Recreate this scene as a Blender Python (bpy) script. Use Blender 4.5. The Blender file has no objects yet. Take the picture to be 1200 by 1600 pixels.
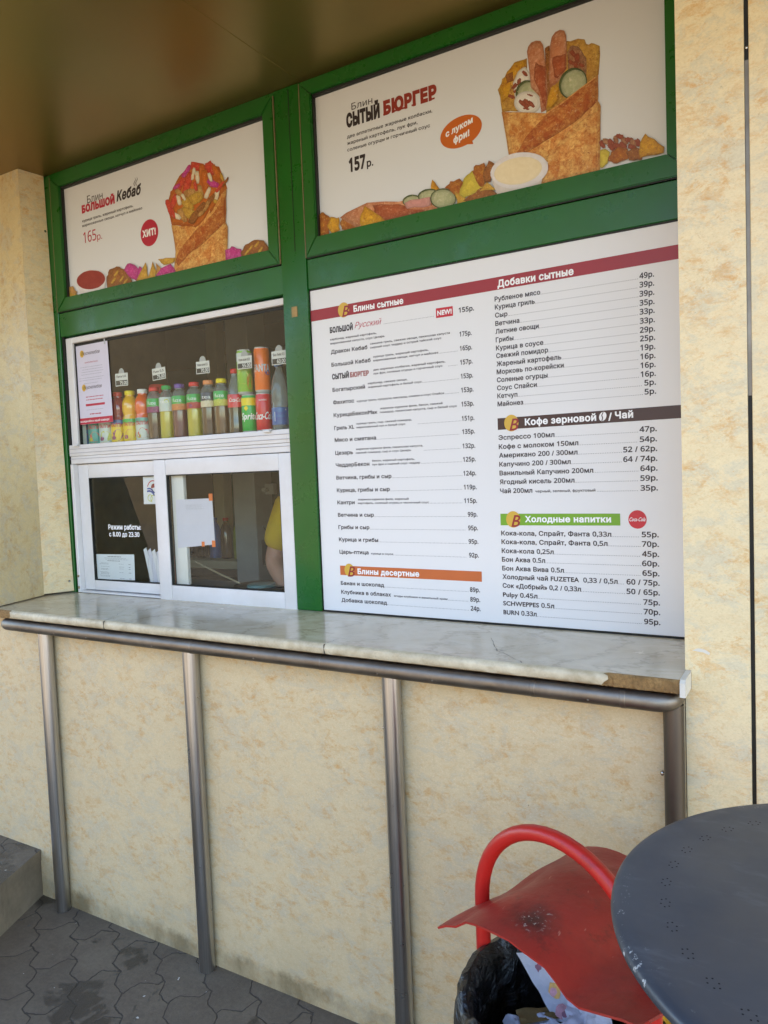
import bpy, bmesh, math, random
from mathutils import Vector, Matrix, noise
from mathutils.geometry import delaunay_2d_cdt
C = bpy.context.scene.collection
sc = bpy.context.scene
R = math.radians
# ------------------------------------------------------------------ camera, sky, sun, exposure
cam_d = bpy.data.cameras.new('camera'); cam = bpy.data.objects.new('camera', cam_d); C.objects.link(cam)
cam_d.sensor_fit = 'VERTICAL'; cam_d.sensor_height = 24.0; cam_d.sensor_width = 24.0
cam_d.lens = 24.0 * 1175 / 1600; cam_d.clip_start = 0.05; cam_d.clip_end = 1000
RX, DN, FW = (0.8593, 0.5100, -0.0393), (-0.0041, -0.0699, -0.9976), (-0.5115, 0.8573, -0.0580)
rx, dn = Vector(RX).normalized(), Vector(DN)
fw = rx.cross(dn).normalized(); dn = fw.cross(rx).normalized()
cam.matrix_world = Matrix(((rx.x, -dn.x, -fw.x, 0), (rx.y, -dn.y, -fw.y, 0), (rx.z, -dn.z, -fw.z, 1.60), (0, 0, 0, 1)))
sc.camera = cam
SUN_EL, SUN_AZ = 58.0, 70.0            # azimuth clockwise from +Y: the sun stands behind and to the right of the kiosk
world = bpy.data.worlds.new('World'); sc.world = world; world.use_nodes = True
wn = world.node_tree; wn.nodes.clear()
sky = wn.nodes.new('ShaderNodeTexSky'); sky.sky_type = 'NISHITA'; sky.sun_disc = False
sky.sun_elevation = R(SUN_EL); sky.sun_rotation = R(SUN_AZ)
bg = wn.nodes.new('ShaderNodeBackground'); bg.inputs['Strength'].default_value = 0.13
wo = wn.nodes.new('ShaderNodeOutputWorld')
wn.links.new(sky.outputs['Color'], bg.inputs['Color']); wn.links.new(bg.outputs['Background'], wo.inputs['Surface'])
sun_d = bpy.data.lights.new('sun', 'SUN'); sun_d.energy = 4.5; sun_d.angle = R(0.5); sun_d.color = (1.0, 0.965, 0.91)
sun = bpy.data.objects.new('sun', sun_d); C.objects.link(sun)
sd = Vector((math.sin(R(SUN_AZ)) * math.cos(R(SUN_EL)), math.cos(R(SUN_AZ)) * math.cos(R(SUN_EL)), math.sin(R(SUN_EL))))
sun.rotation_euler = sd.to_track_quat('Z', 'Y').to_euler()
sc.view_settings.view_transform = 'Standard'; sc.view_settings.look = 'None'
sc.view_settings.exposure = 2.78; sc.view_settings.gamma = 1.0
sc.cycles.max_bounces = 10; sc.cycles.diffuse_bounces = 5; sc.cycles.glossy_bounces = 4
sc.cycles.transparent_max_bounces = 12; sc.cycles.use_denoising = True
sc.cycles.caustics_reflective = False; sc.cycles.caustics_refractive = False

# ------------------------------------------------------------------ materials
def lin(h):
    if isinstance(h, str):
        h = [int(h[i:i + 2], 16) / 255 for i in (0, 2, 4)]
    return tuple((c / 12.92 if c <= 0.04045 else ((c + 0.055) / 1.055) ** 2.4) for c in h) + (1.0,)
MATS = {}
class NT:
    """small node-tree helper"""
    def __init__(s, name):
        s.m = bpy.data.materials.new(name); s.m.use_nodes = True; s.t = s.m.node_tree
        s.b = s.t.nodes['Principled BSDF']; s.out = s.t.nodes['Material Output']
        s.tc = s.t.nodes.new('ShaderNodeTexCoord')
        MATS[name] = s.m
    def n(s, kind, **kw):
        x = s.t.nodes.new(kind)
        for k, v in kw.items(): setattr(x, k, v)
        return x
    def l(s, a, b): s.t.links.new(a, b)
    def vec(s, scale=(1, 1, 1), coord='Object', rot=(0, 0, 0)):
        mp = s.n('ShaderNodeMapping'); mp.inputs['Scale'].default_value = scale; mp.inputs['Rotation'].default_value = rot
        s.l(s.tc.outputs[coord], mp.inputs['Vector']); return mp.outputs['Vector']
    def noise(s, scale, detail=6, rough=0.6, v=None, dist=0.0):
        x = s.n('ShaderNodeTexNoise'); x.inputs['Scale'].default_value = scale; x.inputs['Detail'].default_value = detail
        x.inputs['Roughness'].default_value = rough; x.inputs['Distortion'].default_value = dist
        s.l(v if v is not None else s.tc.outputs['Object'], x.inputs['Vector']); return x.outputs['Fac']
    def ramp(s, fac, stops, interp='LINEAR'):
        x = s.n('ShaderNodeValToRGB'); x.color_ramp.interpolation = interp
        e = x.color_ramp.elements
        while len(e) < len(stops): e.new(0.5)
        for i, (p, c) in enumerate(stops):
            e[i].position = p; e[i].color = c if isinstance(c, tuple) and len(c) == 4 else ((c, c, c, 1) if not isinstance(c, str) else lin(c))
        s.l(fac, x.inputs['Fac']); return x.outputs['Color']
    def mix(s, fac, a, b, mode='MIX'):
        x = s.n('ShaderNodeMix', data_type='RGBA', blend_type=mode)
        for sock, val in ((x.inputs[0], fac), (x.inputs[6], a), (x.inputs[7], b)):
            if isinstance(val, (int, float)): sock.default_value = val
            elif isinstance(val, tuple): sock.default_value = val
            else: s.l(val, sock)
        return x.outputs[2]
    def math(s, op, a, b=0.0, c=None):
        x = s.n('ShaderNodeMath', operation=op)
        for i, val in enumerate((a, b, c)):
            if val is None: continue
            if isinstance(val, (int, float)): x.inputs[i].default_value = val
            else: s.l(val, x.inputs[i])
        return x.outputs[0]
    def bump(s, h, strength=0.2, dist=0.01):
        x = s.n('ShaderNodeBump'); x.inputs['Strength'].default_value = strength; x.inputs['Distance'].default_value = dist
        s.l(h, x.inputs['Height']); s.l(x.outputs['Normal'], s.b.inputs['Normal'])
    def set(s, **kw):
        for k, v in kw.items():
            i = s.b.inputs[k.replace('_', ' ')]
            if isinstance(v, (int, float, tuple)): i.default_value = v
            else: s.l(v, i)
        return s.m

def plain(name, col, rough=0.5, var=0.08, nscale=9.0, **kw):
    """one colour with a slight procedural unevenness"""
    t = NT(name); c = lin(col) if isinstance(col, str) else col
    a = tuple(max(0, x * (1 - var)) for x in c[:3]) + (1,); b = tuple(min(1, x * (1 + var)) for x in c[:3]) + (1,)
    f = t.noise(nscale, 5, 0.6)
    t.set(Base_Color=t.ramp(f, [(0.3, a), (0.7, b)]), Roughness=rough, **kw)
    return t.m

# pale stone-look laminate panels
def stone_panel(name, vscale=(1, 1, 1), pale='e4cfa2', blotch='d09a4e', cool='d4c7a6', seed=0.0):
    t = NT(name)
    mp = t.n('ShaderNodeMapping'); mp.inputs['Scale'].default_value = (vscale[0] * .8, vscale[1] * .8, vscale[2] * 1.25); mp.inputs['Location'].default_value = (seed, seed * .7, seed * 1.3)
    mp.inputs['Rotation'].default_value = (0, R(22), 0)
    t.l(t.tc.outputs['Object'], mp.inputs['Vector']); v = mp.outputs['Vector']; grit = t.noise(230, 6, 0.8, v)
    big = t.noise(7, 8, 0.68, v, 0.6); mid = t.noise(27, 12, 0.80, v, 0.35); fine = t.noise(55, 8, 0.8, v, 0.3); cl = t.noise(14, 11, 0.80, v, 0.5)
    c = t.mix(t.ramp(cl, [(0.49, 0.0), (0.56, 0.85)]), lin(pale), lin(cool))
    m = t.math('MULTIPLY', t.ramp(mid, [(0.49, 0.0), (0.59, 0.85)]), t.ramp(big, [(0.38, 0.15), (0.56, 1.0)]))
    m2 = t.math('MULTIPLY', m, t.ramp(fine, [(0.36, 0.25), (0.60, 1.0)]))
    c = t.mix(m2, c, lin(blotch))
    spots = t.noise(26, 10, 0.85, v, 2.2)
    c = t.mix(t.ramp(spots, [(0.56, 0.0), (0.66, 0.42)]), c, lin('a9855a'))
    c = t.mix(t.ramp(fine, [(0.38, 0.12), (0.55, 0.0)]), c, lin('8f8469'))
    sp2 = t.noise(140, 3, 0.6, v)
    c = t.mix(t.ramp(sp2, [(0.70, 0.0), (0.76, 0.5)]), c, lin('86704d'))
    c = t.mix(t.ramp(grit, [(0.30, 0.28), (0.48, 0.0)]), c, lin('9b8658')); c = t.mix(t.ramp(grit, [(0.54, 0.0), (0.70, 0.35)]), c, lin('efe4c6'))
    t.set(Base_Color=c, Roughness=t.ramp(mid, [(0.3, 0.34), (0.7, 0.48)]))
    t.bump(fine, 0.05, 0.002)
    return t
stone_panel('stone_laminate')
stone_panel('stone_laminate_column', seed=3.1)
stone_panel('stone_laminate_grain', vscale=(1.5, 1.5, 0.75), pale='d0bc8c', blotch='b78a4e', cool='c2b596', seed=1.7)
# lower wall: the same laminate, with splash dirt near the ground
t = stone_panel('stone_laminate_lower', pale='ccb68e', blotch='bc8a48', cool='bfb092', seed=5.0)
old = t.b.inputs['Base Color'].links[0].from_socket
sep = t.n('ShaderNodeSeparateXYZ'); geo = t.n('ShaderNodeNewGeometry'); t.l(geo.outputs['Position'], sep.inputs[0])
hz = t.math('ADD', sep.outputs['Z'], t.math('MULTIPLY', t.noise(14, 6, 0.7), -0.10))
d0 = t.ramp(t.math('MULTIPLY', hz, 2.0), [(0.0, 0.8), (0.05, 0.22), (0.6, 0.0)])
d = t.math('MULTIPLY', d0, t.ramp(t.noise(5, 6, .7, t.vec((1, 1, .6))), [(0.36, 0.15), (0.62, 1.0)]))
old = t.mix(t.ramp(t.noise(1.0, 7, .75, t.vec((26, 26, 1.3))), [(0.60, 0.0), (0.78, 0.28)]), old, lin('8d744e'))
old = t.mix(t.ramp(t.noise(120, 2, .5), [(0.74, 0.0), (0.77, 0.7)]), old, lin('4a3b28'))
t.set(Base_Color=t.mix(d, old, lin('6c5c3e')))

# green lacquered aluminium
t = NT('green_paint')
sc1 = t.noise(38, 9, 0.75, t.vec((1, 1, 0.15)), 0.3)
c = t.mix(t.ramp(t.noise(3, 4), [(0.3, 0.0), (0.7, 1.0)]), lin('0e5212'), lin('135f17'))
c = t.mix(t.ramp(sc1, [(0.72, 0.0), (0.76, 0.6)]), c, lin('5f7a4a'))
c = t.mix(t.ramp(t.noise(7, 9, .75), [(0.56, 0.0), (0.80, 0.05)]), c, lin('2a3d1c'))
t.set(Base_Color=c, Roughness=t.ramp(t.noise(9, 7, .7), [(0.3, 0.22), (0.75, 0.42)])); t.bump(t.noise(5, 2), 0.05, 0.01)
t = NT('white_lacquer')
c = t.mix(t.ramp(t.noise(5, 6, .7), [(0.35, 0.0), (0.75, 1.0)]), lin('dfdcda'), lin('d2cdc8'))
c = t.mix(t.ramp(t.noise(26, 8, .75, t.vec((1, 1, .3))), [(0.66, 0.0), (0.78, 0.5)]), c, lin('a8a094'))
t.set(Base_Color=c, Roughness=0.33)
plain('black_gasket', '16150f', 0.6, 0.3); plain('brass_seam', '7a6a48', 0.6, 0.2, 60); plain('tan_tape', 'a58656', 0.7, 0.25, 60)
# printed boards
t = NT('board_print'); t.set(Base_Color=t.mix(t.noise(2.2, 3), lin('dcdad8'), lin('e2e0de')), Roughness=0.32); t.bump(t.noise(3, 1), 0.02, 0.02)
t = NT('poster_print'); t.set(Base_Color=t.mix(t.noise(2.2, 3), lin('d9dadb'), lin('dfe0e0')), Roughness=0.36)
# ceiling: bronze composite panels, softly reflecting
t = NT('bronze_panel')
c = t.mix(t.ramp(t.noise(1.1, 3, .5), [(0.35, 0.0), (0.65, 1.0)]), lin('7d723c'), lin('866f38'))
t.set(Base_Color=c, Roughness=0.34, Metallic=0.7); t.bump(t.noise(2.0, 2), 0.04, 0.03)
plain('dark_groove', '1c170f', 0.8)
# steel
t = NT('brushed_steel')
v = t.vec((160, 160, 1.5)); g = t.noise(1.0, 4, .7, v)
c = t.mix(t.ramp(g, [(0.3, 0.0), (0.7, 1.0)]), lin('a3a2a0'), lin('c6c4c1'))
c = t.mix(t.ramp(t.noise(9, 8, .75), [(0.60, 0.0), (0.80, 0.12)]), c, lin('6c645a'))
t.set(Base_Color=c, Metallic=1.0, Roughness=t.ramp(t.noise(12, 6), [(0.3, 0.27), (0.7, 0.30)]), Anisotropic=0.3)
t = NT('dull_steel')
c = t.mix(t.ramp(t.noise(7, 8, .7), [(0.35, 0.0), (0.7, 1.0)]), lin('736b61'), lin('8d857a'))
t.set(Base_Color=c, Metallic=1.0, Roughness=t.ramp(t.noise(12, 6), [(0.3, 0.38), (0.7, 0.55)]))
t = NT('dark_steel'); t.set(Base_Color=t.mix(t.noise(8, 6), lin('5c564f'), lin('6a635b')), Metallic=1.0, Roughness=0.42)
plain('bright_screw', 'b9b6ae', 0.25, 0.1, Metallic=1.0)
# counter
t = NT('marble_laminate')
v = t.vec((1, 1.6, 1)); a = t.noise(3.2, 10, .72, v, 1.6); b = t.noise(16, 9, .75, v, 1.0)
c = t.mix(t.ramp(a, [(0.36, 0.0), (0.64, 1.0)]), lin('bfae8e'), lin('dacdb2'))
c = t.mix(t.ramp(b, [(0.54, 0.0), (0.70, 0.45)]), c, lin('93805f'))
w_ = t.n('ShaderNodeTexWave'); w_.inputs['Scale'].default_value = 1.6; w_.inputs['Distortion'].default_value = 14; w_.inputs['Detail'].default_value = 6; w_.inputs['Detail Roughness'].default_value = .7
t.l(v, w_.inputs['Vector'])
c = t.mix(t.ramp(w_.outputs['Fac'], [(0.0, 0.35), (0.06, 0.0)]), c, lin('7a6748'))
t.set(Base_Color=c, Roughness=t.ramp(t.noise(8, 8, .7), [(0.3, 0.10), (0.75, 0.30)]), Specular_IOR_Level=0.6); t.bump(b, 0.03, 0.002)
t = NT('worn_edge')
c = t.mix(t.ramp(t.noise(18, 8, .75), [(0.35, 0.0), (0.65, 1.0)]), lin('d2c5a8'), lin('ab9b7c'))
c = t.mix(t.ramp(t.noise(60, 6, .8), [(0.60, 0.0), (0.72, 0.8)]), c, lin('786a55'))
t.set(Base_Color=c, Roughness=0.5)
t = NT('chipboard')
c = t.mix(t.ramp(t.noise(120, 6, .8), [(0.35, 0.0), (0.65, 1.0)]), lin('6a4f2c'), lin('a07d4c')); c = t.mix(t.ramp(t.noise(30, 6), [(0.5, 0.0), (0.7, 0.7)]), c, lin('3d2c18'))
t.set(Base_Color=c, Roughness=0.9); t.bump(t.noise(120, 6, .8), 0.5, 0.004)
plain('end_white', 'd6cfc0', 0.5); plain('crack_dirt', '4a4236', 0.9, 0.3, 80)
# ground
t = NT('paver')
v = t.vec((1, 1, 1), rot=(0, 0, R(38)))
sx = t.n('ShaderNodeSeparateXYZ'); t.l(v, sx.inputs[0])
nzp = t.math('MULTIPLY', t.math('SUBTRACT', t.noise(9, 4), 0.5), 0.045)
jx = t.math('MULTIPLY', t.math('PINGPONG', sx.outputs['Y'], 0.055), 0.55)
jy = t.math('MULTIPLY', t.math('PINGPONG', sx.outputs['X'], 0.055), 0.45)
cx = t.n('ShaderNodeCombineXYZ'); t.l(t.math('ADD', t.math('ADD', sx.outputs['X'], jx), nzp), cx.inputs[0]); t.l(t.math('ADD', t.math('ADD', sx.outputs['Y'], jy), nzp), cx.inputs[1])
br = t.n('ShaderNodeTexBrick'); br.inputs['Scale'].default_value = 1.0; br.inputs['Brick Width'].default_value = 0.23; br.inputs['Row Height'].default_value = 0.13
br.inputs['Mortar Size'].default_value = 0.003; br.inputs['Mortar Smooth'].default_value = 0.5; br.inputs['Bias'].default_value = 0.0
br.inputs['Color1'].default_value = lin('6c6150'); br.inputs['Color2'].default_value = lin('786b58'); br.inputs['Mortar'].default_value = lin('3a352d')
t.l(cx.outputs[0], br.inputs['Vector'])
c = t.mix(t.ramp(t.noise(6, 9, .75), [(0.35, 0.0), (0.7, 0.7)]), br.outputs['Color'], lin('57493a'))
c = t.mix(t.ramp(t.noise(70, 6, .8), [(0.4, 0.25), (0.6, 0.0)]), c, lin('383027'))
wet = t.ramp(t.noise(3.2, 7, .68, None, 0.5), [(0.565, 0.0), (0.59, 1.0)])
c = t.mix(t.math('MULTIPLY', wet, 0.75), c, lin('2a2622'))
c = t.mix(t.ramp(t.noise(38, 3, .5), [(0.735, 0.0), (0.755, 0.9)]), c, lin('c9c5bb'))
t.set(Base_Color=c, Roughness=t.mix(wet, (0.85, 0.85, 0.85, 1), (0.35, 0.35, 0.35, 1)))
hh = t.math('ADD', t.math('MULTIPLY', br.outputs['Fac'], -1.0), t.math('MULTIPLY', t.noise(60, 6, .8), 0.4)); t.bump(hh, 0.7, 0.008)
t = NT('concrete')
c = t.mix(t.ramp(t.noise(6, 9, .72), [(0.35, 0.0), (0.68, 1.0)]), lin('8a7d66'), lin('6c604e')); c = t.mix(t.ramp(t.noise(14, 8, .7, t.vec((1, 1, .25))), [(0.55, 0.0), (0.75, 0.6)]), c, lin('4f463a'))
t.set(Base_Color=c, Roughness=0.9); t.bump(t.noise(70, 6, .75), 0.25, 0.004)
# bin, table, bag
t = NT('red_sheet')
nz = t.noise(7, 8, .7)
c = t.mix(t.ramp(nz, [(0.3, 0.0), (0.7, 1.0)]), lin('a52a20'), lin('8f231a'))
c = t.mix(t.ramp(t.noise(16, 9, .78), [(0.55, 0.0), (0.74, 0.8)]), c, lin('4a1a14'))
gp = t.n('ShaderNodeNewGeometry'); vm = t.n('ShaderNodeVectorMath', operation='DISTANCE'); t.l(gp.outputs['Position'], vm.inputs[0]); vm.inputs[1].default_value = (-0.455, 1.220, 0.79)
dd = t.math('ADD', vm.outputs['Value'], t.math('MULTIPLY', t.noise(26, 8, .75), 0.07))
c = t.mix(t.ramp(dd, [(0.038, 0.95), (0.062, 0.5), (0.095, 0.0)]), c, lin('1b1714'))
ash = t.math('MULTIPLY', t.ramp(t.noise(95, 5, .7), [(0.58, 0.0), (0.62, 1.0)]), t.ramp(dd, [(0.05, 1.0), (0.075, 0.0)]))
c = t.mix(ash, c, lin('b5aea2'))
c = t.mix(t.ramp(t.noise(3.4, 4, .6), [(0.52, 0.0), (0.72, 0.55)]), c, lin('3c1a15'))
c = t.mix(t.ramp(t.noise(60, 3, .6, t.vec((1, .25, 1))), [(0.70, 0.0), (0.73, 0.7)]), c, lin('c07a66'))
t.set(Base_Color=c, Roughness=t.ramp(nz, [(0.3, 0.38), (0.7, 0.55)])); t.bump(t.noise(7, 6, .6), 0.35, 0.02)
t = NT('red_tube'); t.set(Base_Color=t.mix(t.ramp(t.noise(20, 8, .75), [(0.55, 0.0), (0.8, 0.8)]), lin('b5241d'), lin('701a14')), Roughness=0.35)
t = NT('table_paint')
geo = t.n('ShaderNodeNewGeometry'); rad = t.n('ShaderNodeVectorMath', operation='DISTANCE'); t.l(geo.outputs['Position'], rad.inputs[0]); rad.inputs[1].default_value = (0.094, 1.009, 1.05)
c = t.mix(t.ramp(t.noise(5, 8, .7), [(0.3, 0.0), (0.7, 1.0)]), lin('33373e'), lin('3b4047'))
c = t.mix(t.ramp(t.noise(9, 9, .75, t.vec((1, 3, 1), rot=(0, 0, .6))), [(0.56, 0.0), (0.80, 0.35)]), c, lin('6c7177'))
edge = t.ramp(rad.outputs['Value'], [(0.318, 0.0), (0.345, 1.0)])
chips = t.math('MULTIPLY', t.ramp(t.noise(55, 6, .75), [(0.60, 0.0), (0.64, 1.0)]), edge)
patch = t.ramp(t.noise(5, 3), [(0.42, 0.0), (0.52, 1.0)])
c = t.mix(t.math('MULTIPLY', chips, patch), c, lin('b9bab6'))
c = t.mix(t.ramp(t.noise(80, 4, .6), [(0.745, 0.0), (0.765, 0.8)]), c, lin('b4b2ac'))
c = t.mix(t.ramp(t.noise(34, 5, .6, t.vec((1, 1, 1), rot=(0, 0, 2))), [(0.75, 0.0), (0.775, 0.8)]), c, lin('9a6a3c'))
t.set(Base_Color=c, Roughness=t.ramp(t.noise(12, 6), [(0.3, 0.32), (0.7, 0.5)])); t.bump(t.noise(4, 2), 0.03, 0.02)
t = NT('black_film'); t.set(Base_Color=lin('0d0c0c'), Roughness=0.28, Specular_IOR_Level=0.6); t.bump(t.noise(13, 5, .6, None, 2.5), 0.6, 0.02)
plain('black_hole', '050505', 0.9); plain('bucket_grey', '3a3a3a', 0.6)
t = NT('wrapper_paper'); t.set(Base_Color=t.mix(t.noise(9, 5), lin('dcdde6'), lin('cfd0dc')), Roughness=0.55); t.bump(t.noise(11, 6, .7), 0.4, 0.01)
plain('wrapper_pink', 'b07d86', 0.6, 0.4, 60); plain('wrapper_ochre', 'b48a48', 0.6, 0.4, 60); plain('wrapper_plum', '7c4a5c', 0.6, 0.4, 60)
plain('card_brown', '8c7344', 0.8, 0.3, 30); t = NT('yellow_film'); t.set(Base_Color=t.mix(t.noise(8, 6), lin('d9a916'), lin('b98708')), Roughness=0.4); t.bump(t.noise(16, 6, .7), 0.8, 0.02)
t = NT('light_block_beige'); t.set(Base_Color=t.mix(t.noise(1.5, 6), lin('b89f7c'), lin('a38a68')), Roughness=0.85); plain('facade_glass', '2a2c30', 0.2)
# inks
for nm, h in dict(ink_black='2a2022', ink_grey='8b8688', ink_red='8e1f27', ink_crimson='b3223a', ink_band_red='96232b', ink_brick='8f2f22', ink_brown='3c211b', ink_orange='c2641f',
                  ink_terracotta='c0622f', ink_green='6fa024', ink_gold='cfa63c', ink_white='efedeb', ink_bubble='c4621c', ink_soda='c01f30', ink_blue='2f4a9c', ink_pale='cfd4dd').items():
    plain(nm, h, 0.4, 0.04)
def food(name, a, b, c=None, scale=60, lo=0.4, hi=0.62):
    """a printed food colour in four tones, dark rim to light middle, as in the printed photograph"""
    for k, gain in enumerate((0.94, 0.97, 1.0, 1.02) if 'cup' in name or name in ('mayo', 'ketchup') else (0.70, 0.88, 1.0, 1.12)):
        t = NT('print_%s_%d' % (name, k)); n = t.noise(scale, 9, .8, None, 0.6)
        g_ = lambda h: tuple(min(1, x * gain) for x in lin(h)[:3]) + (1,)
        col = t.ramp(n, [(lo, g_(a)), (hi, g_(b))])
        if c: col = t.mix(t.ramp(t.noise(scale * 2.2, 8, .85), [(0.50, 0.0), (0.62, 0.9)]), col, g_(c))
        vo = t.n('ShaderNodeTexVoronoi'); vo.inputs['Scale'].default_value = scale * 3.2; t.l(t.tc.outputs['Object'], vo.inputs['Vector'])
        col = t.mix(t.ramp(vo.outputs['Distance'], [(0.25, 0.0), (0.6, 0.35)]), col, g_(b))
        col = t.mix(t.ramp(t.noise(scale * 3, 4, .7), [(0.60, 0.0), (0.70, 0.35 if name not in ('ketchup', 'mayo', 'white_cup', 'cup_clear') else 0.0)]), col, lin('f4dca8'))
        t.set(Base_Color=col, Roughness=0.42)
food('crepe', 'e2b568', 'c07430', '94420f', 34, .44, .60); food('crepe_dark', 'd69c50', 'a44f1a', '7a300a', 44, .36, .56); food('crepe_pale', 'd8ac4c', 'a8742e', '7d4a20', 36)
food('brown', '7a4420', 'a5692f', '52280f', 60); food('red', 'b3322c', 'd4553a', '8c2020', 50); food('orange', 'd27a2c', 'b4561e', None, 50); food('cream', 'e6dcc6', 'cfbd97', None, 60)
food('magenta', 'c43c8c', 'a8246c', 'dd7ab4', 45); food('tan', 'd1a664', 'a8753a', '7c4a20', 60); food('gold', 'd6b04c', 'b3842e', '8f5a20', 50); food('ketchup', '9a3a30', '8a2a26', None, 40)
food('white_cup', 'e4dedb', 'd6cecb', None, 20); food('cup_clear', 'd8cdc2', 'cabfb6', None, 20); food('mayo', 'ead9b4', 'e2cfa6', None, 30); food('onion', 'b98a63', '8a5738', '60361f', 70)
food('bacon', '9a4a2c', '7c3420', 'b0664a', 80); food('potato', 'd9a92c', 'b9791c', '8f4f16', 40, .4, .7); food('sauce', 'e4ddd2', 'd5cbb9', None, 30); food('pickle', 'b4b089', '9aa075', 'c8c4a4', 35)
food('pickle_rim', '5f6a3a', '46522a', None, 60); food('sausage', 'cc9068', 'b0663e', 'e0ac8c', 34); food('sausage_dark', 'ac5a34', '934222', 'c88258', 34); food('lime', 'd2c04a', 'b9a034', None, 50)
food('rust', 'b06a24', '8c4416', 'd19a3c', 45); food('pink', 'd09a90', 'c0857c', None, 30); food('berry', '9c3a72', '6c2a5a', 'c86a98', 70); food('citrus', 'cfc94a', 'a8b03a', 'e4dc86', 60); food('strawberry', 'c42f2c', '9c1f20', 'e0564a', 60)
food('peach', 'd98a4c', 'c4702f', 'e0a45c', 60); food('grapefruit', 'd5604c', 'c04438', 'e8947c', 50)
# glass and bottles
t = NT('window_glass')
gl = t.n('ShaderNodeBsdfGlossy'); gl.inputs['Roughness'].default_value = 0.01; gl.inputs['Color'].default_value = (.9, .95, .95, 1)
tr = t.n('ShaderNodeBsdfTransparent'); tr.inputs['Color'].default_value = (.95, .97, .95, 1)
fr = t.n('ShaderNodeFresnel'); fr.inputs['IOR'].default_value = 1.45
ms = t.n('ShaderNodeMixShader'); bk = t.n('ShaderNodeNewGeometry'); t.l(t.math('MULTIPLY', t.math('ADD', fr.outputs['Fac'], t.math('MULTIPLY', t.noise(3, 4), 0.01)), t.math('SUBTRACT', 1.0, bk.outputs['Backfacing'])), ms.inputs['Fac']); t.l(tr.outputs[0], ms.inputs[1]); t.l(gl.outputs[0], ms.inputs[2])
t.l(ms.outputs[0], t.out.inputs['Surface'])
def liquid(name, col, trans=0.25):
    t = NT(name); t.set(Base_Color=t.mix(t.noise(20, 2), lin(col), tuple(x * .85 for x in lin(col)[:3]) + (1,)), Roughness=0.06, Coat_Weight=1.0, Coat_Roughness=0.02)
for nm, c in dict(liq_cola='1c0f0a', liq_tea='3a1d12', liq_green='8d9a30', liq_plum='5a1f34', liq_lime='b4a82c', liq_brown='5b3a1e', liq_red='c42c20', liq_yellow='ecb41c', liq_orange='ea5c14', liq_multi='a02436', liq_blue='2f62b4').items(): liquid(nm, c)
t = NT('clear_plastic')
tr = t.n('ShaderNodeBsdfTransparent'); tr.inputs['Color'].default_value = (.78, .82, .82, 1)
gl = t.n('ShaderNodeBsdfGlossy'); gl.inputs['Roughness'].default_value = 0.06
df = t.n('ShaderNodeBsdfDiffuse'); df.inputs['Color'].default_value = (.55, .6, .6, 1)
m1 = t.n('ShaderNodeMixShader'); m1.inputs[0].default_value = 0.25; t.l(tr.outputs[0], m1.inputs[1]); t.l(df.outputs[0], m1.inputs[2])
fr = t.n('ShaderNodeLayerWeight'); fr.inputs['Blend'].default_value = 0.25
m2 = t.n('ShaderNodeMixShader'); t.l(t.math('ADD', fr.outputs['Fresnel'], t.math('MULTIPLY', t.noise(30, 3), 0.05)), m2.inputs[0]); t.l(m1.outputs[0], m2.inputs[1]); t.l(gl.outputs[0], m2.inputs[2]); t.l(m2.outputs[0], t.out.inputs['Surface'])
for nm, c in dict(cap_red='d42626', cap_green='22a04a', cap_purple='6c4aa0', cap_peach='e08c54', cap_yellow='ecd414', cap_white='e4e2de', cap_blue='2c5f9f', cup_red='cf3a2e').items(): plain(nm, c, 0.35, 0.05)
for nm, c in dict(can_orange='f07010', can_red='d81a26', can_green='12a83a', can_lemon='86b82e', can_top='b8b8b6', label_green='2aa83a', label_teal='4f9a8c', label_blue='2f5fa4', label_red='d42030', label_yellow='e0c01e', label_clear='c9cfc8', label_dark='2e2b36').items(): plain(nm, c, 0.3, 0.06, 30, Coat_Weight=0.3)
# interior
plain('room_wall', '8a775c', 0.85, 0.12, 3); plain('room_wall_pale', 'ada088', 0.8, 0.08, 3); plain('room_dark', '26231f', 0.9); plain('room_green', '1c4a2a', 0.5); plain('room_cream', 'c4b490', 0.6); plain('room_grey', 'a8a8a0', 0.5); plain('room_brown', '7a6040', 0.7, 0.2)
plain('worktop_grey', '7a7872', 0.4); plain('device_black', '151617', 0.35); plain('device_teal', '6f8f88', 0.4); plain('paper_white', 'e0dfe4', 0.7, 0.03); plain('paper_lilac', 'cfcad6', 0.7, 0.04); plain('paper_fine', '9a97a0', 0.7); plain('leaflet_red', 'a8303a', 0.6); plain('leaflet_white', 'dcd8dc', 0.6, 0.05); plain('leaflet_shade', 'a9a5ad', 0.6); plain('orange_tape', 'e0702c', 0.5)
t = NT('shirt_yellow'); t.set(Base_Color=t.mix(t.noise(14, 6), lin('d8b41c'), lin('c49c12')), Roughness=0.85); t.bump(t.noise(18, 5), 0.4, 0.01)
plain('apron_red', 'a83232', 0.85, 0.1, 30); plain('skin', 'c08f78', 0.55, 0.06, 30, Subsurface_Weight=0.1); plain('hair_brown', '3a281c', 0.6, 0.3, 60); plain('trousers_blue', '2d3446', 0.9)
plain('tag_white', 'd9d7d3', 0.5, 0.04); plain('tag_black', '1d1b1b', 0.5); plain('sucker', 'a8a8a8', 0.3)

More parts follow.
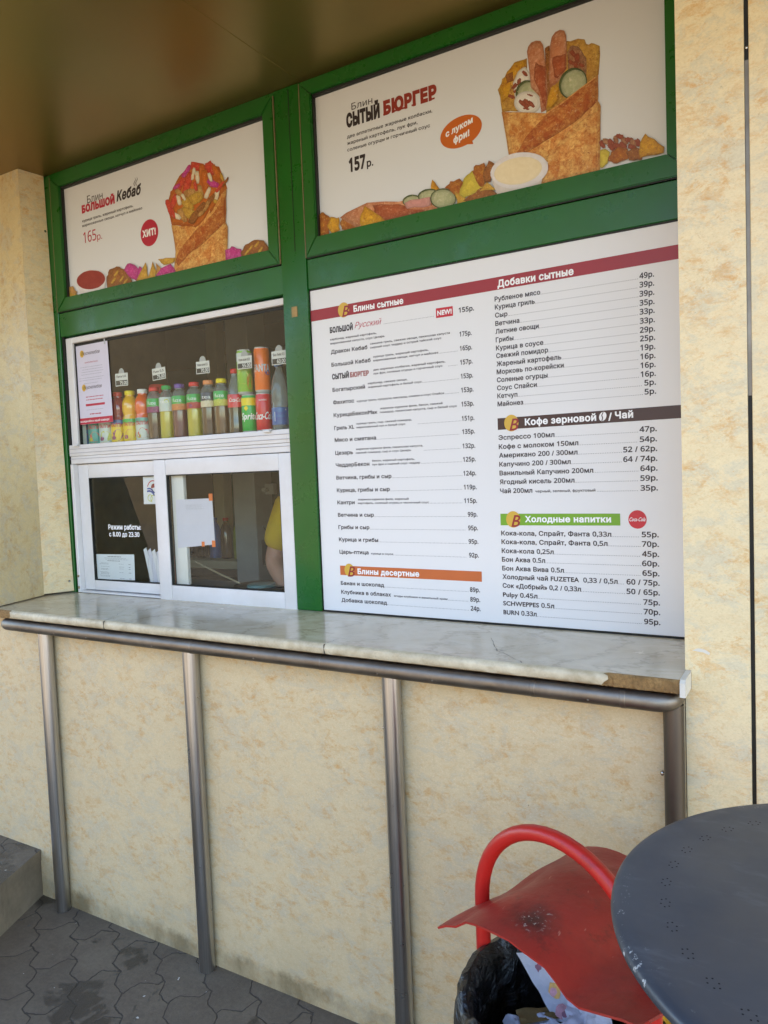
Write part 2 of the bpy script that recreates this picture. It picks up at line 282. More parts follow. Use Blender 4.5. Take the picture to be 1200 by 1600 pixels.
# ------------------------------------------------------------------ mesh helpers
LOC = {}
def meta(o, label=None, cat=None, group=None, kind=None):
    for k, v in (('label', label), ('category', cat), ('group', group), ('kind', kind)):
        if v: o[k] = v
    return o
def thing(name, loc, label, cat, group=None):
    o = bpy.data.objects.new(name, None); C.objects.link(o); o.location = loc; o.empty_display_size = 0.05
    LOC[o] = Vector(loc); return meta(o, label, cat, group)
class MB:
    def __init__(s): s.bm = bmesh.new(); s.mats = []
    def mi(s, m):
        if m not in s.mats: s.mats.append(m)
        return s.mats.index(m)
    def merge(s, b, m, M=None):
        i = s.mi(m); vm = {}
        for v in b.verts: vm[v] = s.bm.verts.new(M @ v.co if M else v.co)
        for f in b.faces:
            try: nf = s.bm.faces.new([vm[v] for v in f.verts]); nf.material_index = i; nf.smooth = True
            except ValueError: pass
        b.free(); return s
    def box(s, x0, x1, y0, y1, z0, z1, m, bev=0.0, seg=1, M=None):
        b = bmesh.new(); bmesh.ops.create_cube(b, size=1)
        for v in b.verts: v.co = Vector(((x0 + x1) / 2 + v.co.x * (x1 - x0), (y0 + y1) / 2 + v.co.y * (y1 - y0), (z0 + z1) / 2 + v.co.z * (z1 - z0)))
        if bev: bmesh.ops.bevel(b, geom=list(b.edges), offset=bev, segments=seg, affect='EDGES', profile=0.6)
        return s.merge(b, m, M)
    def lathe(s, prof, m, n=32, M=None, cap=True):
        """prof: (radius, z) from bottom to top; m may be a list with one material per band"""
        rings = []
        for r, z in prof:
            rings.append([s.bm.verts.new((M or Matrix()) @ Vector((r * math.cos(2 * math.pi * k / n), r * math.sin(2 * math.pi * k / n), z))) for k in range(n)])
        for i in range(len(prof) - 1):
            mm = s.mi(m[i] if isinstance(m, (list, tuple)) else m)
            for k in range(n):
                f = s.bm.faces.new((rings[i][k], rings[i][(k + 1) % n], rings[i + 1][(k + 1) % n], rings[i + 1][k])); f.material_index = mm; f.smooth = True
        if cap:
            m0 = m[0] if isinstance(m, (list, tuple)) else m; m1 = m[-1] if isinstance(m, (list, tuple)) else m
            f = s.bm.faces.new(rings[0][::-1]); f.material_index = s.mi(m0); f = s.bm.faces.new(rings[-1]); f.material_index = s.mi(m1)
        return s
    def tube(s, pts, r, m, n=16, cap=True):
        pts = [Vector(p) for p in pts]; rings = []; up = None
        for i, p in enumerate(pts):
            d = (pts[min(i + 1, len(pts) - 1)] - pts[max(i - 1, 0)]).normalized()
            if up is None:
                up = d.orthogonal().normalized()
            else:
                up = (up - d * up.dot(d)).normalized()
            sd_ = d.cross(up); rr = r[i] if isinstance(r, (list, tuple)) else r
            rings.append([s.bm.verts.new(p + rr * (math.cos(2 * math.pi * k / n) * up + math.sin(2 * math.pi * k / n) * sd_)) for k in range(n)])
        i_ = s.mi(m)
        for a, b in zip(rings, rings[1:]):
            for k in range(n):
                f = s.bm.faces.new((a[k], a[(k + 1) % n], b[(k + 1) % n], b[k])); f.material_index = i_; f.smooth = True
        if cap:
            for q in (rings[0][::-1], rings[-1]):
                f = s.bm.faces.new(q); f.material_index = i_
        return s
    def face(s, pts, m, smooth=False):
        f = s.bm.faces.new([s.bm.verts.new(p) for p in pts]); f.material_index = s.mi(m); f.smooth = smooth; return s
    def flat(s, poly, y, m):
        """a printed shape on a board facing -Y; poly in (x, z)"""
        n = len(poly); V, F = fill_outline([Vector(p) for p in poly], [(k, (k + 1) % n) for k in range(n)])
        vs = [s.bm.verts.new((p.x, y, p.y)) for p in V]; i = s.mi(m)
        for t in F:
            try: f = s.bm.faces.new([vs[k] for k in t]); f.material_index = i
            except ValueError: pass
        return s
    def prism(s, poly, y0, y1, m):
        """poly in (x, z), extruded along y"""
        a = [s.bm.verts.new((x, y0, z)) for x, z in poly]; b = [s.bm.verts.new((x, y1, z)) for x, z in poly]; i = s.mi(m)
        fs = [s.bm.faces.new(a), s.bm.faces.new(b[::-1])] + [s.bm.faces.new((a[k], b[k], b[(k + 1) % len(a)], a[(k + 1) % len(a)])) for k in range(len(a))]
        for f in fs: f.material_index = i
        return s
    def text(s, body, x0, x1, z, cap, y, m, bold=0.0, shear=0.0, slope=0.0, fit=None, align='L'):
        """lettering on a board facing -Y: fitted between x0 and x1, baseline z, capital height cap"""
        verts, faces, w = glyphs(body, bold, shear)
        i = s.mi(m); sy = cap
        sx = sy if x1 is None else (x1 - x0) / w
        if align == 'R': x0 = x1 - w * sx
        vs = [s.bm.verts.new((x0 + vx * sx, y, z + vy * sy + slope * vx * sx)) for vx, vy in verts]
        for f in faces:
            try: nf = s.bm.faces.new([vs[k] for k in f]); nf.material_index = i
            except ValueError: pass
        return s
    def text_on(s, body, w, cap, M, m, bold=0.0, shear=0.0, wrap=None):
        """lettering mapped by matrix M from its own xy-plane; wrap = cylinder radius"""
        verts, faces, tw = glyphs(body, bold, shear); i = s.mi(m); sx = w / tw
        vs = []
        for vx, vy in verts:
            x = vx * sx - w / 2; yv = vy * cap
            p = Vector((wrap * math.sin(x / wrap), -wrap * math.cos(x / wrap), yv)) if wrap else Vector((x, 0, yv))
            vs.append(s.bm.verts.new(M @ p))
        for f in faces:
            try: nf = s.bm.faces.new([vs[k] for k in f]); nf.material_index = i
            except ValueError: pass
        return s
    def build(s, name, parent=None, loc=None, angle=35):
        root = parent; off = Vector((0, 0, 0))
        if parent is not None: off = LOC[parent]
        elif loc is not None: off = Vector(loc)
        if off.length: bmesh.ops.translate(s.bm, verts=s.bm.verts, vec=-off)
        me = bpy.data.meshes.new(name); s.bm.normal_update(); s.bm.to_mesh(me); s.bm.free()
        for m in s.mats: me.materials.append(MATS[m])
        me.set_sharp_from_angle(angle=R(angle))
        o = bpy.data.objects.new(name, me); C.objects.link(o)
        if parent is not None: o.parent = parent
        elif loc is not None: o.location = loc
        LOC[o] = off; return o
_fc = bpy.data.curves.new('glyph_source', 'FONT'); _fo = bpy.data.objects.new('glyph_source', _fc)
_fc.resolution_u = 3; _fc.size = 1.0; _fc.fill_mode = 'NONE'
_gc = {}; _capH = None
def fill_outline(v, e):
    """triangles inside closed glyph outlines, by non-zero winding, outline by outline of touching letters"""
    par = list(range(len(v)))
    def find(i):
        while par[i] != i: par[i] = par[par[i]]; i = par[i]
        return i
    for a, b in e: par[find(a)] = find(b)
    loops = {}
    for a, b in e: loops.setdefault(find(a), []).append((a, b))
    L = [(min(v[a].x for a, _ in q), max(v[a].x for a, _ in q), q) for q in loops.values()]; L.sort(key=lambda t: t[0])
    clusters = []
    for x0, x1, q in L:
        if clusters and x0 < clusters[-1][1] - 1e-5: clusters[-1][1] = max(clusters[-1][1], x1); clusters[-1][2].extend(q)
        else: clusters.append([x0, x1, list(q)])
    V, F = [], []
    for _, _, q in clusters:
        ids = sorted({i for ed in q for i in ed}); mp = {i: k for k, i in enumerate(ids)}
        pv = [v[i].copy() for i in ids]
        out = delaunay_2d_cdt(pv, [(mp[a], mp[b]) for a, b in q], [], 0, 1e-6)
        base = len(V); V += [Vector(p[:2]) for p in out[0]]
        for t in out[2]:
            c = sum((Vector(out[0][k][:2]) for k in t), Vector((0, 0))) / len(t); w = 0
            for a, b in q:
                A, B = v[a], v[b]
                if (A.y <= c.y) != (B.y <= c.y):
                    if A.x + (c.y - A.y) / (B.y - A.y) * (B.x - A.x) > c.x: w += 1 if B.y > A.y else -1
            if w: F.append([base + k for k in t])
    return V, F
def embolden(v, e, w):
    """push every outline outwards by w; counters shrink because they run the other way round"""
    nx = {a: b for a, b in e}; pv = {b: a for a, b in e}; seen, loops = set(), []
    for a0 in nx:
        if a0 in seen: continue
        lp, a = [], a0
        while a in nx and a not in seen: seen.add(a); lp.append(a); a = nx[a]
        loops.append(lp)
    out = [p.copy() for p in v]; ar = lambda lp: sum(v[lp[i - 1]].x * v[lp[i]].y - v[lp[i]].x * v[lp[i - 1]].y for i in range(len(lp))) / 2
    box_ = [(min(v[i].x for i in lp), max(v[i].x for i in lp), lp, ar(lp)) for lp in loops]
    for x0, x1, lp, a in box_:
        big = max((b for b in box_ if b[0] <= (x0 + x1) / 2 <= b[1]), key=lambda b: abs(b[3])); sg = 1 if big[3] > 0 else -1
        for k, i in enumerate(lp):
            p, c, n_ = v[lp[k - 1]], v[i], v[lp[(k + 1) % len(lp)]]
            d1, d2 = (c - p), (n_ - c)
            if d1.length < 1e-9: d1 = d2
            if d2.length < 1e-9: d2 = d1
            d1, d2 = d1.normalized(), d2.normalized(); n1, n2 = Vector((d1.y, -d1.x)), Vector((d2.y, -d2.x)); m_ = n1 + n2
            if m_.length < 0.3: m_ = n1
            m_ = m_.normalized(); out[i] = c + m_ * (sg * w * min(1.6, 1 / max(0.4, m_.dot(n1))))
    return out
def glyphs(body, bold, shear):
    global _capH
    k = (body, bold, shear)
    if k in _gc: return _gc[k]
    if _capH is None:
        _fc.body = 'Н'; me = _fo.to_mesh(); _capH = max(v.co.y for v in me.vertices); _fo.to_mesh_clear()
    _fc.body = ''.join(chr(0x1D7E2 + int(c)) if c.isdigit() else c for c in body); _fc.shear = shear; _fc.space_character = 1 + bold * 1.6
    me = _fo.to_mesh(); v0 = [Vector(q.co[:2]) for q in me.vertices]; e0 = [tuple(e.vertices) for e in me.edges]; _fo.to_mesh_clear()
    if bold: v0 = embolden(v0, e0, bold)
    v, f = fill_outline(v0, e0); v = [(p.x, p.y / _capH) for p in v]
    mn = min(a for a, _ in v); v = [((a - mn) / _capH, b) for a, b in v]
    _gc[k] = (v, f, max(a for a, _ in v)); return _gc[k]
def child_copy(o, parent=None, loc=None):
    """a thing, its parts and their sub-parts, copied object by object"""
    c = o.copy(); C.objects.link(c)
    if parent is not None: c.parent = parent
    if loc is not None: c.location = loc
    for ch in list(o.children): child_copy(ch, c)
    return c
MENU_ROWS = [  # name, x0, x1, baseline z, small print, price, price x0, price x1, dots x0, dots x1
  ('Дракон Кебаб', -1.39, -1.2509, 1.976, [('свинина гриль, свежие овощи, пекинская капуста', -1.2401, -0.9641, 1.9878), ('сырный соус чеддер и острый тайский соус', -1.2408, -0.9923, 1.976)], '175р.', -0.9334, -0.8945, None, 'L'),
  ('Большой Кебаб', -1.39, -1.241, 1.9348, [('курица гриль, жареный картофель,', -1.2303, -1.0361, 1.9466), ('маринованные овощи, кетчуп и майонез', -1.2309, -1.0045, 1.9348)], '165р.', -0.9338, -0.8945, (-1.0018, -0.939), 'L'),
  ('', -1.39, -1.2493, 1.8944, [('две жареные колбаски, жареный картофель,', -1.2322, -0.9818, 1.9062), ('лук фри, соленые огурцы и горчичный соус', -1.2328, -0.9917, 1.8944)], '157р.', -0.9343, -0.8945, (-0.9717, -0.9405), 'L'),
  ('Богатырский', -1.39, -1.2656, 1.854, [('карбонад, свежие овощи,', -1.2543, -1.1124, 1.8658), ('жареный картофель и белый соус', -1.2548, -1.0632, 1.854)], '153р.', -0.9337, -0.8945, (-1.0599, -0.9368), 'L'),
  ('Фахитос', -1.39, -1.3085, 1.8136, [('курица гриль, кукуруза, маслины, оливки и соус Спайси', -1.2982, -0.9896, 1.8136)], '153р.', -0.9342, -0.8945, (-0.9842, -0.9383), 'L'),
  ('КурицаБеконMax', -1.39, -1.2237, 1.7726, [('жареное куриное филе, бекон, свежий', -1.2133, -0.9959, 1.7844), ('помидор, пекинская капуста, сыр и белый соус', -1.2138, -0.9491, 1.7726)], '153р.', -0.9346, -0.8945, None, 'L'),
  ('Гриль XL', -1.39, -1.3125, 1.7308, [('курица гриль, сыр, свежий помидор,', -1.3028, -1.1019, 1.7426), ('маринованный лук и белый соус', -1.3034, -1.1249, 1.7308)], '151р.', -0.935, -0.8945, (-1.0803, -0.9361), 'L'),
  ('Мясо и сметана', -1.39, -1.2322, 1.6919, [], '135р.', -0.9349, -0.8945, (-1.2304, -0.9427), 'L'),
  ('Цезарь', -1.39, -1.3214, 1.6499, [('жареное куриное филе, пекинская капуста,', -1.3099, -1.0667, 1.6617), ('свежий помидор, сыр и соус Цезарь', -1.3104, -1.1087, 1.6499)], '132р.', -0.9354, -0.8945, (-1.0633, -0.9406), 'L'),
  ('ЧеддерБекон', -1.39, -1.2609, 1.6105, [('бекон, жареный картофель,', -1.2502, -1.097, 1.6223), ('лук фри и сырный соус чеддер', -1.2507, -1.0787, 1.6105)], '125р.', -0.9353, -0.8945, (-1.0731, -0.9395), 'L'),
  ('Ветчина, грибы и сыр', -1.39, -1.1816, 1.5694, [], '124р.', -0.9357, -0.8945, (-1.1793, -0.9394), 'L'),
  ('Курица, грибы и сыр', -1.39, -1.1892, 1.5286, [], '119р.', -0.9357, -0.8945, (-1.1863, -0.9383), 'L'),
  ('Кантри', -1.39, -1.3226, 1.4885, [('жареное куриное филе, жареный', -1.3097, -1.1234, 1.5003), ('картофель, соленый огурец и чесночный соус', -1.3103, -1.0533, 1.4885)], '115р.', -0.9361, -0.8945, (-1.049, -0.9387), 'L'),
  ('Ветчина и сыр', -1.39, -1.2518, 1.4478, [], '99р.', -0.9256, -0.8945, (-1.2488, -0.9308), 'L'),
  ('Грибы и сыр', -1.39, -1.2705, 1.4076, [], '95р.', -0.926, -0.8945, (-1.2675, -0.9322), 'L'),
  ('Курица и грибы', -1.39, -1.2395, 1.3673, [], '95р.', -0.9259, -0.8945, (-1.2365, -0.9321), 'L'),
  ('Царь-птица', -1.39, -1.2773, 1.3266, [('курица в соусе', -1.2671, -1.1865, 1.3266)], '92р.', -0.9258, -0.8945, (-1.1842, -0.9325), 'L'),
  ('Банан и шоколад', -1.39, -1.224, 1.2233, [], '89р.', -0.9268, -0.8945, (-1.2223, -0.931), 'L'),
  ('Клубника в облаках', -1.39, -1.1999, 1.194, [('ягоды клубники и ванильный крем', -1.1894, -1.0023, 1.194)], '89р.', -0.9268, -0.8945, (-0.9992, -0.9305), 'L'),
  ('Добавка шоколад', -1.39, -1.2159, 1.167, [], '24р.', -0.9262, -0.8945, (-1.2142, -0.9304), 'L'),
  ('Рубленое мясо', -0.8205, -0.6862, 2.0606, [], '49р.', -0.4222, -0.386, (-0.6842, -0.4256), 'R'),
  ('Курица гриль', -0.8205, -0.7024, 2.0381, [], '39р.', -0.4226, -0.386, (-0.7004, -0.426), 'R'),
  ('Сыр', -0.8206, -0.7831, 2.0151, [], '39р.', -0.4231, -0.386, (-0.7811, -0.4265), 'R'),
  ('Ветчина', -0.8207, -0.7484, 1.992, [], '35р.', -0.4231, -0.386, (-0.7464, -0.4265), 'R'),
  ('Летние овощи', -0.8207, -0.6931, 1.9695, [], '33р.', -0.4235, -0.386, (-0.6911, -0.4269), 'R'),
  ('Грибы', -0.8208, -0.7674, 1.946, [], '33р.', -0.4235, -0.386, (-0.7654, -0.4269), 'R'),
  ('Курица в соусе', -0.8208, -0.6812, 1.923, [], '29р.', -0.4239, -0.386, (-0.6793, -0.4273), 'R'),
  ('Свежий помидор', -0.8209, -0.6682, 1.9011, [], '25р.', -0.4239, -0.386, (-0.6663, -0.4273), 'R'),
  ('Жареный картофель', -0.8209, -0.6319, 1.878, [], '19р.', -0.4235, -0.386, (-0.63, -0.4269), 'R'),
  ('Морковь по-корейски', -0.821, -0.6254, 1.8553, [], '16р.', -0.4239, -0.386, (-0.6235, -0.4273), 'R'),
  ('Соленые огурцы', -0.821, -0.6715, 1.8326, [], '16р.', -0.4239, -0.386, (-0.6696, -0.4273), 'R'),
  ('Соус Спайси', -0.8211, -0.703, 1.8098, [], '16р.', -0.4239, -0.386, (-0.701, -0.4273), 'R'),
  ('Кетчуп', -0.8211, -0.7606, 1.7873, [], '5р.', -0.4149, -0.386, (-0.7585, -0.4184), 'R'),
  ('Майонез', -0.8212, -0.7441, 1.7643, [], '5р.', -0.4149, -0.386, (-0.7421, -0.4183), 'R'),
  ('Эспрессо 100мл', -0.8214, -0.6566, 1.6683, [], '47р.', -0.4295, -0.386, (-0.6546, -0.433), 'R'),
  ('Кофе с молоком 150мл', -0.8214, -0.5907, 1.6424, [], '54р.', -0.4292, -0.386, (-0.5888, -0.4326), 'R'),
  ('Американо 200 / 300мл', -0.8215, -0.5936, 1.6174, [], '52 / 62р.', -0.4719, -0.386, (-0.5918, -0.4754), 'R'),
  ('Капучино 200 / 300мл', -0.8215, -0.6131, 1.592, [], '64 / 74р.', -0.4724, -0.386, (-0.6112, -0.4759), 'R'),
  ('Ванильный Капучино 200мл', -0.8216, -0.5521, 1.5667, [], '64р.', -0.4293, -0.386, (-0.5503, -0.4327), 'R'),
  ('Ягодный кисель 200мл', -0.8217, -0.6039, 1.5412, [], '59р.', -0.4297, -0.386, (-0.6021, -0.4332), 'R'),
  ('Чай 200мл', -0.8217, -0.7247, 1.5154, [('черный, зеленый, фруктовый', -0.7157, -0.5473, 1.5154)], '35р.', -0.4298, -0.386, (-0.5427, -0.4333), 'R'),
  ('Кока-кола, Спрайт, Фанта 0,33л', -0.822, -0.5077, 1.3934, [], '55р.', -0.429, -0.386, (-0.5059, -0.4325), 'R'),
  ('Кока-кола, Спрайт, Фанта 0,5л', -0.822, -0.5182, 1.3683, [], '70р.', -0.4291, -0.386, (-0.5164, -0.4325), 'R'),
  ('Кока-кола 0,25л', -0.8221, -0.6676, 1.3422, [], '45р.', -0.4291, -0.386, (-0.6657, -0.4326), 'R'),
  ('Бон Аква 0.5л', -0.8222, -0.6929, 1.317, [], '60р.', -0.4296, -0.386, (-0.6909, -0.433), 'R'),
  ('Бон Аква Вива 0.5л', -0.8222, -0.6398, 1.2913, [], '65р.', -0.4292, -0.386, (-0.6379, -0.4326), 'R'),
  ('Холодный чай FUZETEA  0,33 / 0,5л', -0.8223, -0.4937, 1.2665, [], '60 / 75р.', -0.4705, -0.386, (-0.4919, -0.474), 'R'),
  ('Сок «Добрый» 0,2 / 0,33л', -0.8223, -0.5933, 1.2408, [], '50 / 65р.', -0.471, -0.386, (-0.5914, -0.4745), 'R'),
  ('Pulpy 0.45л', -0.8224, -0.7182, 1.2145, [], '75р.', -0.4284, -0.386, (-0.7162, -0.4319), 'R'),
  ('SCHWEPPES 0.5л', -0.8224, -0.6702, 1.189, [], '70р.', -0.428, -0.386, (-0.6682, -0.4315), 'R'),
  ('BURN 0.33л', -0.8225, -0.7221, 1.1627, [], '95р.', -0.4272, -0.386, (-0.7201, -0.4307), 'R'),
]
LEFT_FOOD = [  # printed picture: piece, ink, outline (x, z) on the poster
  ('filling', 'orange', [(-2.101,2.592),(-2.091,2.607),(-2.086,2.62),(-2.079,2.632),(-2.077,2.642),(-2.067,2.645),(-2.063,2.652),(-2.053,2.661),(-2.043,2.672),(-2.028,2.686),(-2.017,2.692),(-1.995,2.699),(-1.984,2.706),(-1.972,2.708),(-1.956,2.706),(-1.943,2.707),(-1.909,2.696),(-1.873,2.688),(-1.835,2.675),(-1.829,2.66),(-1.821,2.641),(-1.82,2.628),(-1.812,2.615),(-1.806,2.604),(-1.803,2.593),(-1.828,2.573),(-1.847,2.551),(-1.872,2.533),(-1.893,2.523),(-1.906,2.509),(-1.928,2.497),(-1.939,2.491),(-1.955,2.489),(-1.968,2.483),(-1.978,2.489),(-1.988,2.496),(-2,2.498),(-2.021,2.505),(-2.052,2.516),(-2.079,2.521),(-2.084,2.545),(-2.09,2.57)]),
  ('filling', 'red', [(-2.057,2.64),(-2.051,2.648),(-2.045,2.655),(-2.033,2.667),(-2.022,2.677),(-2.014,2.68),(-2.004,2.686),(-1.997,2.68),(-1.992,2.676),(-1.998,2.665),(-2.004,2.654),(-2.016,2.645),(-2.024,2.635),(-2.032,2.634),(-2.041,2.63),(-2.047,2.635)]),
  ('filling', 'red', [(-2.088,2.586),(-2.083,2.593),(-2.082,2.601),(-2.075,2.611),(-2.067,2.62),(-2.062,2.626),(-2.054,2.629),(-2.045,2.626),(-2.038,2.62),(-2.041,2.61),(-2.045,2.602),(-2.051,2.594),(-2.058,2.584),(-2.065,2.581),(-2.07,2.577),(-2.079,2.581)]),
  ('filling', 'red', [(-2.089,2.617),(-2.083,2.608),(-2.079,2.598),(-2.074,2.582),(-2.067,2.567),(-2.067,2.558),(-2.067,2.551),(-2.074,2.55),(-2.081,2.551),(-2.089,2.564),(-2.095,2.576),(-2.098,2.591),(-2.105,2.603),(-2.105,2.611),(-2.104,2.616),(-2.098,2.618)]),
  ('filling', 'cream', [(-2.033,2.622),(-2.03,2.615),(-2.028,2.611),(-2.027,2.602),(-2.023,2.593),(-2.024,2.588),(-2.025,2.583),(-2.03,2.583),(-2.038,2.584),(-2.042,2.59),(-2.045,2.598),(-2.046,2.606),(-2.048,2.614),(-2.049,2.618),(-2.047,2.622),(-2.039,2.622)]),
  ('filling', 'magenta', [(-2.064,2.651),(-2.059,2.653),(-2.055,2.657),(-2.046,2.658),(-2.04,2.66),(-2.035,2.66),(-2.03,2.662),(-2.026,2.658),(-2.025,2.654),(-2.029,2.651),(-2.034,2.647),(-2.042,2.645),(-2.048,2.644),(-2.053,2.645),(-2.055,2.644),(-2.058,2.647)]),
  ('filling', 'magenta', [(-2.018,2.684),(-2.013,2.69),(-2.007,2.695),(-1.997,2.701),(-1.988,2.709),(-1.983,2.713),(-1.975,2.715),(-1.971,2.712),(-1.965,2.707),(-1.97,2.7),(-1.976,2.692),(-1.987,2.686),(-1.994,2.679),(-2,2.677),(-2.006,2.674),(-2.012,2.679)]),
  ('filling', 'red', [(-2.018,2.624),(-2.014,2.635),(-2.01,2.646),(-2.003,2.661),(-1.994,2.677),(-1.986,2.684),(-1.978,2.691),(-1.968,2.684),(-1.961,2.681),(-1.962,2.666),(-1.967,2.653),(-1.974,2.639),(-1.982,2.626),(-1.989,2.62),(-1.995,2.615),(-2.006,2.618)]),
  ('filling', 'tan', [(-2.043,2.645),(-2.035,2.642),(-2.031,2.638),(-2.024,2.633),(-2.019,2.626),(-2.015,2.622),(-2.014,2.617),(-2.018,2.613),(-2.024,2.611),(-2.033,2.616),(-2.039,2.62),(-2.045,2.625),(-2.05,2.631),(-2.053,2.634),(-2.054,2.639),(-2.05,2.641)]),
  ('filling', 'red', [(-1.965,2.722),(-1.954,2.719),(-1.942,2.715),(-1.925,2.708),(-1.909,2.702),(-1.9,2.695),(-1.892,2.689),(-1.895,2.681),(-1.9,2.677),(-1.914,2.679),(-1.93,2.682),(-1.942,2.687),(-1.959,2.695),(-1.967,2.699),(-1.972,2.705),(-1.968,2.713)]),
  ('filling', 'orange', [(-1.907,2.701),(-1.904,2.694),(-1.902,2.686),(-1.901,2.676),(-1.9,2.664),(-1.902,2.658),(-1.903,2.651),(-1.911,2.652),(-1.918,2.654),(-1.923,2.664),(-1.927,2.673),(-1.927,2.684),(-1.929,2.694),(-1.926,2.699),(-1.925,2.704),(-1.915,2.702)]),
  ('filling', 'cream', [(-1.932,2.682),(-1.931,2.675),(-1.931,2.669),(-1.929,2.657),(-1.93,2.649),(-1.932,2.642),(-1.934,2.638),(-1.937,2.639),(-1.945,2.641),(-1.945,2.649),(-1.949,2.658),(-1.948,2.667),(-1.95,2.676),(-1.949,2.682),(-1.946,2.685),(-1.94,2.683)]),
  ('filling', 'cream', [(-1.971,2.66),(-1.969,2.667),(-1.969,2.673),(-1.964,2.681),(-1.961,2.691),(-1.96,2.695),(-1.955,2.7),(-1.95,2.697),(-1.947,2.696),(-1.946,2.686),(-1.948,2.679),(-1.954,2.672),(-1.955,2.664),(-1.956,2.66),(-1.961,2.657),(-1.967,2.658)]),
  ('filling', 'red', [(-1.873,2.705),(-1.869,2.697),(-1.861,2.691),(-1.855,2.68),(-1.849,2.669),(-1.848,2.662),(-1.85,2.655),(-1.861,2.653),(-1.872,2.653),(-1.881,2.66),(-1.892,2.67),(-1.895,2.679),(-1.901,2.688),(-1.899,2.694),(-1.899,2.7),(-1.887,2.701)]),
  ('filling', 'orange', [(-1.898,2.677),(-1.894,2.667),(-1.892,2.655),(-1.89,2.638),(-1.889,2.62),(-1.891,2.611),(-1.892,2.602),(-1.899,2.603),(-1.908,2.605),(-1.914,2.621),(-1.919,2.634),(-1.92,2.65),(-1.922,2.665),(-1.92,2.673),(-1.919,2.68),(-1.91,2.68)]),
  ('filling', 'orange', [(-1.855,2.688),(-1.85,2.679),(-1.844,2.672),(-1.838,2.659),(-1.831,2.647),(-1.828,2.639),(-1.827,2.632),(-1.831,2.632),(-1.839,2.631),(-1.846,2.642),(-1.856,2.651),(-1.862,2.663),(-1.866,2.675),(-1.868,2.681),(-1.869,2.686),(-1.861,2.686)]),
  ('filling', 'magenta', [(-1.887,2.645),(-1.876,2.642),(-1.867,2.637),(-1.857,2.629),(-1.844,2.622),(-1.838,2.616),(-1.833,2.61),(-1.836,2.606),(-1.841,2.601),(-1.852,2.607),(-1.866,2.61),(-1.878,2.616),(-1.887,2.625),(-1.891,2.63),(-1.897,2.635),(-1.891,2.641)]),
  ('filling', 'tan', [(-2.01,2.627),(-2.004,2.628),(-1.997,2.63),(-1.983,2.631),(-1.972,2.63),(-1.965,2.626),(-1.957,2.624),(-1.954,2.615),(-1.952,2.609),(-1.96,2.606),(-1.97,2.602),(-1.979,2.601),(-1.991,2.602),(-1.998,2.604),(-2.003,2.608),(-2.008,2.619)]),
  ('filling', 'tan', [(-1.927,2.632),(-1.921,2.627),(-1.919,2.619),(-1.916,2.61),(-1.912,2.6),(-1.913,2.594),(-1.918,2.588),(-1.929,2.589),(-1.94,2.588),(-1.948,2.596),(-1.955,2.605),(-1.957,2.613),(-1.961,2.622),(-1.959,2.627),(-1.955,2.631),(-1.943,2.633)]),
  ('filling', 'gold', [(-1.996,2.6),(-1.986,2.604),(-1.977,2.607),(-1.961,2.61),(-1.945,2.611),(-1.935,2.61),(-1.923,2.607),(-1.919,2.595),(-1.912,2.585),(-1.923,2.579),(-1.932,2.573),(-1.946,2.572),(-1.961,2.569),(-1.971,2.574),(-1.979,2.574),(-1.988,2.587)]),
  ('filling', 'gold', [(-1.999,2.607),(-1.989,2.6),(-1.982,2.594),(-1.974,2.581),(-1.966,2.571),(-1.964,2.564),(-1.961,2.557),(-1.972,2.554),(-1.982,2.55),(-1.996,2.558),(-2.007,2.565),(-2.014,2.576),(-2.022,2.586),(-2.022,2.592),(-2.023,2.598),(-2.011,2.602)]),
  ('filling', 'cream', [(-1.912,2.584),(-1.911,2.589),(-1.908,2.595),(-1.902,2.602),(-1.895,2.61),(-1.89,2.612),(-1.887,2.618),(-1.883,2.614),(-1.877,2.611),(-1.878,2.603),(-1.881,2.597),(-1.888,2.589),(-1.891,2.582),(-1.896,2.579),(-1.9,2.577),(-1.907,2.581)]),
  ('filling', 'cream', [(-1.867,2.565),(-1.866,2.571),(-1.865,2.578),(-1.862,2.586),(-1.858,2.595),(-1.853,2.601),(-1.85,2.605),(-1.845,2.601),(-1.839,2.6),(-1.837,2.591),(-1.84,2.583),(-1.843,2.573),(-1.846,2.567),(-1.849,2.563),(-1.852,2.559),(-1.86,2.563)]),
  ('filling', 'brown', [(-1.912,2.56),(-1.906,2.564),(-1.9,2.57),(-1.892,2.578),(-1.88,2.584),(-1.872,2.586),(-1.866,2.59),(-1.861,2.586),(-1.858,2.581),(-1.862,2.572),(-1.868,2.566),(-1.879,2.561),(-1.885,2.554),(-1.894,2.553),(-1.899,2.551),(-1.905,2.556)]),
  ('filling', 'tan', [(-1.93,2.541),(-1.925,2.547),(-1.922,2.552),(-1.913,2.56),(-1.906,2.566),(-1.9,2.568),(-1.893,2.572),(-1.887,2.567),(-1.883,2.564),(-1.887,2.558),(-1.892,2.549),(-1.899,2.542),(-1.905,2.537),(-1.911,2.536),(-1.918,2.533),(-1.924,2.538)]),
  ('filling', 'brown', [(-1.964,2.544),(-1.956,2.548),(-1.951,2.555),(-1.938,2.561),(-1.929,2.567),(-1.921,2.57),(-1.913,2.571),(-1.907,2.565),(-1.904,2.561),(-1.911,2.553),(-1.916,2.546),(-1.925,2.54),(-1.936,2.535),(-1.944,2.535),(-1.95,2.533),(-1.957,2.539)]),
  ('filling', 'gold', [(-2.019,2.575),(-2.005,2.57),(-1.993,2.566),(-1.974,2.556),(-1.956,2.547),(-1.949,2.54),(-1.94,2.532),(-1.946,2.525),(-1.952,2.517),(-1.969,2.521),(-1.988,2.525),(-2.005,2.534),(-2.019,2.542),(-2.027,2.55),(-2.031,2.556),(-2.026,2.567)]),
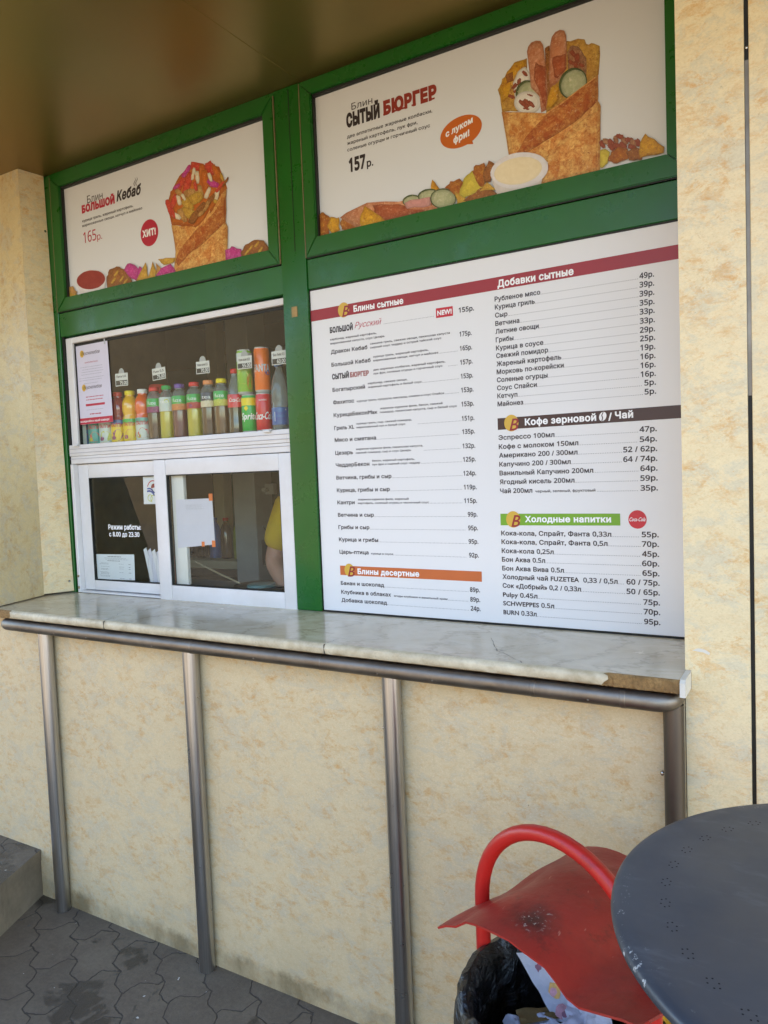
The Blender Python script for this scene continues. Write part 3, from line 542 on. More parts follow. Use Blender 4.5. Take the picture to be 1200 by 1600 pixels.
  ('filling', 'tan', [(-2.027,2.572),(-2.019,2.564),(-2.014,2.557),(-2.009,2.546),(-2.001,2.534),(-2,2.527),(-1.998,2.52),(-2.006,2.518),(-2.015,2.518),(-2.023,2.527),(-2.034,2.537),(-2.038,2.547),(-2.045,2.557),(-2.046,2.562),(-2.046,2.569),(-2.037,2.57)]),
  ('filling', 'brown', [(-1.995,2.516),(-1.991,2.521),(-1.986,2.529),(-1.977,2.537),(-1.968,2.545),(-1.96,2.546),(-1.953,2.55),(-1.944,2.544),(-1.937,2.538),(-1.94,2.53),(-1.947,2.521),(-1.955,2.514),(-1.962,2.507),(-1.969,2.505),(-1.977,2.504),(-1.987,2.51)]),
  ('filling', 'cream', [(-2.063,2.565),(-2.056,2.562),(-2.05,2.558),(-2.041,2.553),(-2.033,2.547),(-2.03,2.542),(-2.026,2.537),(-2.03,2.535),(-2.034,2.531),(-2.045,2.535),(-2.053,2.538),(-2.06,2.543),(-2.067,2.548),(-2.072,2.553),(-2.073,2.556),(-2.067,2.561)]),
  ('filling', 'gold', [(-1.864,2.57),(-1.86,2.568),(-1.855,2.566),(-1.849,2.563),(-1.843,2.559),(-1.841,2.556),(-1.838,2.554),(-1.84,2.551),(-1.842,2.547),(-1.848,2.549),(-1.854,2.55),(-1.86,2.554),(-1.866,2.556),(-1.869,2.56),(-1.869,2.561),(-1.866,2.565)]),
  ('filling', 'red', [(-1.858,2.593),(-1.854,2.6),(-1.846,2.604),(-1.839,2.612),(-1.827,2.618),(-1.823,2.62),(-1.816,2.624),(-1.812,2.621),(-1.809,2.618),(-1.816,2.612),(-1.822,2.605),(-1.831,2.598),(-1.839,2.593),(-1.844,2.589),(-1.851,2.588),(-1.855,2.592)]),
  ('filling', 'gold', [(-1.824,2.652),(-1.822,2.646),(-1.818,2.641),(-1.816,2.634),(-1.813,2.626),(-1.812,2.622),(-1.812,2.618),(-1.817,2.62),(-1.819,2.619),(-1.823,2.624),(-1.828,2.631),(-1.831,2.637),(-1.831,2.644),(-1.831,2.647),(-1.832,2.651),(-1.829,2.651)]),
  ('filling', 'brown', [(-1.823,2.605),(-1.821,2.61),(-1.816,2.613),(-1.809,2.62),(-1.804,2.625),(-1.8,2.627),(-1.796,2.631),(-1.793,2.628),(-1.792,2.626),(-1.794,2.622),(-1.799,2.615),(-1.806,2.611),(-1.81,2.605),(-1.816,2.604),(-1.817,2.601),(-1.82,2.602)]),
  ('filling', 'red', [(-2.065,2.58),(-2.063,2.574),(-2.059,2.567),(-2.057,2.559),(-2.056,2.55),(-2.055,2.544),(-2.055,2.539),(-2.06,2.541),(-2.064,2.54),(-2.068,2.55),(-2.072,2.556),(-2.073,2.563),(-2.075,2.572),(-2.075,2.577),(-2.075,2.579),(-2.068,2.58)]),
  ('filling', 'cream', [(-2.012,2.62),(-2.008,2.617),(-2.006,2.614),(-2.004,2.609),(-2,2.601),(-1.997,2.597),(-1.998,2.595),(-2.002,2.594),(-2.007,2.593),(-2.01,2.599),(-2.016,2.603),(-2.017,2.608),(-2.021,2.612),(-2.023,2.616),(-2.022,2.618),(-2.018,2.62)]),
  ('filling', 'cream', [(-1.877,2.664),(-1.875,2.66),(-1.872,2.655),(-1.869,2.647),(-1.867,2.639),(-1.868,2.635),(-1.867,2.63),(-1.87,2.631),(-1.875,2.631),(-1.881,2.638),(-1.883,2.643),(-1.887,2.651),(-1.888,2.656),(-1.889,2.662),(-1.887,2.664),(-1.883,2.663)]),
  ('filling', 'red', [(-1.945,2.648),(-1.943,2.642),(-1.942,2.638),(-1.939,2.629),(-1.939,2.623),(-1.939,2.618),(-1.938,2.615),(-1.942,2.615),(-1.948,2.615),(-1.954,2.621),(-1.956,2.629),(-1.957,2.636),(-1.958,2.642),(-1.959,2.646),(-1.957,2.648),(-1.952,2.65)]),
  ('filling', 'tan', [(-1.948,2.531),(-1.944,2.534),(-1.94,2.536),(-1.934,2.539),(-1.927,2.541),(-1.922,2.54),(-1.916,2.541),(-1.912,2.536),(-1.911,2.534),(-1.916,2.531),(-1.919,2.528),(-1.927,2.525),(-1.933,2.523),(-1.936,2.524),(-1.941,2.523),(-1.946,2.528)]),
  ('pancake_wrap', 'crepe', [(-2.078,2.52),(-2.066,2.516),(-2.054,2.513),(-2.044,2.508),(-2.026,2.505),(-2.005,2.5),(-1.989,2.496),(-1.981,2.492),(-1.973,2.486),(-1.965,2.482),(-1.949,2.489),(-1.933,2.493),(-1.918,2.5),(-1.897,2.512),(-1.878,2.523),(-1.858,2.536),(-1.841,2.555),(-1.822,2.574),(-1.803,2.594),(-1.809,2.556),(-1.81,2.517),(-1.816,2.478),(-1.813,2.474),(-1.81,2.469),(-1.807,2.463),(-1.81,2.42),(-1.814,2.377),(-1.818,2.341),(-2.078,2.341),(-2.076,2.363),(-2.069,2.394),(-2.064,2.422),(-2.067,2.456),(-2.072,2.489)]),
  ('pancake_wrap', 'crepe_dark', [(-1.96,2.478),(-1.944,2.485),(-1.931,2.49),(-1.913,2.494),(-1.89,2.508),(-1.868,2.52),(-1.847,2.532),(-1.835,2.544),(-1.819,2.557),(-1.807,2.573),(-1.812,2.542),(-1.812,2.51),(-1.815,2.482),(-1.848,2.464),(-1.881,2.449),(-1.914,2.432),(-1.942,2.419),(-1.974,2.411),(-2.004,2.399),(-2.019,2.387),(-2.037,2.379),(-2.053,2.369),(-2.06,2.375),(-2.061,2.38),(-2.068,2.384),(-2.063,2.396),(-2.056,2.409),(-2.048,2.42),(-2.019,2.441),(-1.988,2.459)]),
  ('pancake_wrap', 'crepe', [(-1.813,2.449),(-1.814,2.404),(-1.816,2.359),(-1.818,2.341),(-2.048,2.341),(-2.03,2.349),(-2.008,2.364),(-1.981,2.375),(-1.945,2.392),(-1.911,2.407),(-1.879,2.422),(-1.86,2.43),(-1.837,2.442)]),
  ('sauce_cup', 'white_cup', [(-2.446,2.387),(-2.447,2.377),(-2.452,2.369),(-2.462,2.361),(-2.475,2.355),(-2.491,2.351),(-2.51,2.349),(-2.53,2.349),(-2.55,2.352),(-2.57,2.356),(-2.588,2.362),(-2.604,2.37),(-2.616,2.379),(-2.624,2.389),(-2.627,2.399),(-2.626,2.408),(-2.62,2.417),(-2.61,2.425),(-2.596,2.43),(-2.579,2.434),(-2.56,2.436),(-2.54,2.436),(-2.52,2.433),(-2.501,2.429),(-2.483,2.422),(-2.468,2.414),(-2.457,2.406),(-2.449,2.396)]),
  ('sauce_cup', 'white_cup', [(-2.6,2.341),(-2.625,2.403),(-2.446,2.385),(-2.463,2.341)]),
  ('sauce_cup', 'ketchup', [(-2.452,2.39),(-2.453,2.382),(-2.458,2.375),(-2.467,2.369),(-2.48,2.364),(-2.495,2.36),(-2.513,2.359),(-2.531,2.359),(-2.55,2.361),(-2.569,2.365),(-2.586,2.37),(-2.6,2.377),(-2.612,2.385),(-2.619,2.393),(-2.622,2.402),(-2.621,2.41),(-2.616,2.418),(-2.606,2.424),(-2.593,2.429),(-2.577,2.433),(-2.559,2.434),(-2.54,2.434),(-2.521,2.431),(-2.503,2.427),(-2.486,2.422),(-2.473,2.415),(-2.462,2.407),(-2.455,2.399)]),
  ('side_food', 'tan', [(-2.68,2.392),(-2.676,2.392),(-2.665,2.389),(-2.647,2.389),(-2.641,2.381),(-2.637,2.372),(-2.625,2.363),(-2.63,2.355),(-2.637,2.348),(-2.639,2.341),(-2.68,2.341)]),
  ('side_food', 'gold', [(-2.68,2.368),(-2.666,2.365),(-2.647,2.356),(-2.623,2.352),(-2.624,2.344),(-2.615,2.341),(-2.615,2.341),(-2.671,2.341),(-2.672,2.341),(-2.68,2.342)]),
  ('side_food', 'brown', [(-2.443,2.393),(-2.433,2.4),(-2.433,2.408),(-2.425,2.418),(-2.413,2.419),(-2.393,2.42),(-2.384,2.423),(-2.366,2.419),(-2.358,2.412),(-2.341,2.405),(-2.329,2.395),(-2.323,2.387),(-2.31,2.377),(-2.306,2.365),(-2.299,2.351),(-2.299,2.341),(-2.431,2.341),(-2.442,2.341),(-2.444,2.36),(-2.444,2.377)]),
  ('side_food', 'magenta', [(-2.343,2.403),(-2.337,2.408),(-2.332,2.415),(-2.32,2.423),(-2.305,2.422),(-2.292,2.416),(-2.283,2.413),(-2.272,2.404),(-2.266,2.397),(-2.255,2.39),(-2.264,2.379),(-2.268,2.365),(-2.278,2.351),(-2.287,2.358),(-2.305,2.364),(-2.315,2.372),(-2.326,2.383),(-2.334,2.394)]),
  ('side_food', 'magenta', [(-2.276,2.359),(-2.267,2.373),(-2.263,2.388),(-2.258,2.402),(-2.248,2.399),(-2.244,2.393),(-2.238,2.386),(-2.245,2.371),(-2.245,2.349),(-2.246,2.341),(-2.282,2.341),(-2.28,2.346)]),
  ('side_food', 'gold', [(-2.262,2.341),(-2.278,2.352),(-2.26,2.372),(-2.242,2.39),(-2.222,2.411),(-2.215,2.39),(-2.216,2.371),(-2.211,2.349),(-2.219,2.342),(-2.219,2.341)]),
  ('side_food', 'gold', [(-2.218,2.341),(-2.224,2.342),(-2.205,2.365),(-2.193,2.388),(-2.183,2.409),(-2.18,2.399),(-2.175,2.385),(-2.167,2.369),(-2.174,2.354),(-2.176,2.341)]),
  ('side_food', 'tan', [(-2.168,2.4),(-2.154,2.388),(-2.145,2.379),(-2.129,2.369),(-2.113,2.373),(-2.099,2.377),(-2.09,2.38),(-2.101,2.374),(-2.114,2.365),(-2.13,2.356),(-2.142,2.352),(-2.158,2.346),(-2.169,2.341),(-2.169,2.36),(-2.166,2.378)]),
  ('side_food', 'gold', [(-2.156,2.41),(-2.146,2.41),(-2.131,2.408),(-2.115,2.409),(-2.099,2.406),(-2.08,2.403),(-2.063,2.401),(-2.066,2.396),(-2.069,2.391),(-2.072,2.386),(-2.091,2.384),(-2.107,2.384),(-2.126,2.385),(-2.14,2.395),(-2.146,2.404)]),
  ('side_food', 'magenta', [(-2.172,2.349),(-2.163,2.36),(-2.149,2.369),(-2.142,2.376),(-2.123,2.379),(-2.108,2.381),(-2.091,2.383),(-2.084,2.373),(-2.076,2.368),(-2.07,2.358),(-2.067,2.353),(-2.073,2.344),(-2.075,2.341),(-2.163,2.341),(-2.164,2.341)]),
  ('side_food', 'magenta', [(-1.823,2.386),(-1.816,2.386),(-1.8,2.387),(-1.793,2.393),(-1.782,2.389),(-1.769,2.381),(-1.752,2.376),(-1.747,2.369),(-1.747,2.362),(-1.743,2.353),(-1.748,2.348),(-1.748,2.341),(-1.821,2.341),(-1.823,2.355),(-1.823,2.37)]),
  ('side_food', 'brown', [(-1.754,2.364),(-1.742,2.372),(-1.738,2.381),(-1.73,2.387),(-1.716,2.388),(-1.702,2.393),(-1.69,2.395),(-1.675,2.393),(-1.661,2.389),(-1.649,2.386),(-1.644,2.378),(-1.636,2.368),(-1.629,2.358),(-1.627,2.348),(-1.631,2.341),(-1.631,2.341),(-1.755,2.341),(-1.755,2.342),(-1.751,2.354)]),
  ('side_food', 'gold', [(-2.401,2.39),(-2.4,2.394),(-2.394,2.396),(-2.389,2.401),(-2.383,2.404),(-2.38,2.407),(-2.376,2.407),(-2.372,2.405),(-2.369,2.403),(-2.375,2.398),(-2.377,2.394),(-2.384,2.392),(-2.389,2.388),(-2.391,2.386),(-2.396,2.385),(-2.398,2.387)]),
  ('side_food', 'gold', [(-2.372,2.364),(-2.368,2.367),(-2.367,2.37),(-2.361,2.373),(-2.354,2.378),(-2.352,2.382),(-2.345,2.382),(-2.342,2.381),(-2.341,2.378),(-2.347,2.373),(-2.348,2.369),(-2.355,2.366),(-2.359,2.362),(-2.361,2.36),(-2.366,2.361),(-2.369,2.361)]),
  ('side_food', 'gold', [(-2.352,2.35),(-2.35,2.353),(-2.346,2.356),(-2.34,2.362),(-2.335,2.365),(-2.329,2.366),(-2.327,2.368),(-2.325,2.367),(-2.321,2.364),(-2.326,2.36),(-2.33,2.356),(-2.335,2.352),(-2.34,2.349),(-2.345,2.347),(-2.347,2.346),(-2.351,2.348)]),
  ('side_food', 'gold', [(-2.42,2.365),(-2.416,2.369),(-2.413,2.37),(-2.409,2.375),(-2.402,2.379),(-2.396,2.381),(-2.392,2.383),(-2.389,2.38),(-2.387,2.378),(-2.391,2.373),(-2.396,2.37),(-2.401,2.366),(-2.405,2.363),(-2.409,2.361),(-2.413,2.361),(-2.416,2.363)]),
  ('side_food', 'gold', [(-1.721,2.365),(-1.718,2.369),(-1.714,2.371),(-1.71,2.374),(-1.706,2.377),(-1.702,2.379),(-1.699,2.381),(-1.699,2.38),(-1.695,2.378),(-1.698,2.375),(-1.701,2.37),(-1.706,2.367),(-1.71,2.364),(-1.712,2.363),(-1.715,2.361),(-1.717,2.362)]),
  ('side_food', 'gold', [(-1.692,2.372),(-1.69,2.375),(-1.686,2.378),(-1.683,2.381),(-1.677,2.385),(-1.675,2.386),(-1.671,2.388),(-1.67,2.388),(-1.668,2.384),(-1.669,2.381),(-1.673,2.377),(-1.677,2.373),(-1.681,2.37),(-1.683,2.369),(-1.687,2.369),(-1.69,2.371)]),
  ('side_food', 'gold', [(-1.677,2.352),(-1.675,2.354),(-1.672,2.357),(-1.667,2.36),(-1.662,2.364),(-1.66,2.366),(-1.657,2.367),(-1.654,2.364),(-1.652,2.363),(-1.657,2.359),(-1.659,2.356),(-1.661,2.353),(-1.666,2.35),(-1.67,2.349),(-1.672,2.348),(-1.675,2.349)]),
  ('side_food', 'gold', [(-1.738,2.353),(-1.735,2.357),(-1.732,2.358),(-1.728,2.362),(-1.723,2.366),(-1.72,2.367),(-1.717,2.369),(-1.716,2.367),(-1.713,2.366),(-1.715,2.361),(-1.718,2.358),(-1.723,2.356),(-1.728,2.351),(-1.729,2.349),(-1.733,2.35),(-1.734,2.351)]),
]
RIGHT_FOOD = [  # printed picture: piece, ink, outline (x, z) on the poster
  ('pancake_wrap', 'crepe_pale', [(-0.7962,2.642),(-0.7906,2.648),(-0.789,2.652),(-0.7855,2.655),(-0.7825,2.667),(-0.7733,2.671),(-0.769,2.68),(-0.7618,2.685),(-0.7547,2.692),(-0.744,2.701),(-0.7353,2.701),(-0.7184,2.7),(-0.7093,2.701),(-0.7095,2.655),(-0.706,2.605),(-0.7049,2.558),(-0.7326,2.565),(-0.7595,2.574),(-0.7852,2.578),(-0.7883,2.601),(-0.7896,2.619)]),
  ('pancake_wrap', 'crepe_pale', [(-0.6595,2.541),(-0.6581,2.591),(-0.6509,2.635),(-0.6479,2.683),(-0.6312,2.692),(-0.6147,2.703),(-0.5987,2.712),(-0.5898,2.708),(-0.5809,2.708),(-0.5748,2.708),(-0.5686,2.708),(-0.5591,2.704),(-0.5514,2.701),(-0.5496,2.696),(-0.5492,2.694),(-0.5471,2.688),(-0.5406,2.684),(-0.5336,2.686),(-0.5274,2.683),(-0.5219,2.679),(-0.5165,2.675),(-0.5124,2.672),(-0.5119,2.65),(-0.5143,2.624),(-0.5169,2.601),(-0.549,2.585),(-0.5815,2.57),(-0.615,2.556),(-0.6282,2.551),(-0.6448,2.545)]),
  ('filling', 'onion', [(-0.598,2.683),(-0.5945,2.687),(-0.5898,2.694),(-0.5881,2.696),(-0.5815,2.695),(-0.5715,2.689),(-0.5665,2.686),(-0.56,2.676),(-0.5536,2.662),(-0.5476,2.652),(-0.5474,2.639),(-0.5476,2.621),(-0.5499,2.608),(-0.5633,2.614),(-0.5798,2.619),(-0.5962,2.627),(-0.5974,2.645),(-0.5974,2.663)]),
  ('filling', 'bacon', [(-0.5856,2.685),(-0.5834,2.684),(-0.5808,2.681),(-0.5776,2.676),(-0.5758,2.671),(-0.5768,2.67),(-0.5748,2.666),(-0.5761,2.666),(-0.5804,2.664),(-0.5848,2.669),(-0.5864,2.67),(-0.588,2.674),(-0.592,2.679),(-0.5934,2.682),(-0.592,2.682),(-0.5878,2.683)]),
  ('filling', 'bacon', [(-0.5675,2.671),(-0.5659,2.666),(-0.5652,2.663),(-0.565,2.658),(-0.5654,2.653),(-0.5644,2.65),(-0.567,2.647),(-0.5712,2.647),(-0.5737,2.648),(-0.578,2.655),(-0.5792,2.659),(-0.5792,2.664),(-0.5787,2.667),(-0.5792,2.671),(-0.5766,2.671),(-0.5737,2.672)]),
  ('filling', 'bacon', [(-0.574,2.655),(-0.5719,2.652),(-0.572,2.649),(-0.5693,2.642),(-0.5692,2.639),(-0.5689,2.634),(-0.5688,2.633),(-0.5737,2.634),(-0.5769,2.633),(-0.5793,2.636),(-0.5816,2.642),(-0.5824,2.644),(-0.5845,2.65),(-0.582,2.653),(-0.5831,2.654),(-0.5783,2.653)]),
  ('filling', 'bacon', [(-0.5912,2.662),(-0.5896,2.66),(-0.5866,2.658),(-0.5831,2.655),(-0.5821,2.651),(-0.5812,2.65),(-0.579,2.647),(-0.5819,2.647),(-0.5844,2.644),(-0.5866,2.647),(-0.59,2.648),(-0.5928,2.652),(-0.595,2.655),(-0.5963,2.658),(-0.5966,2.658),(-0.595,2.661)]),
  ('filling', 'bacon', [(-0.5661,2.645),(-0.5634,2.645),(-0.5611,2.642),(-0.5576,2.641),(-0.5547,2.639),(-0.5551,2.637),(-0.5524,2.635),(-0.5529,2.632),(-0.5553,2.631),(-0.5568,2.632),(-0.5603,2.631),(-0.5623,2.635),(-0.5666,2.636),(-0.5671,2.638),(-0.5684,2.64),(-0.5685,2.643)]),
  ('filling', 'brown', [(-0.6582,2.711),(-0.6539,2.713),(-0.6506,2.714),(-0.6449,2.714),(-0.6453,2.666),(-0.6465,2.616),(-0.6477,2.566),(-0.6523,2.561),(-0.655,2.556),(-0.6597,2.554),(-0.6598,2.606),(-0.6581,2.658)]),
  ('filling', 'potato', [(-0.7672,2.682),(-0.759,2.687),(-0.7517,2.693),(-0.7459,2.7),(-0.7321,2.698),(-0.7208,2.699),(-0.7108,2.698),(-0.7115,2.691),(-0.7142,2.686),(-0.7139,2.678),(-0.7248,2.675),(-0.737,2.671),(-0.7502,2.666),(-0.7571,2.648),(-0.7612,2.632),(-0.7643,2.613),(-0.7719,2.609),(-0.777,2.606),(-0.7837,2.602),(-0.7851,2.612),(-0.7869,2.626),(-0.7911,2.638),(-0.7842,2.654),(-0.7759,2.667)]),
  ('filling', 'brown', [(-0.7737,2.672),(-0.7662,2.675),(-0.7603,2.676),(-0.7502,2.677),(-0.7502,2.669),(-0.7502,2.66),(-0.7482,2.653),(-0.7551,2.652),(-0.7631,2.652),(-0.7677,2.651),(-0.7691,2.657),(-0.7708,2.666)]),
  ('filling', 'sauce', [(-0.7514,2.647),(-0.7452,2.656),(-0.7403,2.665),(-0.7358,2.673),(-0.7294,2.676),(-0.7221,2.679),(-0.7136,2.679),(-0.7106,2.674),(-0.7049,2.664),(-0.7011,2.659),(-0.7003,2.651),(-0.7014,2.642),(-0.7039,2.633),(-0.7129,2.627),(-0.7223,2.624),(-0.73,2.62),(-0.7352,2.616),(-0.7421,2.611),(-0.7455,2.604),(-0.7482,2.618),(-0.7495,2.633)]),
  ('filling', 'bacon', [(-0.7209,2.672),(-0.717,2.669),(-0.7146,2.667),(-0.7116,2.664),(-0.7095,2.659),(-0.7092,2.658),(-0.7075,2.655),(-0.7094,2.653),(-0.712,2.653),(-0.7141,2.654),(-0.7187,2.658),(-0.7209,2.661),(-0.7228,2.665),(-0.7237,2.666),(-0.7251,2.669),(-0.7223,2.67)]),
  ('filling', 'bacon', [(-0.7281,2.652),(-0.727,2.649),(-0.7275,2.647),(-0.7278,2.642),(-0.7301,2.638),(-0.7305,2.637),(-0.7327,2.636),(-0.7372,2.636),(-0.7393,2.637),(-0.7381,2.64),(-0.7391,2.645),(-0.7384,2.65),(-0.7373,2.652),(-0.7343,2.652),(-0.7336,2.654),(-0.7297,2.654)]),
  ('filling', 'bacon', [(-0.7364,2.639),(-0.7388,2.637),(-0.7398,2.634),(-0.7423,2.633),(-0.7474,2.63),(-0.75,2.63),(-0.7512,2.629),(-0.754,2.633),(-0.7565,2.634),(-0.7536,2.638),(-0.752,2.639),(-0.7495,2.642),(-0.7463,2.644),(-0.7449,2.646),(-0.7423,2.644),(-0.7405,2.642)]),
  ('filling', 'bacon', [(-0.729,2.62),(-0.7314,2.619),(-0.736,2.619),(-0.739,2.617),(-0.7448,2.619),(-0.7468,2.618),(-0.7491,2.62),(-0.7511,2.624),(-0.7514,2.626),(-0.7479,2.625),(-0.7442,2.628),(-0.7399,2.627),(-0.7369,2.627),(-0.7326,2.628),(-0.7321,2.626),(-0.7303,2.621)]),
  ('filling', 'bacon', [(-0.7479,2.603),(-0.7506,2.605),(-0.7538,2.604),(-0.7578,2.608),(-0.7623,2.611),(-0.7664,2.614),(-0.7671,2.616),(-0.7652,2.617),(-0.7653,2.62),(-0.7595,2.619),(-0.7559,2.616),(-0.7512,2.615),(-0.7491,2.611),(-0.7469,2.609),(-0.7456,2.607),(-0.7481,2.605)]),
  ('filling', 'pickle_rim', [(-0.6748,2.597),(-0.6759,2.589),(-0.6786,2.582),(-0.6829,2.576),(-0.6885,2.572),(-0.6951,2.57),(-0.7025,2.569),(-0.7102,2.57),(-0.718,2.573),(-0.7253,2.578),(-0.7318,2.584),(-0.7372,2.591),(-0.7412,2.599),(-0.7435,2.608),(-0.7442,2.616),(-0.743,2.624),(-0.7402,2.631),(-0.7358,2.637),(-0.7301,2.641),(-0.7233,2.643),(-0.7159,2.644),(-0.7081,2.642),(-0.7005,2.639),(-0.6933,2.635),(-0.6869,2.628),(-0.6816,2.621),(-0.6777,2.613),(-0.6754,2.605)]),
  ('filling', 'pickle', [(-0.6769,2.595),(-0.6779,2.588),(-0.6803,2.582),(-0.684,2.577),(-0.6889,2.573),(-0.6948,2.571),(-0.7013,2.57),(-0.7081,2.571),(-0.7148,2.574),(-0.7212,2.578),(-0.7269,2.584),(-0.7317,2.59),(-0.7351,2.597),(-0.7372,2.605),(-0.7378,2.612),(-0.7368,2.619),(-0.7343,2.626),(-0.7305,2.631),(-0.7254,2.634),(-0.7195,2.636),(-0.713,2.637),(-0.7062,2.636),(-0.6995,2.633),(-0.6931,2.629),(-0.6875,2.623),(-0.6829,2.617),(-0.6795,2.61),(-0.6775,2.603)]),
  ('filling', 'sauce', [(-0.6713,2.572),(-0.6724,2.566),(-0.6754,2.56),(-0.6802,2.555),(-0.6864,2.552),(-0.6938,2.55),(-0.7021,2.55),(-0.7108,2.552),(-0.7194,2.555),(-0.7277,2.559),(-0.735,2.565),(-0.7411,2.572),(-0.7457,2.579),(-0.7484,2.586),(-0.7492,2.593),(-0.748,2.6),(-0.7449,2.606),(-0.74,2.61),(-0.7336,2.614),(-0.726,2.615),(-0.7177,2.615),(-0.709,2.613),(-0.7004,2.61),(-0.6922,2.606),(-0.685,2.6),(-0.6791,2.593),(-0.6747,2.586),(-0.672,2.579)]),
  ('filling', 'bacon', [(-0.731,2.597),(-0.7269,2.593),(-0.7212,2.591),(-0.715,2.583),(-0.7099,2.579),(-0.7083,2.576),(-0.7047,2.57),(-0.7083,2.57),(-0.7107,2.567),(-0.7164,2.569),(-0.722,2.575),(-0.7263,2.579),(-0.7318,2.585),(-0.7347,2.59),(-0.7363,2.592),(-0.7336,2.597)]),
  ('filling', 'bacon', [(-0.7173,2.596),(-0.7155,2.594),(-0.7103,2.591),(-0.7073,2.586),(-0.7016,2.579),(-0.699,2.575),(-0.6975,2.573),(-0.7003,2.57),(-0.7027,2.571),(-0.7065,2.573),(-0.7122,2.578),(-0.7156,2.581),(-0.7203,2.587),(-0.7227,2.59),(-0.7226,2.593),(-0.7204,2.594)]),
  ('filling', 'bacon', [(-0.7046,2.587),(-0.7012,2.584),(-0.6985,2.582),(-0.6951,2.578),(-0.6921,2.572),(-0.6911,2.57),(-0.6893,2.566),(-0.6912,2.566),(-0.6936,2.564),(-0.6991,2.568),(-0.7005,2.571),(-0.7039,2.575),(-0.7067,2.58),(-0.7083,2.583),(-0.7097,2.585),(-0.7068,2.587)]),
  ('filling', 'bacon', [(-0.723,2.574),(-0.7206,2.572),(-0.7176,2.572),(-0.7127,2.57),(-0.709,2.568),(-0.7092,2.566),(-0.7056,2.566),(-0.7057,2.564),(-0.7065,2.563),(-0.7111,2.563),(-0.7137,2.564),(-0.7162,2.567),(-0.72,2.567),(-0.721,2.568),(-0.7239,2.57),(-0.7226,2.573)]),
  ('filling', 'bacon', [(-0.7103,2.607),(-0.7081,2.604),(-0.7044,2.604),(-0.7031,2.603),(-0.6981,2.6),(-0.6984,2.599),(-0.696,2.599),(-0.6944,2.595),(-0.6968,2.595),(-0.6985,2.596),(-0.7018,2.597),(-0.7054,2.6),(-0.7075,2.601),(-0.7099,2.603),(-0.711,2.603),(-0.7109,2.604)]),
  ('sausage', 'sausage', [(-0.7081,2.717),(-0.7043,2.729),(-0.6961,2.737),(-0.6821,2.738),(-0.6697,2.733),(-0.6626,2.721),(-0.6602,2.702),(-0.6551,2.646),(-0.6539,2.583),(-0.6581,2.549),(-0.6728,2.546),(-0.6758,2.589),(-0.6994,2.619),(-0.7025,2.66)]),
  ('sausage', 'sausage_dark', [(-0.6838,2.682),(-0.6766,2.674),(-0.6685,2.669),(-0.6571,2.663),(-0.6568,2.635),(-0.6579,2.611),(-0.6547,2.583),(-0.6555,2.574),(-0.6589,2.565),(-0.6593,2.552),(-0.6618,2.558),(-0.6656,2.564),(-0.6688,2.572),(-0.671,2.584),(-0.6758,2.601),(-0.6798,2.614),(-0.6842,2.623),(-0.6885,2.633),(-0.6903,2.645),(-0.6891,2.657),(-0.6882,2.67)]),
  ('sausage', 'sausage', [(-0.6433,2.714),(-0.6379,2.734),(-0.6282,2.743),(-0.6159,2.745),(-0.604,2.739),(-0.5991,2.725),(-0.5984,2.687),(-0.6004,2.641),(-0.6213,2.616),(-0.6339,2.605),(-0.6483,2.605),(-0.6487,2.636)]),
  ('sausage', 'sausage_dark', [(-0.6379,2.68),(-0.6254,2.681),(-0.6123,2.678),(-0.6011,2.68),(-0.6012,2.668),(-0.6023,2.653),(-0.6002,2.642),(-0.6077,2.634),(-0.6177,2.629),(-0.6249,2.622),(-0.6278,2.624),(-0.6334,2.628),(-0.6343,2.631),(-0.6357,2.65),(-0.6391,2.666)]),
  ('filling', 'potato', [(-0.6593,2.553),(-0.6561,2.563),(-0.6551,2.573),(-0.6534,2.583),(-0.6491,2.589),(-0.6467,2.598),(-0.6426,2.605),(-0.6372,2.608),(-0.6321,2.607),(-0.6286,2.611),(-0.6273,2.608),(-0.624,2.603),(-0.6222,2.598),(-0.6239,2.588),(-0.6239,2.576),(-0.6246,2.567),(-0.6309,2.562),(-0.6373,2.558),(-0.6429,2.552),(-0.6479,2.552),(-0.6544,2.554)]),
  ('filling', 'pickle_rim', [(-0.5532,2.573),(-0.5586,2.567),(-0.5653,2.562),(-0.5729,2.559),(-0.5812,2.558),(-0.5896,2.559),(-0.5978,2.562),(-0.6054,2.567),(-0.6119,2.574),(-0.617,2.581),(-0.6204,2.59),(-0.6221,2.599),(-0.6218,2.608),(-0.6196,2.616),(-0.6156,2.623),(-0.6101,2.63),(-0.6032,2.634),(-0.5955,2.637),(-0.5872,2.638),(-0.5788,2.636),(-0.5707,2.633),(-0.5633,2.628),(-0.5569,2.622),(-0.552,2.615),(-0.5486,2.606),(-0.547,2.597),(-0.5473,2.589),(-0.5494,2.58)]),
  ('filling', 'pickle', [(-0.5547,2.573),(-0.5596,2.568),(-0.5656,2.563),(-0.5725,2.561),(-0.5799,2.56),(-0.5874,2.561),(-0.5947,2.563),(-0.6014,2.568),(-0.6072,2.573),(-0.6117,2.58),(-0.6147,2.588),(-0.6161,2.596),(-0.6158,2.604),(-0.6137,2.611),(-0.6101,2.618),(-0.6051,2.624),(-0.599,2.628),(-0.592,2.63),(-0.5846,2.631),(-0.5771,2.63),(-0.5698,2.627),(-0.5633,2.623),(-0.5576,2.618),(-0.5533,2.611),(-0.5503,2.603),(-0.549,2.595),(-0.5493,2.587),(-0.5512,2.58)]),
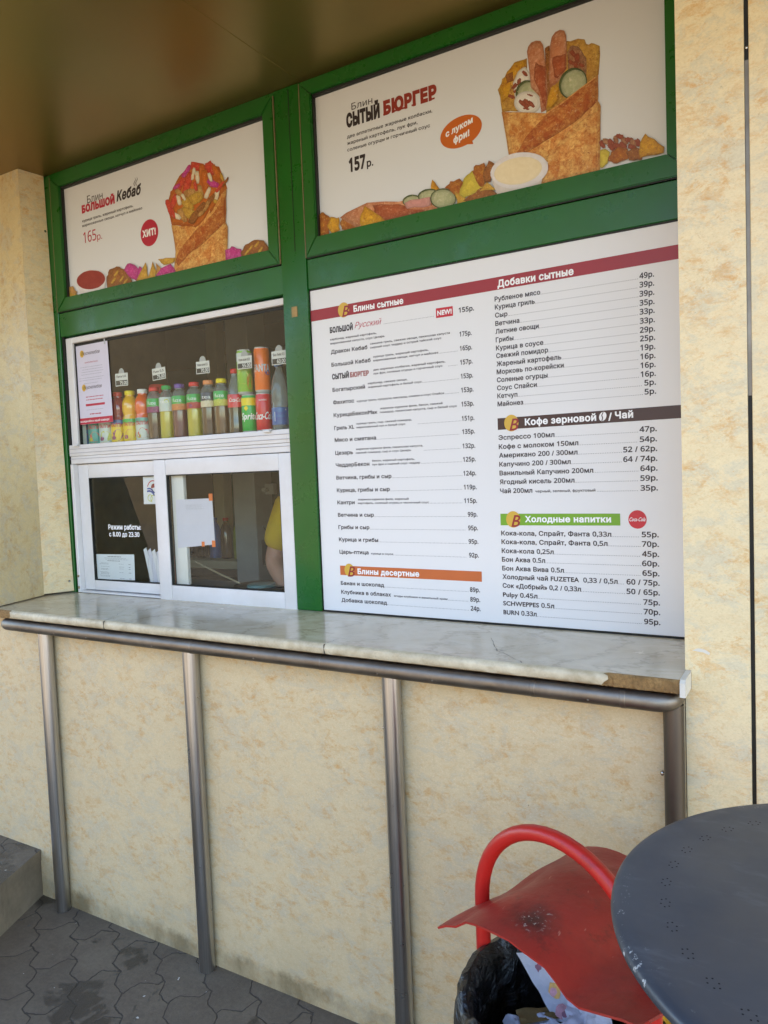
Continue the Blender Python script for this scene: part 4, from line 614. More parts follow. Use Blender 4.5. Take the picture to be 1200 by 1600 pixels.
  ('pancake_wrap', 'crepe', [(-0.7861,2.578),(-0.7431,2.566),(-0.7023,2.554),(-0.6606,2.541),(-0.635,2.551),(-0.6104,2.56),(-0.5864,2.57),(-0.5634,2.58),(-0.5406,2.59),(-0.5175,2.601),(-0.5181,2.579),(-0.5179,2.557),(-0.5194,2.534),(-0.5168,2.53),(-0.5139,2.523),(-0.5127,2.519),(-0.5149,2.465),(-0.5159,2.41),(-0.5178,2.355),(-0.5705,2.353),(-0.6235,2.353),(-0.6781,2.352),(-0.7079,2.385),(-0.7373,2.417),(-0.7676,2.451),(-0.7712,2.474),(-0.7736,2.497),(-0.7772,2.52),(-0.7802,2.54),(-0.7825,2.559)]),
  ('pancake_wrap', 'crepe_dark', [(-0.6568,2.536),(-0.609,2.555),(-0.5648,2.577),(-0.5198,2.595),(-0.519,2.575),(-0.5201,2.555),(-0.5209,2.535),(-0.5338,2.524),(-0.5507,2.515),(-0.5643,2.504),(-0.587,2.494),(-0.6114,2.485),(-0.6365,2.476),(-0.6632,2.468),(-0.6879,2.459),(-0.7135,2.452),(-0.7271,2.451),(-0.7402,2.452),(-0.7522,2.449),(-0.739,2.463),(-0.7285,2.478),(-0.7174,2.493),(-0.6966,2.509),(-0.6773,2.522)]),
  ('pancake_wrap', 'crepe', [(-0.5138,2.513),(-0.5147,2.46),(-0.5172,2.409),(-0.5181,2.355),(-0.5694,2.354),(-0.621,2.354),(-0.6744,2.355),(-0.668,2.379),(-0.6648,2.402),(-0.6592,2.427),(-0.638,2.444),(-0.618,2.461),(-0.5969,2.478),(-0.5811,2.487),(-0.5628,2.495),(-0.5473,2.504),(-0.5361,2.506),(-0.5243,2.511)]),
  ('side_food', 'bacon', [(-0.5117,2.434),(-0.5081,2.429),(-0.5065,2.428),(-0.5066,2.422),(-0.5034,2.419),(-0.5036,2.416),(-0.5019,2.412),(-0.5055,2.411),(-0.5098,2.411),(-0.513,2.416),(-0.5157,2.418),(-0.5174,2.421),(-0.5186,2.426),(-0.5194,2.429),(-0.5188,2.431),(-0.5163,2.431)]),
  ('side_food', 'onion', [(-0.5089,2.436),(-0.5034,2.435),(-0.5019,2.435),(-0.498,2.433),(-0.4927,2.43),(-0.4898,2.429),(-0.4881,2.425),(-0.4889,2.422),(-0.4891,2.417),(-0.4951,2.418),(-0.498,2.418),(-0.5025,2.42),(-0.5068,2.423),(-0.5082,2.426),(-0.5094,2.428),(-0.5102,2.432)]),
  ('side_food', 'bacon', [(-0.4928,2.431),(-0.4907,2.432),(-0.4861,2.427),(-0.4814,2.421),(-0.4797,2.419),(-0.478,2.417),(-0.4766,2.412),(-0.4819,2.411),(-0.4819,2.408),(-0.4874,2.412),(-0.4907,2.414),(-0.4931,2.419),(-0.4965,2.421),(-0.4959,2.424),(-0.4984,2.427),(-0.4959,2.428)]),
  ('side_food', 'onion', [(-0.4741,2.435),(-0.4735,2.432),(-0.4711,2.429),(-0.4707,2.426),(-0.469,2.421),(-0.4697,2.417),(-0.4704,2.414),(-0.4723,2.415),(-0.4766,2.413),(-0.4783,2.419),(-0.4813,2.421),(-0.4814,2.424),(-0.4831,2.429),(-0.482,2.432),(-0.4821,2.434),(-0.4775,2.436)]),
  ('side_food', 'bacon', [(-0.4731,2.439),(-0.4694,2.437),(-0.4667,2.438),(-0.4628,2.434),(-0.4569,2.432),(-0.4573,2.428),(-0.454,2.427),(-0.4554,2.422),(-0.4567,2.42),(-0.4618,2.423),(-0.4651,2.423),(-0.4672,2.425),(-0.4734,2.429),(-0.4741,2.43),(-0.4767,2.433),(-0.4735,2.438)]),
  ('side_food', 'onion', [(-0.4554,2.427),(-0.4537,2.425),(-0.4511,2.422),(-0.4499,2.42),(-0.446,2.413),(-0.4446,2.41),(-0.4447,2.406),(-0.447,2.407),(-0.4499,2.404),(-0.4554,2.406),(-0.4576,2.41),(-0.4601,2.414),(-0.4631,2.419),(-0.4637,2.422),(-0.4634,2.423),(-0.4608,2.424)]),
  ('side_food', 'bacon', [(-0.4518,2.425),(-0.4505,2.422),(-0.4462,2.424),(-0.44,2.42),(-0.4375,2.42),(-0.4361,2.42),(-0.4319,2.416),(-0.4313,2.412),(-0.4328,2.409),(-0.4381,2.41),(-0.4409,2.409),(-0.4451,2.411),(-0.4494,2.411),(-0.4507,2.414),(-0.4536,2.416),(-0.4532,2.421)]),
  ('side_food', 'onion', [(-0.4373,2.417),(-0.434,2.415),(-0.4319,2.414),(-0.427,2.411),(-0.4245,2.407),(-0.4217,2.405),(-0.4202,2.401),(-0.4236,2.397),(-0.4244,2.395),(-0.4295,2.398),(-0.4336,2.4),(-0.4362,2.402),(-0.4404,2.405),(-0.4417,2.407),(-0.4424,2.41),(-0.4394,2.414)]),
  ('side_food', 'bacon', [(-0.421,2.415),(-0.42,2.413),(-0.4162,2.409),(-0.4143,2.404),(-0.4119,2.4),(-0.4126,2.396),(-0.4133,2.394),(-0.4174,2.393),(-0.4193,2.393),(-0.4238,2.395),(-0.4258,2.399),(-0.4263,2.405),(-0.4281,2.408),(-0.4292,2.411),(-0.4287,2.413),(-0.4245,2.412)]),
  ('side_food', 'bacon', [(-0.493,2.42),(-0.4909,2.421),(-0.4863,2.416),(-0.4817,2.41),(-0.4799,2.408),(-0.4782,2.405),(-0.4769,2.401),(-0.4821,2.4),(-0.4821,2.397),(-0.4877,2.4),(-0.491,2.403),(-0.4934,2.408),(-0.4967,2.41),(-0.4961,2.412),(-0.4987,2.416),(-0.4962,2.417)]),
  ('side_food', 'bacon', [(-0.4828,2.416),(-0.4817,2.417),(-0.4767,2.417),(-0.4737,2.416),(-0.4678,2.413),(-0.4645,2.41),(-0.4623,2.41),(-0.4632,2.404),(-0.4636,2.403),(-0.4665,2.401),(-0.4714,2.402),(-0.4749,2.402),(-0.4797,2.404),(-0.4829,2.406),(-0.4833,2.408),(-0.4835,2.411)]),
  ('side_food', 'bacon', [(-0.4625,2.417),(-0.459,2.415),(-0.4566,2.412),(-0.4514,2.408),(-0.4499,2.404),(-0.4475,2.403),(-0.4483,2.399),(-0.4504,2.395),(-0.4533,2.393),(-0.4566,2.395),(-0.4612,2.4),(-0.4637,2.403),(-0.466,2.407),(-0.4677,2.41),(-0.4673,2.412),(-0.4661,2.415)]),
  ('side_food', 'bacon', [(-0.4423,2.406),(-0.439,2.404),(-0.4364,2.403),(-0.4342,2.401),(-0.4283,2.398),(-0.425,2.394),(-0.4244,2.393),(-0.4266,2.39),(-0.4275,2.387),(-0.4315,2.388),(-0.4362,2.389),(-0.4398,2.392),(-0.4427,2.394),(-0.4462,2.396),(-0.4454,2.399),(-0.4449,2.404)]),
  ('side_food', 'lime', [(-0.5166,2.407),(-0.511,2.409),(-0.5075,2.408),(-0.5031,2.408),(-0.5005,2.406),(-0.4942,2.4),(-0.4908,2.397),(-0.4938,2.386),(-0.4968,2.377),(-0.4977,2.37),(-0.5044,2.367),(-0.5061,2.364),(-0.5125,2.361),(-0.5151,2.363),(-0.5156,2.363),(-0.5174,2.365),(-0.5176,2.379),(-0.517,2.395)]),
  ('side_food', 'rust', [(-0.4975,2.376),(-0.4962,2.385),(-0.4905,2.389),(-0.4879,2.397),(-0.4801,2.399),(-0.4725,2.403),(-0.4653,2.405),(-0.4583,2.4),(-0.4514,2.397),(-0.4466,2.395),(-0.4456,2.388),(-0.442,2.379),(-0.4397,2.37),(-0.4507,2.368),(-0.4629,2.367),(-0.4738,2.364),(-0.4817,2.366),(-0.4894,2.373)]),
  ('side_food', 'brown', [(-0.4508,2.388),(-0.4421,2.389),(-0.4325,2.392),(-0.425,2.393),(-0.4195,2.389),(-0.4119,2.382),(-0.4074,2.378),(-0.4089,2.372),(-0.4102,2.364),(-0.4119,2.358),(-0.4219,2.361),(-0.4321,2.361),(-0.4437,2.365),(-0.4447,2.372),(-0.4475,2.379)]),
  ('side_food', 'potato', [(-0.4193,2.381),(-0.4166,2.392),(-0.4149,2.402),(-0.4104,2.411),(-0.4071,2.415),(-0.4047,2.418),(-0.4022,2.421),(-0.3954,2.412),(-0.3864,2.406),(-0.3798,2.401),(-0.3731,2.392),(-0.3643,2.383),(-0.3567,2.377),(-0.3574,2.371),(-0.3581,2.368),(-0.3586,2.363),(-0.3767,2.362),(-0.3974,2.365),(-0.4168,2.365),(-0.4168,2.369),(-0.4184,2.376)]),
  ('side_food', 'rust', [(-1.415,2.425),(-1.413,2.425),(-1.408,2.43),(-1.4,2.429),(-1.392,2.42),(-1.38,2.413),(-1.372,2.403),(-1.376,2.382),(-1.381,2.369),(-1.381,2.35),(-1.414,2.35),(-1.415,2.351)]),
  ('side_food', 'potato', [(-1.389,2.384),(-1.383,2.39),(-1.377,2.399),(-1.373,2.409),(-1.36,2.405),(-1.349,2.4),(-1.341,2.401),(-1.339,2.389),(-1.343,2.374),(-1.338,2.361),(-1.346,2.359),(-1.361,2.357),(-1.367,2.351),(-1.376,2.364),(-1.383,2.375)]),
  ('side_food', 'rust', [(-1.338,2.384),(-1.33,2.393),(-1.325,2.397),(-1.319,2.407),(-1.304,2.402),(-1.29,2.397),(-1.276,2.396),(-1.265,2.385),(-1.26,2.378),(-1.25,2.368),(-1.257,2.36),(-1.265,2.354),(-1.268,2.35),(-1.276,2.35),(-1.29,2.355),(-1.314,2.355),(-1.333,2.362),(-1.332,2.367),(-1.338,2.378)]),
  ('side_food', 'potato', [(-1.044,2.411),(-1.032,2.412),(-1.022,2.416),(-1.012,2.418),(-1.012,2.428),(-1.009,2.437),(-1.007,2.443),(-0.9976,2.432),(-0.9932,2.424),(-0.9844,2.412),(-0.9834,2.406),(-0.9841,2.402),(-0.9869,2.4),(-0.999,2.401),(-1.009,2.4),(-1.02,2.401),(-1.028,2.406),(-1.034,2.407)]),
  ('sausage', 'sausage', [(-1.268,2.35),(-1.337,2.399),(-1.313,2.409),(-1.234,2.424),(-1.169,2.414),(-1.113,2.401),(-1.057,2.401),(-1.014,2.395),(-1.009,2.367),(-0.9338,2.35)]),
  ('sausage', 'sausage_dark', [(-1.215,2.412),(-1.185,2.409),(-1.148,2.4),(-1.12,2.396),(-1.1,2.386),(-1.089,2.376),(-1.071,2.369),(-1.053,2.365),(-1.035,2.362),(-1.022,2.358),(-1.066,2.357),(-1.117,2.353),(-1.164,2.354),(-1.176,2.358),(-1.192,2.366),(-1.204,2.376),(-1.21,2.389),(-1.209,2.4)]),
  ('side_food', 'potato', [(-1.263,2.382),(-1.259,2.392),(-1.25,2.404),(-1.244,2.417),(-1.236,2.411),(-1.228,2.405),(-1.221,2.4),(-1.206,2.387),(-1.185,2.371),(-1.168,2.354),(-1.2,2.351),(-1.205,2.35),(-1.258,2.35),(-1.259,2.357),(-1.264,2.369)]),
  ('side_food', 'pickle_rim', [(-1.048,2.396),(-1.048,2.392),(-1.05,2.389),(-1.053,2.385),(-1.057,2.383),(-1.063,2.381),(-1.069,2.38),(-1.076,2.38),(-1.083,2.381),(-1.089,2.383),(-1.095,2.385),(-1.101,2.388),(-1.105,2.392),(-1.108,2.396),(-1.109,2.399),(-1.109,2.403),(-1.107,2.407),(-1.104,2.41),(-1.099,2.412),(-1.094,2.414),(-1.088,2.415),(-1.081,2.415),(-1.074,2.414),(-1.068,2.412),(-1.062,2.41),(-1.056,2.407),(-1.052,2.403),(-1.049,2.4)]),
  ('side_food', 'pickle', [(-1.05,2.394),(-1.05,2.39),(-1.052,2.387),(-1.054,2.385),(-1.058,2.382),(-1.063,2.381),(-1.069,2.38),(-1.075,2.38),(-1.081,2.381),(-1.087,2.382),(-1.093,2.384),(-1.097,2.387),(-1.101,2.39),(-1.103,2.393),(-1.105,2.397),(-1.105,2.4),(-1.103,2.403),(-1.1,2.406),(-1.096,2.408),(-1.091,2.41),(-1.086,2.41),(-1.08,2.41),(-1.073,2.41),(-1.067,2.408),(-1.062,2.406),(-1.057,2.403),(-1.054,2.4),(-1.051,2.397)]),
  ('side_food', 'pickle_rim', [(-0.9847,2.397),(-0.9851,2.393),(-0.9872,2.389),(-0.991,2.385),(-0.9962,2.383),(-1.003,2.381),(-1.01,2.381),(-1.018,2.381),(-1.026,2.382),(-1.034,2.384),(-1.041,2.387),(-1.047,2.39),(-1.052,2.395),(-1.055,2.399),(-1.056,2.403),(-1.056,2.408),(-1.054,2.411),(-1.05,2.415),(-1.044,2.417),(-1.038,2.419),(-1.03,2.42),(-1.022,2.419),(-1.014,2.418),(-1.007,2.416),(-0.9997,2.413),(-0.9938,2.409),(-0.9892,2.405),(-0.9861,2.401)]),
  ('side_food', 'pickle', [(-0.9865,2.395),(-0.9869,2.391),(-0.9889,2.388),(-0.9923,2.385),(-0.9971,2.382),(-1.003,2.381),(-1.01,2.38),(-1.017,2.381),(-1.024,2.382),(-1.032,2.384),(-1.038,2.386),(-1.044,2.389),(-1.048,2.393),(-1.051,2.397),(-1.052,2.401),(-1.052,2.404),(-1.05,2.408),(-1.046,2.411),(-1.041,2.413),(-1.035,2.414),(-1.028,2.415),(-1.021,2.415),(-1.014,2.414),(-1.007,2.412),(-1,2.409),(-0.9948,2.406),(-0.9906,2.402),(-0.9878,2.398)]),
  ('side_food', 'pink', [(-1.104,2.395),(-1.094,2.397),(-1.083,2.4),(-1.07,2.399),(-1.052,2.396),(-1.035,2.396),(-1.015,2.395),(-1.013,2.388),(-1.013,2.376),(-1.017,2.369),(-1.04,2.369),(-1.07,2.376),(-1.094,2.376),(-1.1,2.386),(-1.099,2.389)]),
  ('side_food', 'pickle_rim', [(-0.9314,2.372),(-0.9326,2.365),(-0.9359,2.36),(-0.9411,2.355),(-0.9478,2.352),(-0.955,2.35),(-0.9696,2.35),(-0.9743,2.351),(-0.9836,2.354),(-0.9925,2.358),(-1,2.363),(-1.007,2.369),(-1.012,2.376),(-1.015,2.383),(-1.016,2.39),(-1.014,2.396),(-1.011,2.402),(-1.006,2.406),(-0.9987,2.409),(-0.9905,2.411),(-0.9814,2.411),(-0.972,2.41),(-0.9627,2.407),(-0.9539,2.403),(-0.9461,2.398),(-0.9397,2.392),(-0.935,2.385),(-0.9322,2.378)]),
  ('side_food', 'pickle', [(-0.9348,2.372),(-0.936,2.366),(-0.939,2.361),(-0.9437,2.357),(-0.9499,2.354),(-0.9573,2.353),(-0.9655,2.353),(-0.9742,2.354),(-0.9828,2.356),(-0.9909,2.36),(-0.9982,2.365),(-1.004,2.37),(-1.009,2.376),(-1.011,2.382),(-1.012,2.388),(-1.011,2.394),(-1.008,2.399),(-1.003,2.403),(-0.9966,2.406),(-0.9891,2.407),(-0.9808,2.408),(-0.9722,2.406),(-0.9636,2.404),(-0.9556,2.4),(-0.9484,2.395),(-0.9425,2.39),(-0.9382,2.384),(-0.9356,2.378)]),
  ('side_food', 'rust', [(-0.9674,2.409),(-0.9621,2.414),(-0.9521,2.418),(-0.9486,2.425),(-0.9371,2.422),(-0.9277,2.425),(-0.9193,2.426),(-0.9141,2.421),(-0.9115,2.416),(-0.9076,2.414),(-0.912,2.397),(-0.9125,2.381),(-0.9166,2.369),(-0.9265,2.376),(-0.9396,2.386),(-0.9493,2.397),(-0.9527,2.402),(-0.9579,2.406)]),
  ('side_food', 'gold', [(-0.9362,2.393),(-0.9301,2.389),(-0.921,2.381),(-0.9151,2.379),(-0.9082,2.374),(-0.8994,2.362),(-0.8936,2.358),(-0.906,2.354),(-0.9155,2.353),(-0.9288,2.351),(-0.9285,2.366),(-0.9335,2.379)]),
  ('side_food', 'lime', [(-0.922,2.38),(-0.919,2.395),(-0.9092,2.409),(-0.9063,2.422),(-0.8956,2.43),(-0.8869,2.433),(-0.8783,2.439),(-0.8705,2.432),(-0.8665,2.427),(-0.8622,2.422),(-0.8528,2.409),(-0.8467,2.396),(-0.8368,2.382),(-0.8513,2.377),(-0.8653,2.375),(-0.8809,2.372),(-0.8859,2.368),(-0.8967,2.371),(-0.904,2.368),(-0.9098,2.37),(-0.9176,2.377)]),
  ('side_food', 'rust', [(-0.8785,2.437),(-0.8741,2.439),(-0.8734,2.448),(-0.8673,2.452),(-0.8565,2.449),(-0.8485,2.451),(-0.8408,2.452),(-0.8376,2.441),(-0.8357,2.431),(-0.8294,2.421),(-0.8363,2.408),(-0.841,2.398),(-0.8431,2.384),(-0.8481,2.385),(-0.8519,2.386),(-0.8587,2.392),(-0.8668,2.406),(-0.8732,2.423)]),
  ('side_food', 'brown', [(-0.8432,2.433),(-0.8351,2.442),(-0.8309,2.446),(-0.8274,2.455),(-0.8193,2.45),(-0.8127,2.444),(-0.8069,2.439),(-0.8102,2.432),(-0.8085,2.422),(-0.8116,2.417),(-0.8159,2.407),(-0.8215,2.404),(-0.8237,2.394),(-0.8282,2.396),(-0.8395,2.397),(-0.8427,2.398),(-0.8454,2.411),(-0.8449,2.423)]),
  ('side_food', 'brown', [(-0.9104,2.362),(-0.9015,2.365),(-0.8906,2.371),(-0.8798,2.373),(-0.8694,2.376),(-0.8636,2.382),(-0.8532,2.385),(-0.8442,2.38),(-0.8323,2.378),(-0.8193,2.373),(-0.8125,2.366),(-0.805,2.359),(-0.7994,2.354),(-0.8321,2.352),(-0.8622,2.352),(-0.8695,2.35),(-0.8997,2.35),(-0.9009,2.351),(-0.9019,2.358)]),
  ('side_food', 'gold', [(-0.8583,2.376),(-0.8489,2.384),(-0.844,2.389),(-0.8354,2.397),(-0.8251,2.389),(-0.8158,2.378),(-0.8023,2.369),(-0.8207,2.372),(-0.8401,2.376)]),
  ('sauce_cup', 'cup_clear', [(-0.8241,2.422),(-0.6557,2.41),(-0.6727,2.371),(-0.6795,2.35),(-0.8025,2.35),(-0.8144,2.381)]),
  ('sauce_cup', 'white_cup', [(-0.6561,2.401),(-0.6565,2.391),(-0.6609,2.381),(-0.6691,2.372),(-0.6807,2.365),(-0.6953,2.36),(-0.7121,2.358),(-0.7303,2.357),(-0.7491,2.36),(-0.7675,2.364),(-0.7846,2.371),(-0.7994,2.38),(-0.8111,2.39),(-0.8192,2.401),(-0.8231,2.412),(-0.8226,2.423),(-0.8178,2.433),(-0.809,2.442),(-0.7966,2.449),(-0.7813,2.454),(-0.7639,2.456),(-0.7454,2.456),(-0.7267,2.453),(-0.7087,2.448),(-0.6923,2.441),(-0.6783,2.433),(-0.6672,2.423),(-0.6597,2.412)]),
  ('sauce_cup', 'mayo', [(-0.6733,2.404),(-0.6735,2.396),(-0.677,2.389),(-0.6837,2.382),(-0.6933,2.376),(-0.7054,2.372),(-0.7193,2.37),(-0.7344,2.369),(-0.75,2.371),(-0.7653,2.374),(-0.7795,2.379),(-0.7919,2.385),(-0.8017,2.392),(-0.8085,2.4),(-0.8119,2.409),(-0.8117,2.417),(-0.8079,2.425),(-0.8007,2.432),(-0.7906,2.437),(-0.7781,2.441),(-0.7638,2.443),(-0.7484,2.443),(-0.7329,2.442),(-0.7178,2.438),(-0.7041,2.434),(-0.6923,2.427),(-0.6829,2.42),(-0.6765,2.412)]),
]

# ------------------------------------------------------------------ the setting
ZC, ZT = 2.847, 1.13                      # ceiling, counter top
YA, YB = 2.025, 1.725                     # face of the green frame, face of the lower wall
m = MB(); m.face([(-200, -200, 0), (200, -200, 0), (200, 200, 0), (-200, 200, 0)], 'paver'); g = m.build('ground'); meta(g, kind='structure')
# unseen block added behind the camera to shape glass reflections and bounced light
m = MB(); m.box(-40, -3.0, -22, -14, 0, 6.5, 'light_block_beige')
o = m.build('unseen_light_block'); meta(o, kind='structure')

kiosk = thing('kiosk_building', (-1.4, 2.4, 0), 'beige stone-panelled kiosk with green window frames and a bronze ceiling overhead', 'kiosk')
# lower wall under the counter, in three panels with hairline joints
m = MB()
m.box(-4.2, -0.279, YB, YB + 0.02, 0.0, ZT - 0.034, 'stone_laminate_lower')
m.build('lower_wall', kiosk)
# splayed left wall beside the windows: its foot swings towards the street
m = MB(); n = 14; rows = []
for j in range(n + 1):
    tz = j / n; z = ZT + 0.004 + (ZC - ZT - 0.004) * tz
    rows.append([m.bm.verts.new((-2.789 + 0.012 * tz + (0.073 * (1 - tz) - 0.275 * tz) * s / 5, 1.918 - 0.268 * (1 - tz) ** 1.3 * s / 5, z)) for s in range(6)])
i = m.mi('stone_laminate_grain')
for j in range(n):
    for s in range(5):
        f = m.bm.faces.new((rows[j][s + 1], rows[j][s], rows[j + 1][s], rows[j + 1][s + 1])); f.smooth = True; f.material_index = i
rim = [r[5].co.copy() for r in rows]
for j in range(n):                        # the wall runs on to the left out of the picture
    a, b = rim[j], rim[j + 1]
    m.face([(a.x - 1.4, a.y, a.z), (a.x, a.y, a.z), (b.x, b.y, b.z), (b.x - 1.4, b.y, b.z)], 'stone_laminate_grain')
m.build('left_wall_panel', kiosk)
m = MB(); i = m.mi('stone_laminate_column')
p = [(-2.7895, 1.9185, ZT + 0.008), (-2.7395, 2.024, ZT + 0.008), (-2.767, 2.024, ZC), (-2.7775, 1.9185, ZC)]
m.face(p, 'stone_laminate_column'); m.face([(x - 0.02, y + 0.01, z) for x, y, z in p][::-1], 'stone_laminate_column')
rv = m.build('window_reveal', kiosk)
m = MB()
for x, y, z in ((-2.752, 2.012, 1.18), (-2.763, 2.012, 2.62)):
    m = MB(); m.lathe([(0.005, 0), (0.0045, 0.003), (0.001, 0.004)], 'bright_screw', 10, Matrix.Translation((x + 0.006, y - 0.004, z)) @ Matrix.Rotation(R(70), 4, 'Y')); m.build('screw', rv)
# right-hand panels, with the gap and the metal strip behind it
m = MB()
m.prism([(-0.277, 0.012), (-0.1475, 0.012), (-0.1475, ZC), (-0.277, ZC), (-0.277, ZT + 0.004), (-0.2645, ZT + 0.004), (-0.2645, ZT - 0.038), (-0.277, ZT - 0.038)], YB, YB + 0.012, 'stone_laminate')
rp = m.build('right_wall_panel', kiosk)
m = MB(); m.flat([(-0.262, 1.178), (-0.250, 1.184), (-0.236, 1.182), (-0.226, 1.176), (-0.228, 1.171), (-0.240, 1.176), (-0.252, 1.177)], YB - 0.0004, 'end_white'); m.build('scuff', rp)
m = MB(); m.box(-0.139, 1.1, YB, YB + 0.012, 0.012, ZC, 'stone_laminate_column', 0.0012); m.build('right_wall_panel', kiosk)
m = MB(); m.box(-0.1475, -0.139, YB + 0.0085, YB + 0.03, 0.0, ZC, 'black_gasket'); m.box(-0.147, -0.1395, YB + 0.006, YB + 0.0083, 1.72, 2.39, 'dull_steel')
gap = m.build('joint_strip', kiosk)
m = MB(); m.lathe([(0.0034, 0), (0.003, 0.002), (0.0012, 0.0028)], 'bright_screw', 12, Matrix.Translation((-0.1433, YB + 0.0083, 2.415)) @ Matrix.Rotation(R(90), 4, 'X')); m.build('screw', gap)
m = MB(); m.box(-0.277, -0.265, YB + 0.0125, YA + 0.05, ZT + 0.001, ZC, 'stone_laminate_column'); m.build('column_side', kiosk)
m = MB()                                   # closed shell behind: room walls, floor, ceiling, roof
m.box(-4.3, 1.1, 4.6, 4.75, 0, ZC, 'room_wall')
m.box(-4.35, -4.2, YB + 0.021, 4.59, 0, ZC, 'room_wall'); m.box(1.1, 1.25, YB, 4.59, 0, ZC, 'room_wall')
m.box(-0.2635, 1.09, YA - 0.25, YA + 0.05, 0, ZC, 'room_wall')
m.box(-4.19, -2.80, 2.03, 2.08, 0, ZC, 'room_wall')
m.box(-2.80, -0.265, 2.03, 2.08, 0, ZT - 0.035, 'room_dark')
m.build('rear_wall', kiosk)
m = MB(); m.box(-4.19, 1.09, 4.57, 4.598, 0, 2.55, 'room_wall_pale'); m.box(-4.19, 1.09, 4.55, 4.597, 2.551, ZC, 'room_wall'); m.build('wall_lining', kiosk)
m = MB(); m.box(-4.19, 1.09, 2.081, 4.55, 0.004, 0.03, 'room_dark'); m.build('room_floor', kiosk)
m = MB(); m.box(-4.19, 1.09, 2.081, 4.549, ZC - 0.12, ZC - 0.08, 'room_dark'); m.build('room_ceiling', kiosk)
# ceiling of the porch and the roof over everything
m = MB(); m.box(-6.0, -1.4588, 0.25, 2.40, ZC + 0.0005, ZC + 0.02, 'bronze_panel', 0.001); m.build('porch_ceiling', kiosk)
m = MB(); m.box(-1.4580, 3.2, 0.25, 2.40, ZC + 0.0005, ZC + 0.02, 'bronze_panel', 0.001); m.build('porch_ceiling', kiosk)
m = MB(); m.box(-6.0, 3.2, 0.24, 4.8, ZC + 0.021, ZC + 0.40, 'dark_groove'); m.build('roof', kiosk)

# green window wall
m = MB(); G = 'green_paint'
m.box(-2.785, -2.733, YA + 0.002, 2.09, ZT + 0.001, ZC - 0.001, G, 0.002)
m.box(-1.5675, -1.4665, YA, 2.09, ZT + 0.001, ZC - 0.001, G, 0.003, 2)
m.box(-2.733, -1.5675, YA + 0.006, 2.09, 2.192, 2.288, G, 0.002); m.box(-1.4665, -0.265, YA + 0.006, 2.09, 2.192, 2.288, G, 0.002)
m.box(-2.733, -1.5675, YA + 0.004, 2.09, 2.834, ZC - 0.001, G); m.box(-1.4665, -0.265, YA + 0.004, 2.09, 2.842, ZC - 0.001, G)
m.box(-2.733, -2.722, YA + 0.012, 2.09, ZT + 0.001, 2.192, 'black_gasket')
fr_ = m.build('green_frame', kiosk)
m = MB(); m.box(-1.5325, -1.509, YA - 0.0022, YA - 0.0002, 2.110, 2.144, 'tan_tape', 0.0006); m.build('tape_patch', fr_)
m = MB(); m.box(-1.5085, -1.5065, YA - 0.0015, YA - 0.0002, 2.32, ZC - 0.01, 'dark_groove'); m.build('mullion_groove', fr_)
def casement(x0, x1, z0, z1, ox0, ox1, oz0, oz1):
    m = MB(); y0, y1 = YA - 0.004, YA + 0.045
    # mitred frame: four trapezoid bars with a chamfered inner lip
    O = [(x0, z0), (x1, z0), (x1, z1), (x0, z1)]; I = [(ox0, oz0), (ox1, oz0), (ox1, oz1), (ox0, oz1)]
    e = 0.0006
    for k in range(4):
        a, b, c, d = O[k], O[(k + 1) % 4], I[(k + 1) % 4], I[k]
        cx, cz = (a[0] + b[0] + c[0] + d[0]) / 4, (a[1] + b[1] + c[1] + d[1]) / 4
        q = [(px + (cx - px) / max(abs(cx - px), 1e-6) * e if abs(cx - px) > 0.02 else px, pz + (cz - pz) / max(abs(cz - pz), 1e-6) * e if abs(cz - pz) > 0.02 else pz) for px, pz in (a, b, c, d)]
        b_ = bmesh.new(); lo = [b_.verts.new((x, y0, z)) for x, z in q]; hi = [b_.verts.new((x, y1, z)) for x, z in q]
        b_.faces.new(lo[::-1]); b_.faces.new(hi)
        for t_ in range(4): b_.faces.new((lo[t_], lo[(t_ + 1) % 4], hi[(t_ + 1) % 4], hi[t_]))
        bmesh.ops.recalc_face_normals(b_, faces=b_.faces)
        ed = [e_ for e_ in b_.edges if all(abs(v.co.y - y0) < 1e-6 for v in e_.verts)]
        bmesh.ops.bevel(b_, geom=ed, offset=0.0025, segments=2, affect='EDGES')
        m.merge(b_, 'green_paint')
    gy = y0 + 0.0015
    for (u0, v0, u1, v1) in ((x0 - 0.003, z0, x0 - 0.0002, z1), (x1 + 0.0002, z0, x1 + 0.003, z1)): m.box(u0, u1, gy, gy + 0.03, v0, v1, 'brass_seam')
    m.box(x0, x1, gy + 0.002, gy + 0.03, z0 - 0.003, z0 - 0.0003, 'black_gasket')
    for (u0, v0, u1, v1) in ((ox0 - 0.002, oz0, ox0 + 0.003, oz1), (ox0, oz1 - 0.006, ox1, oz1 + 0.001)): m.box(u0, u1, y0 + 0.010, y1, v0, v1, 'black_gasket')
    return m.build('poster_frame', kiosk)
casement(-2.729, -1.5715, 2.2915, 2.832, -2.674, -1.618, 2.345, 2.785)
casement(-1.4625, -0.279, 2.2915, 2.840, -1.4185, -0.349, 2.352, 2.797)

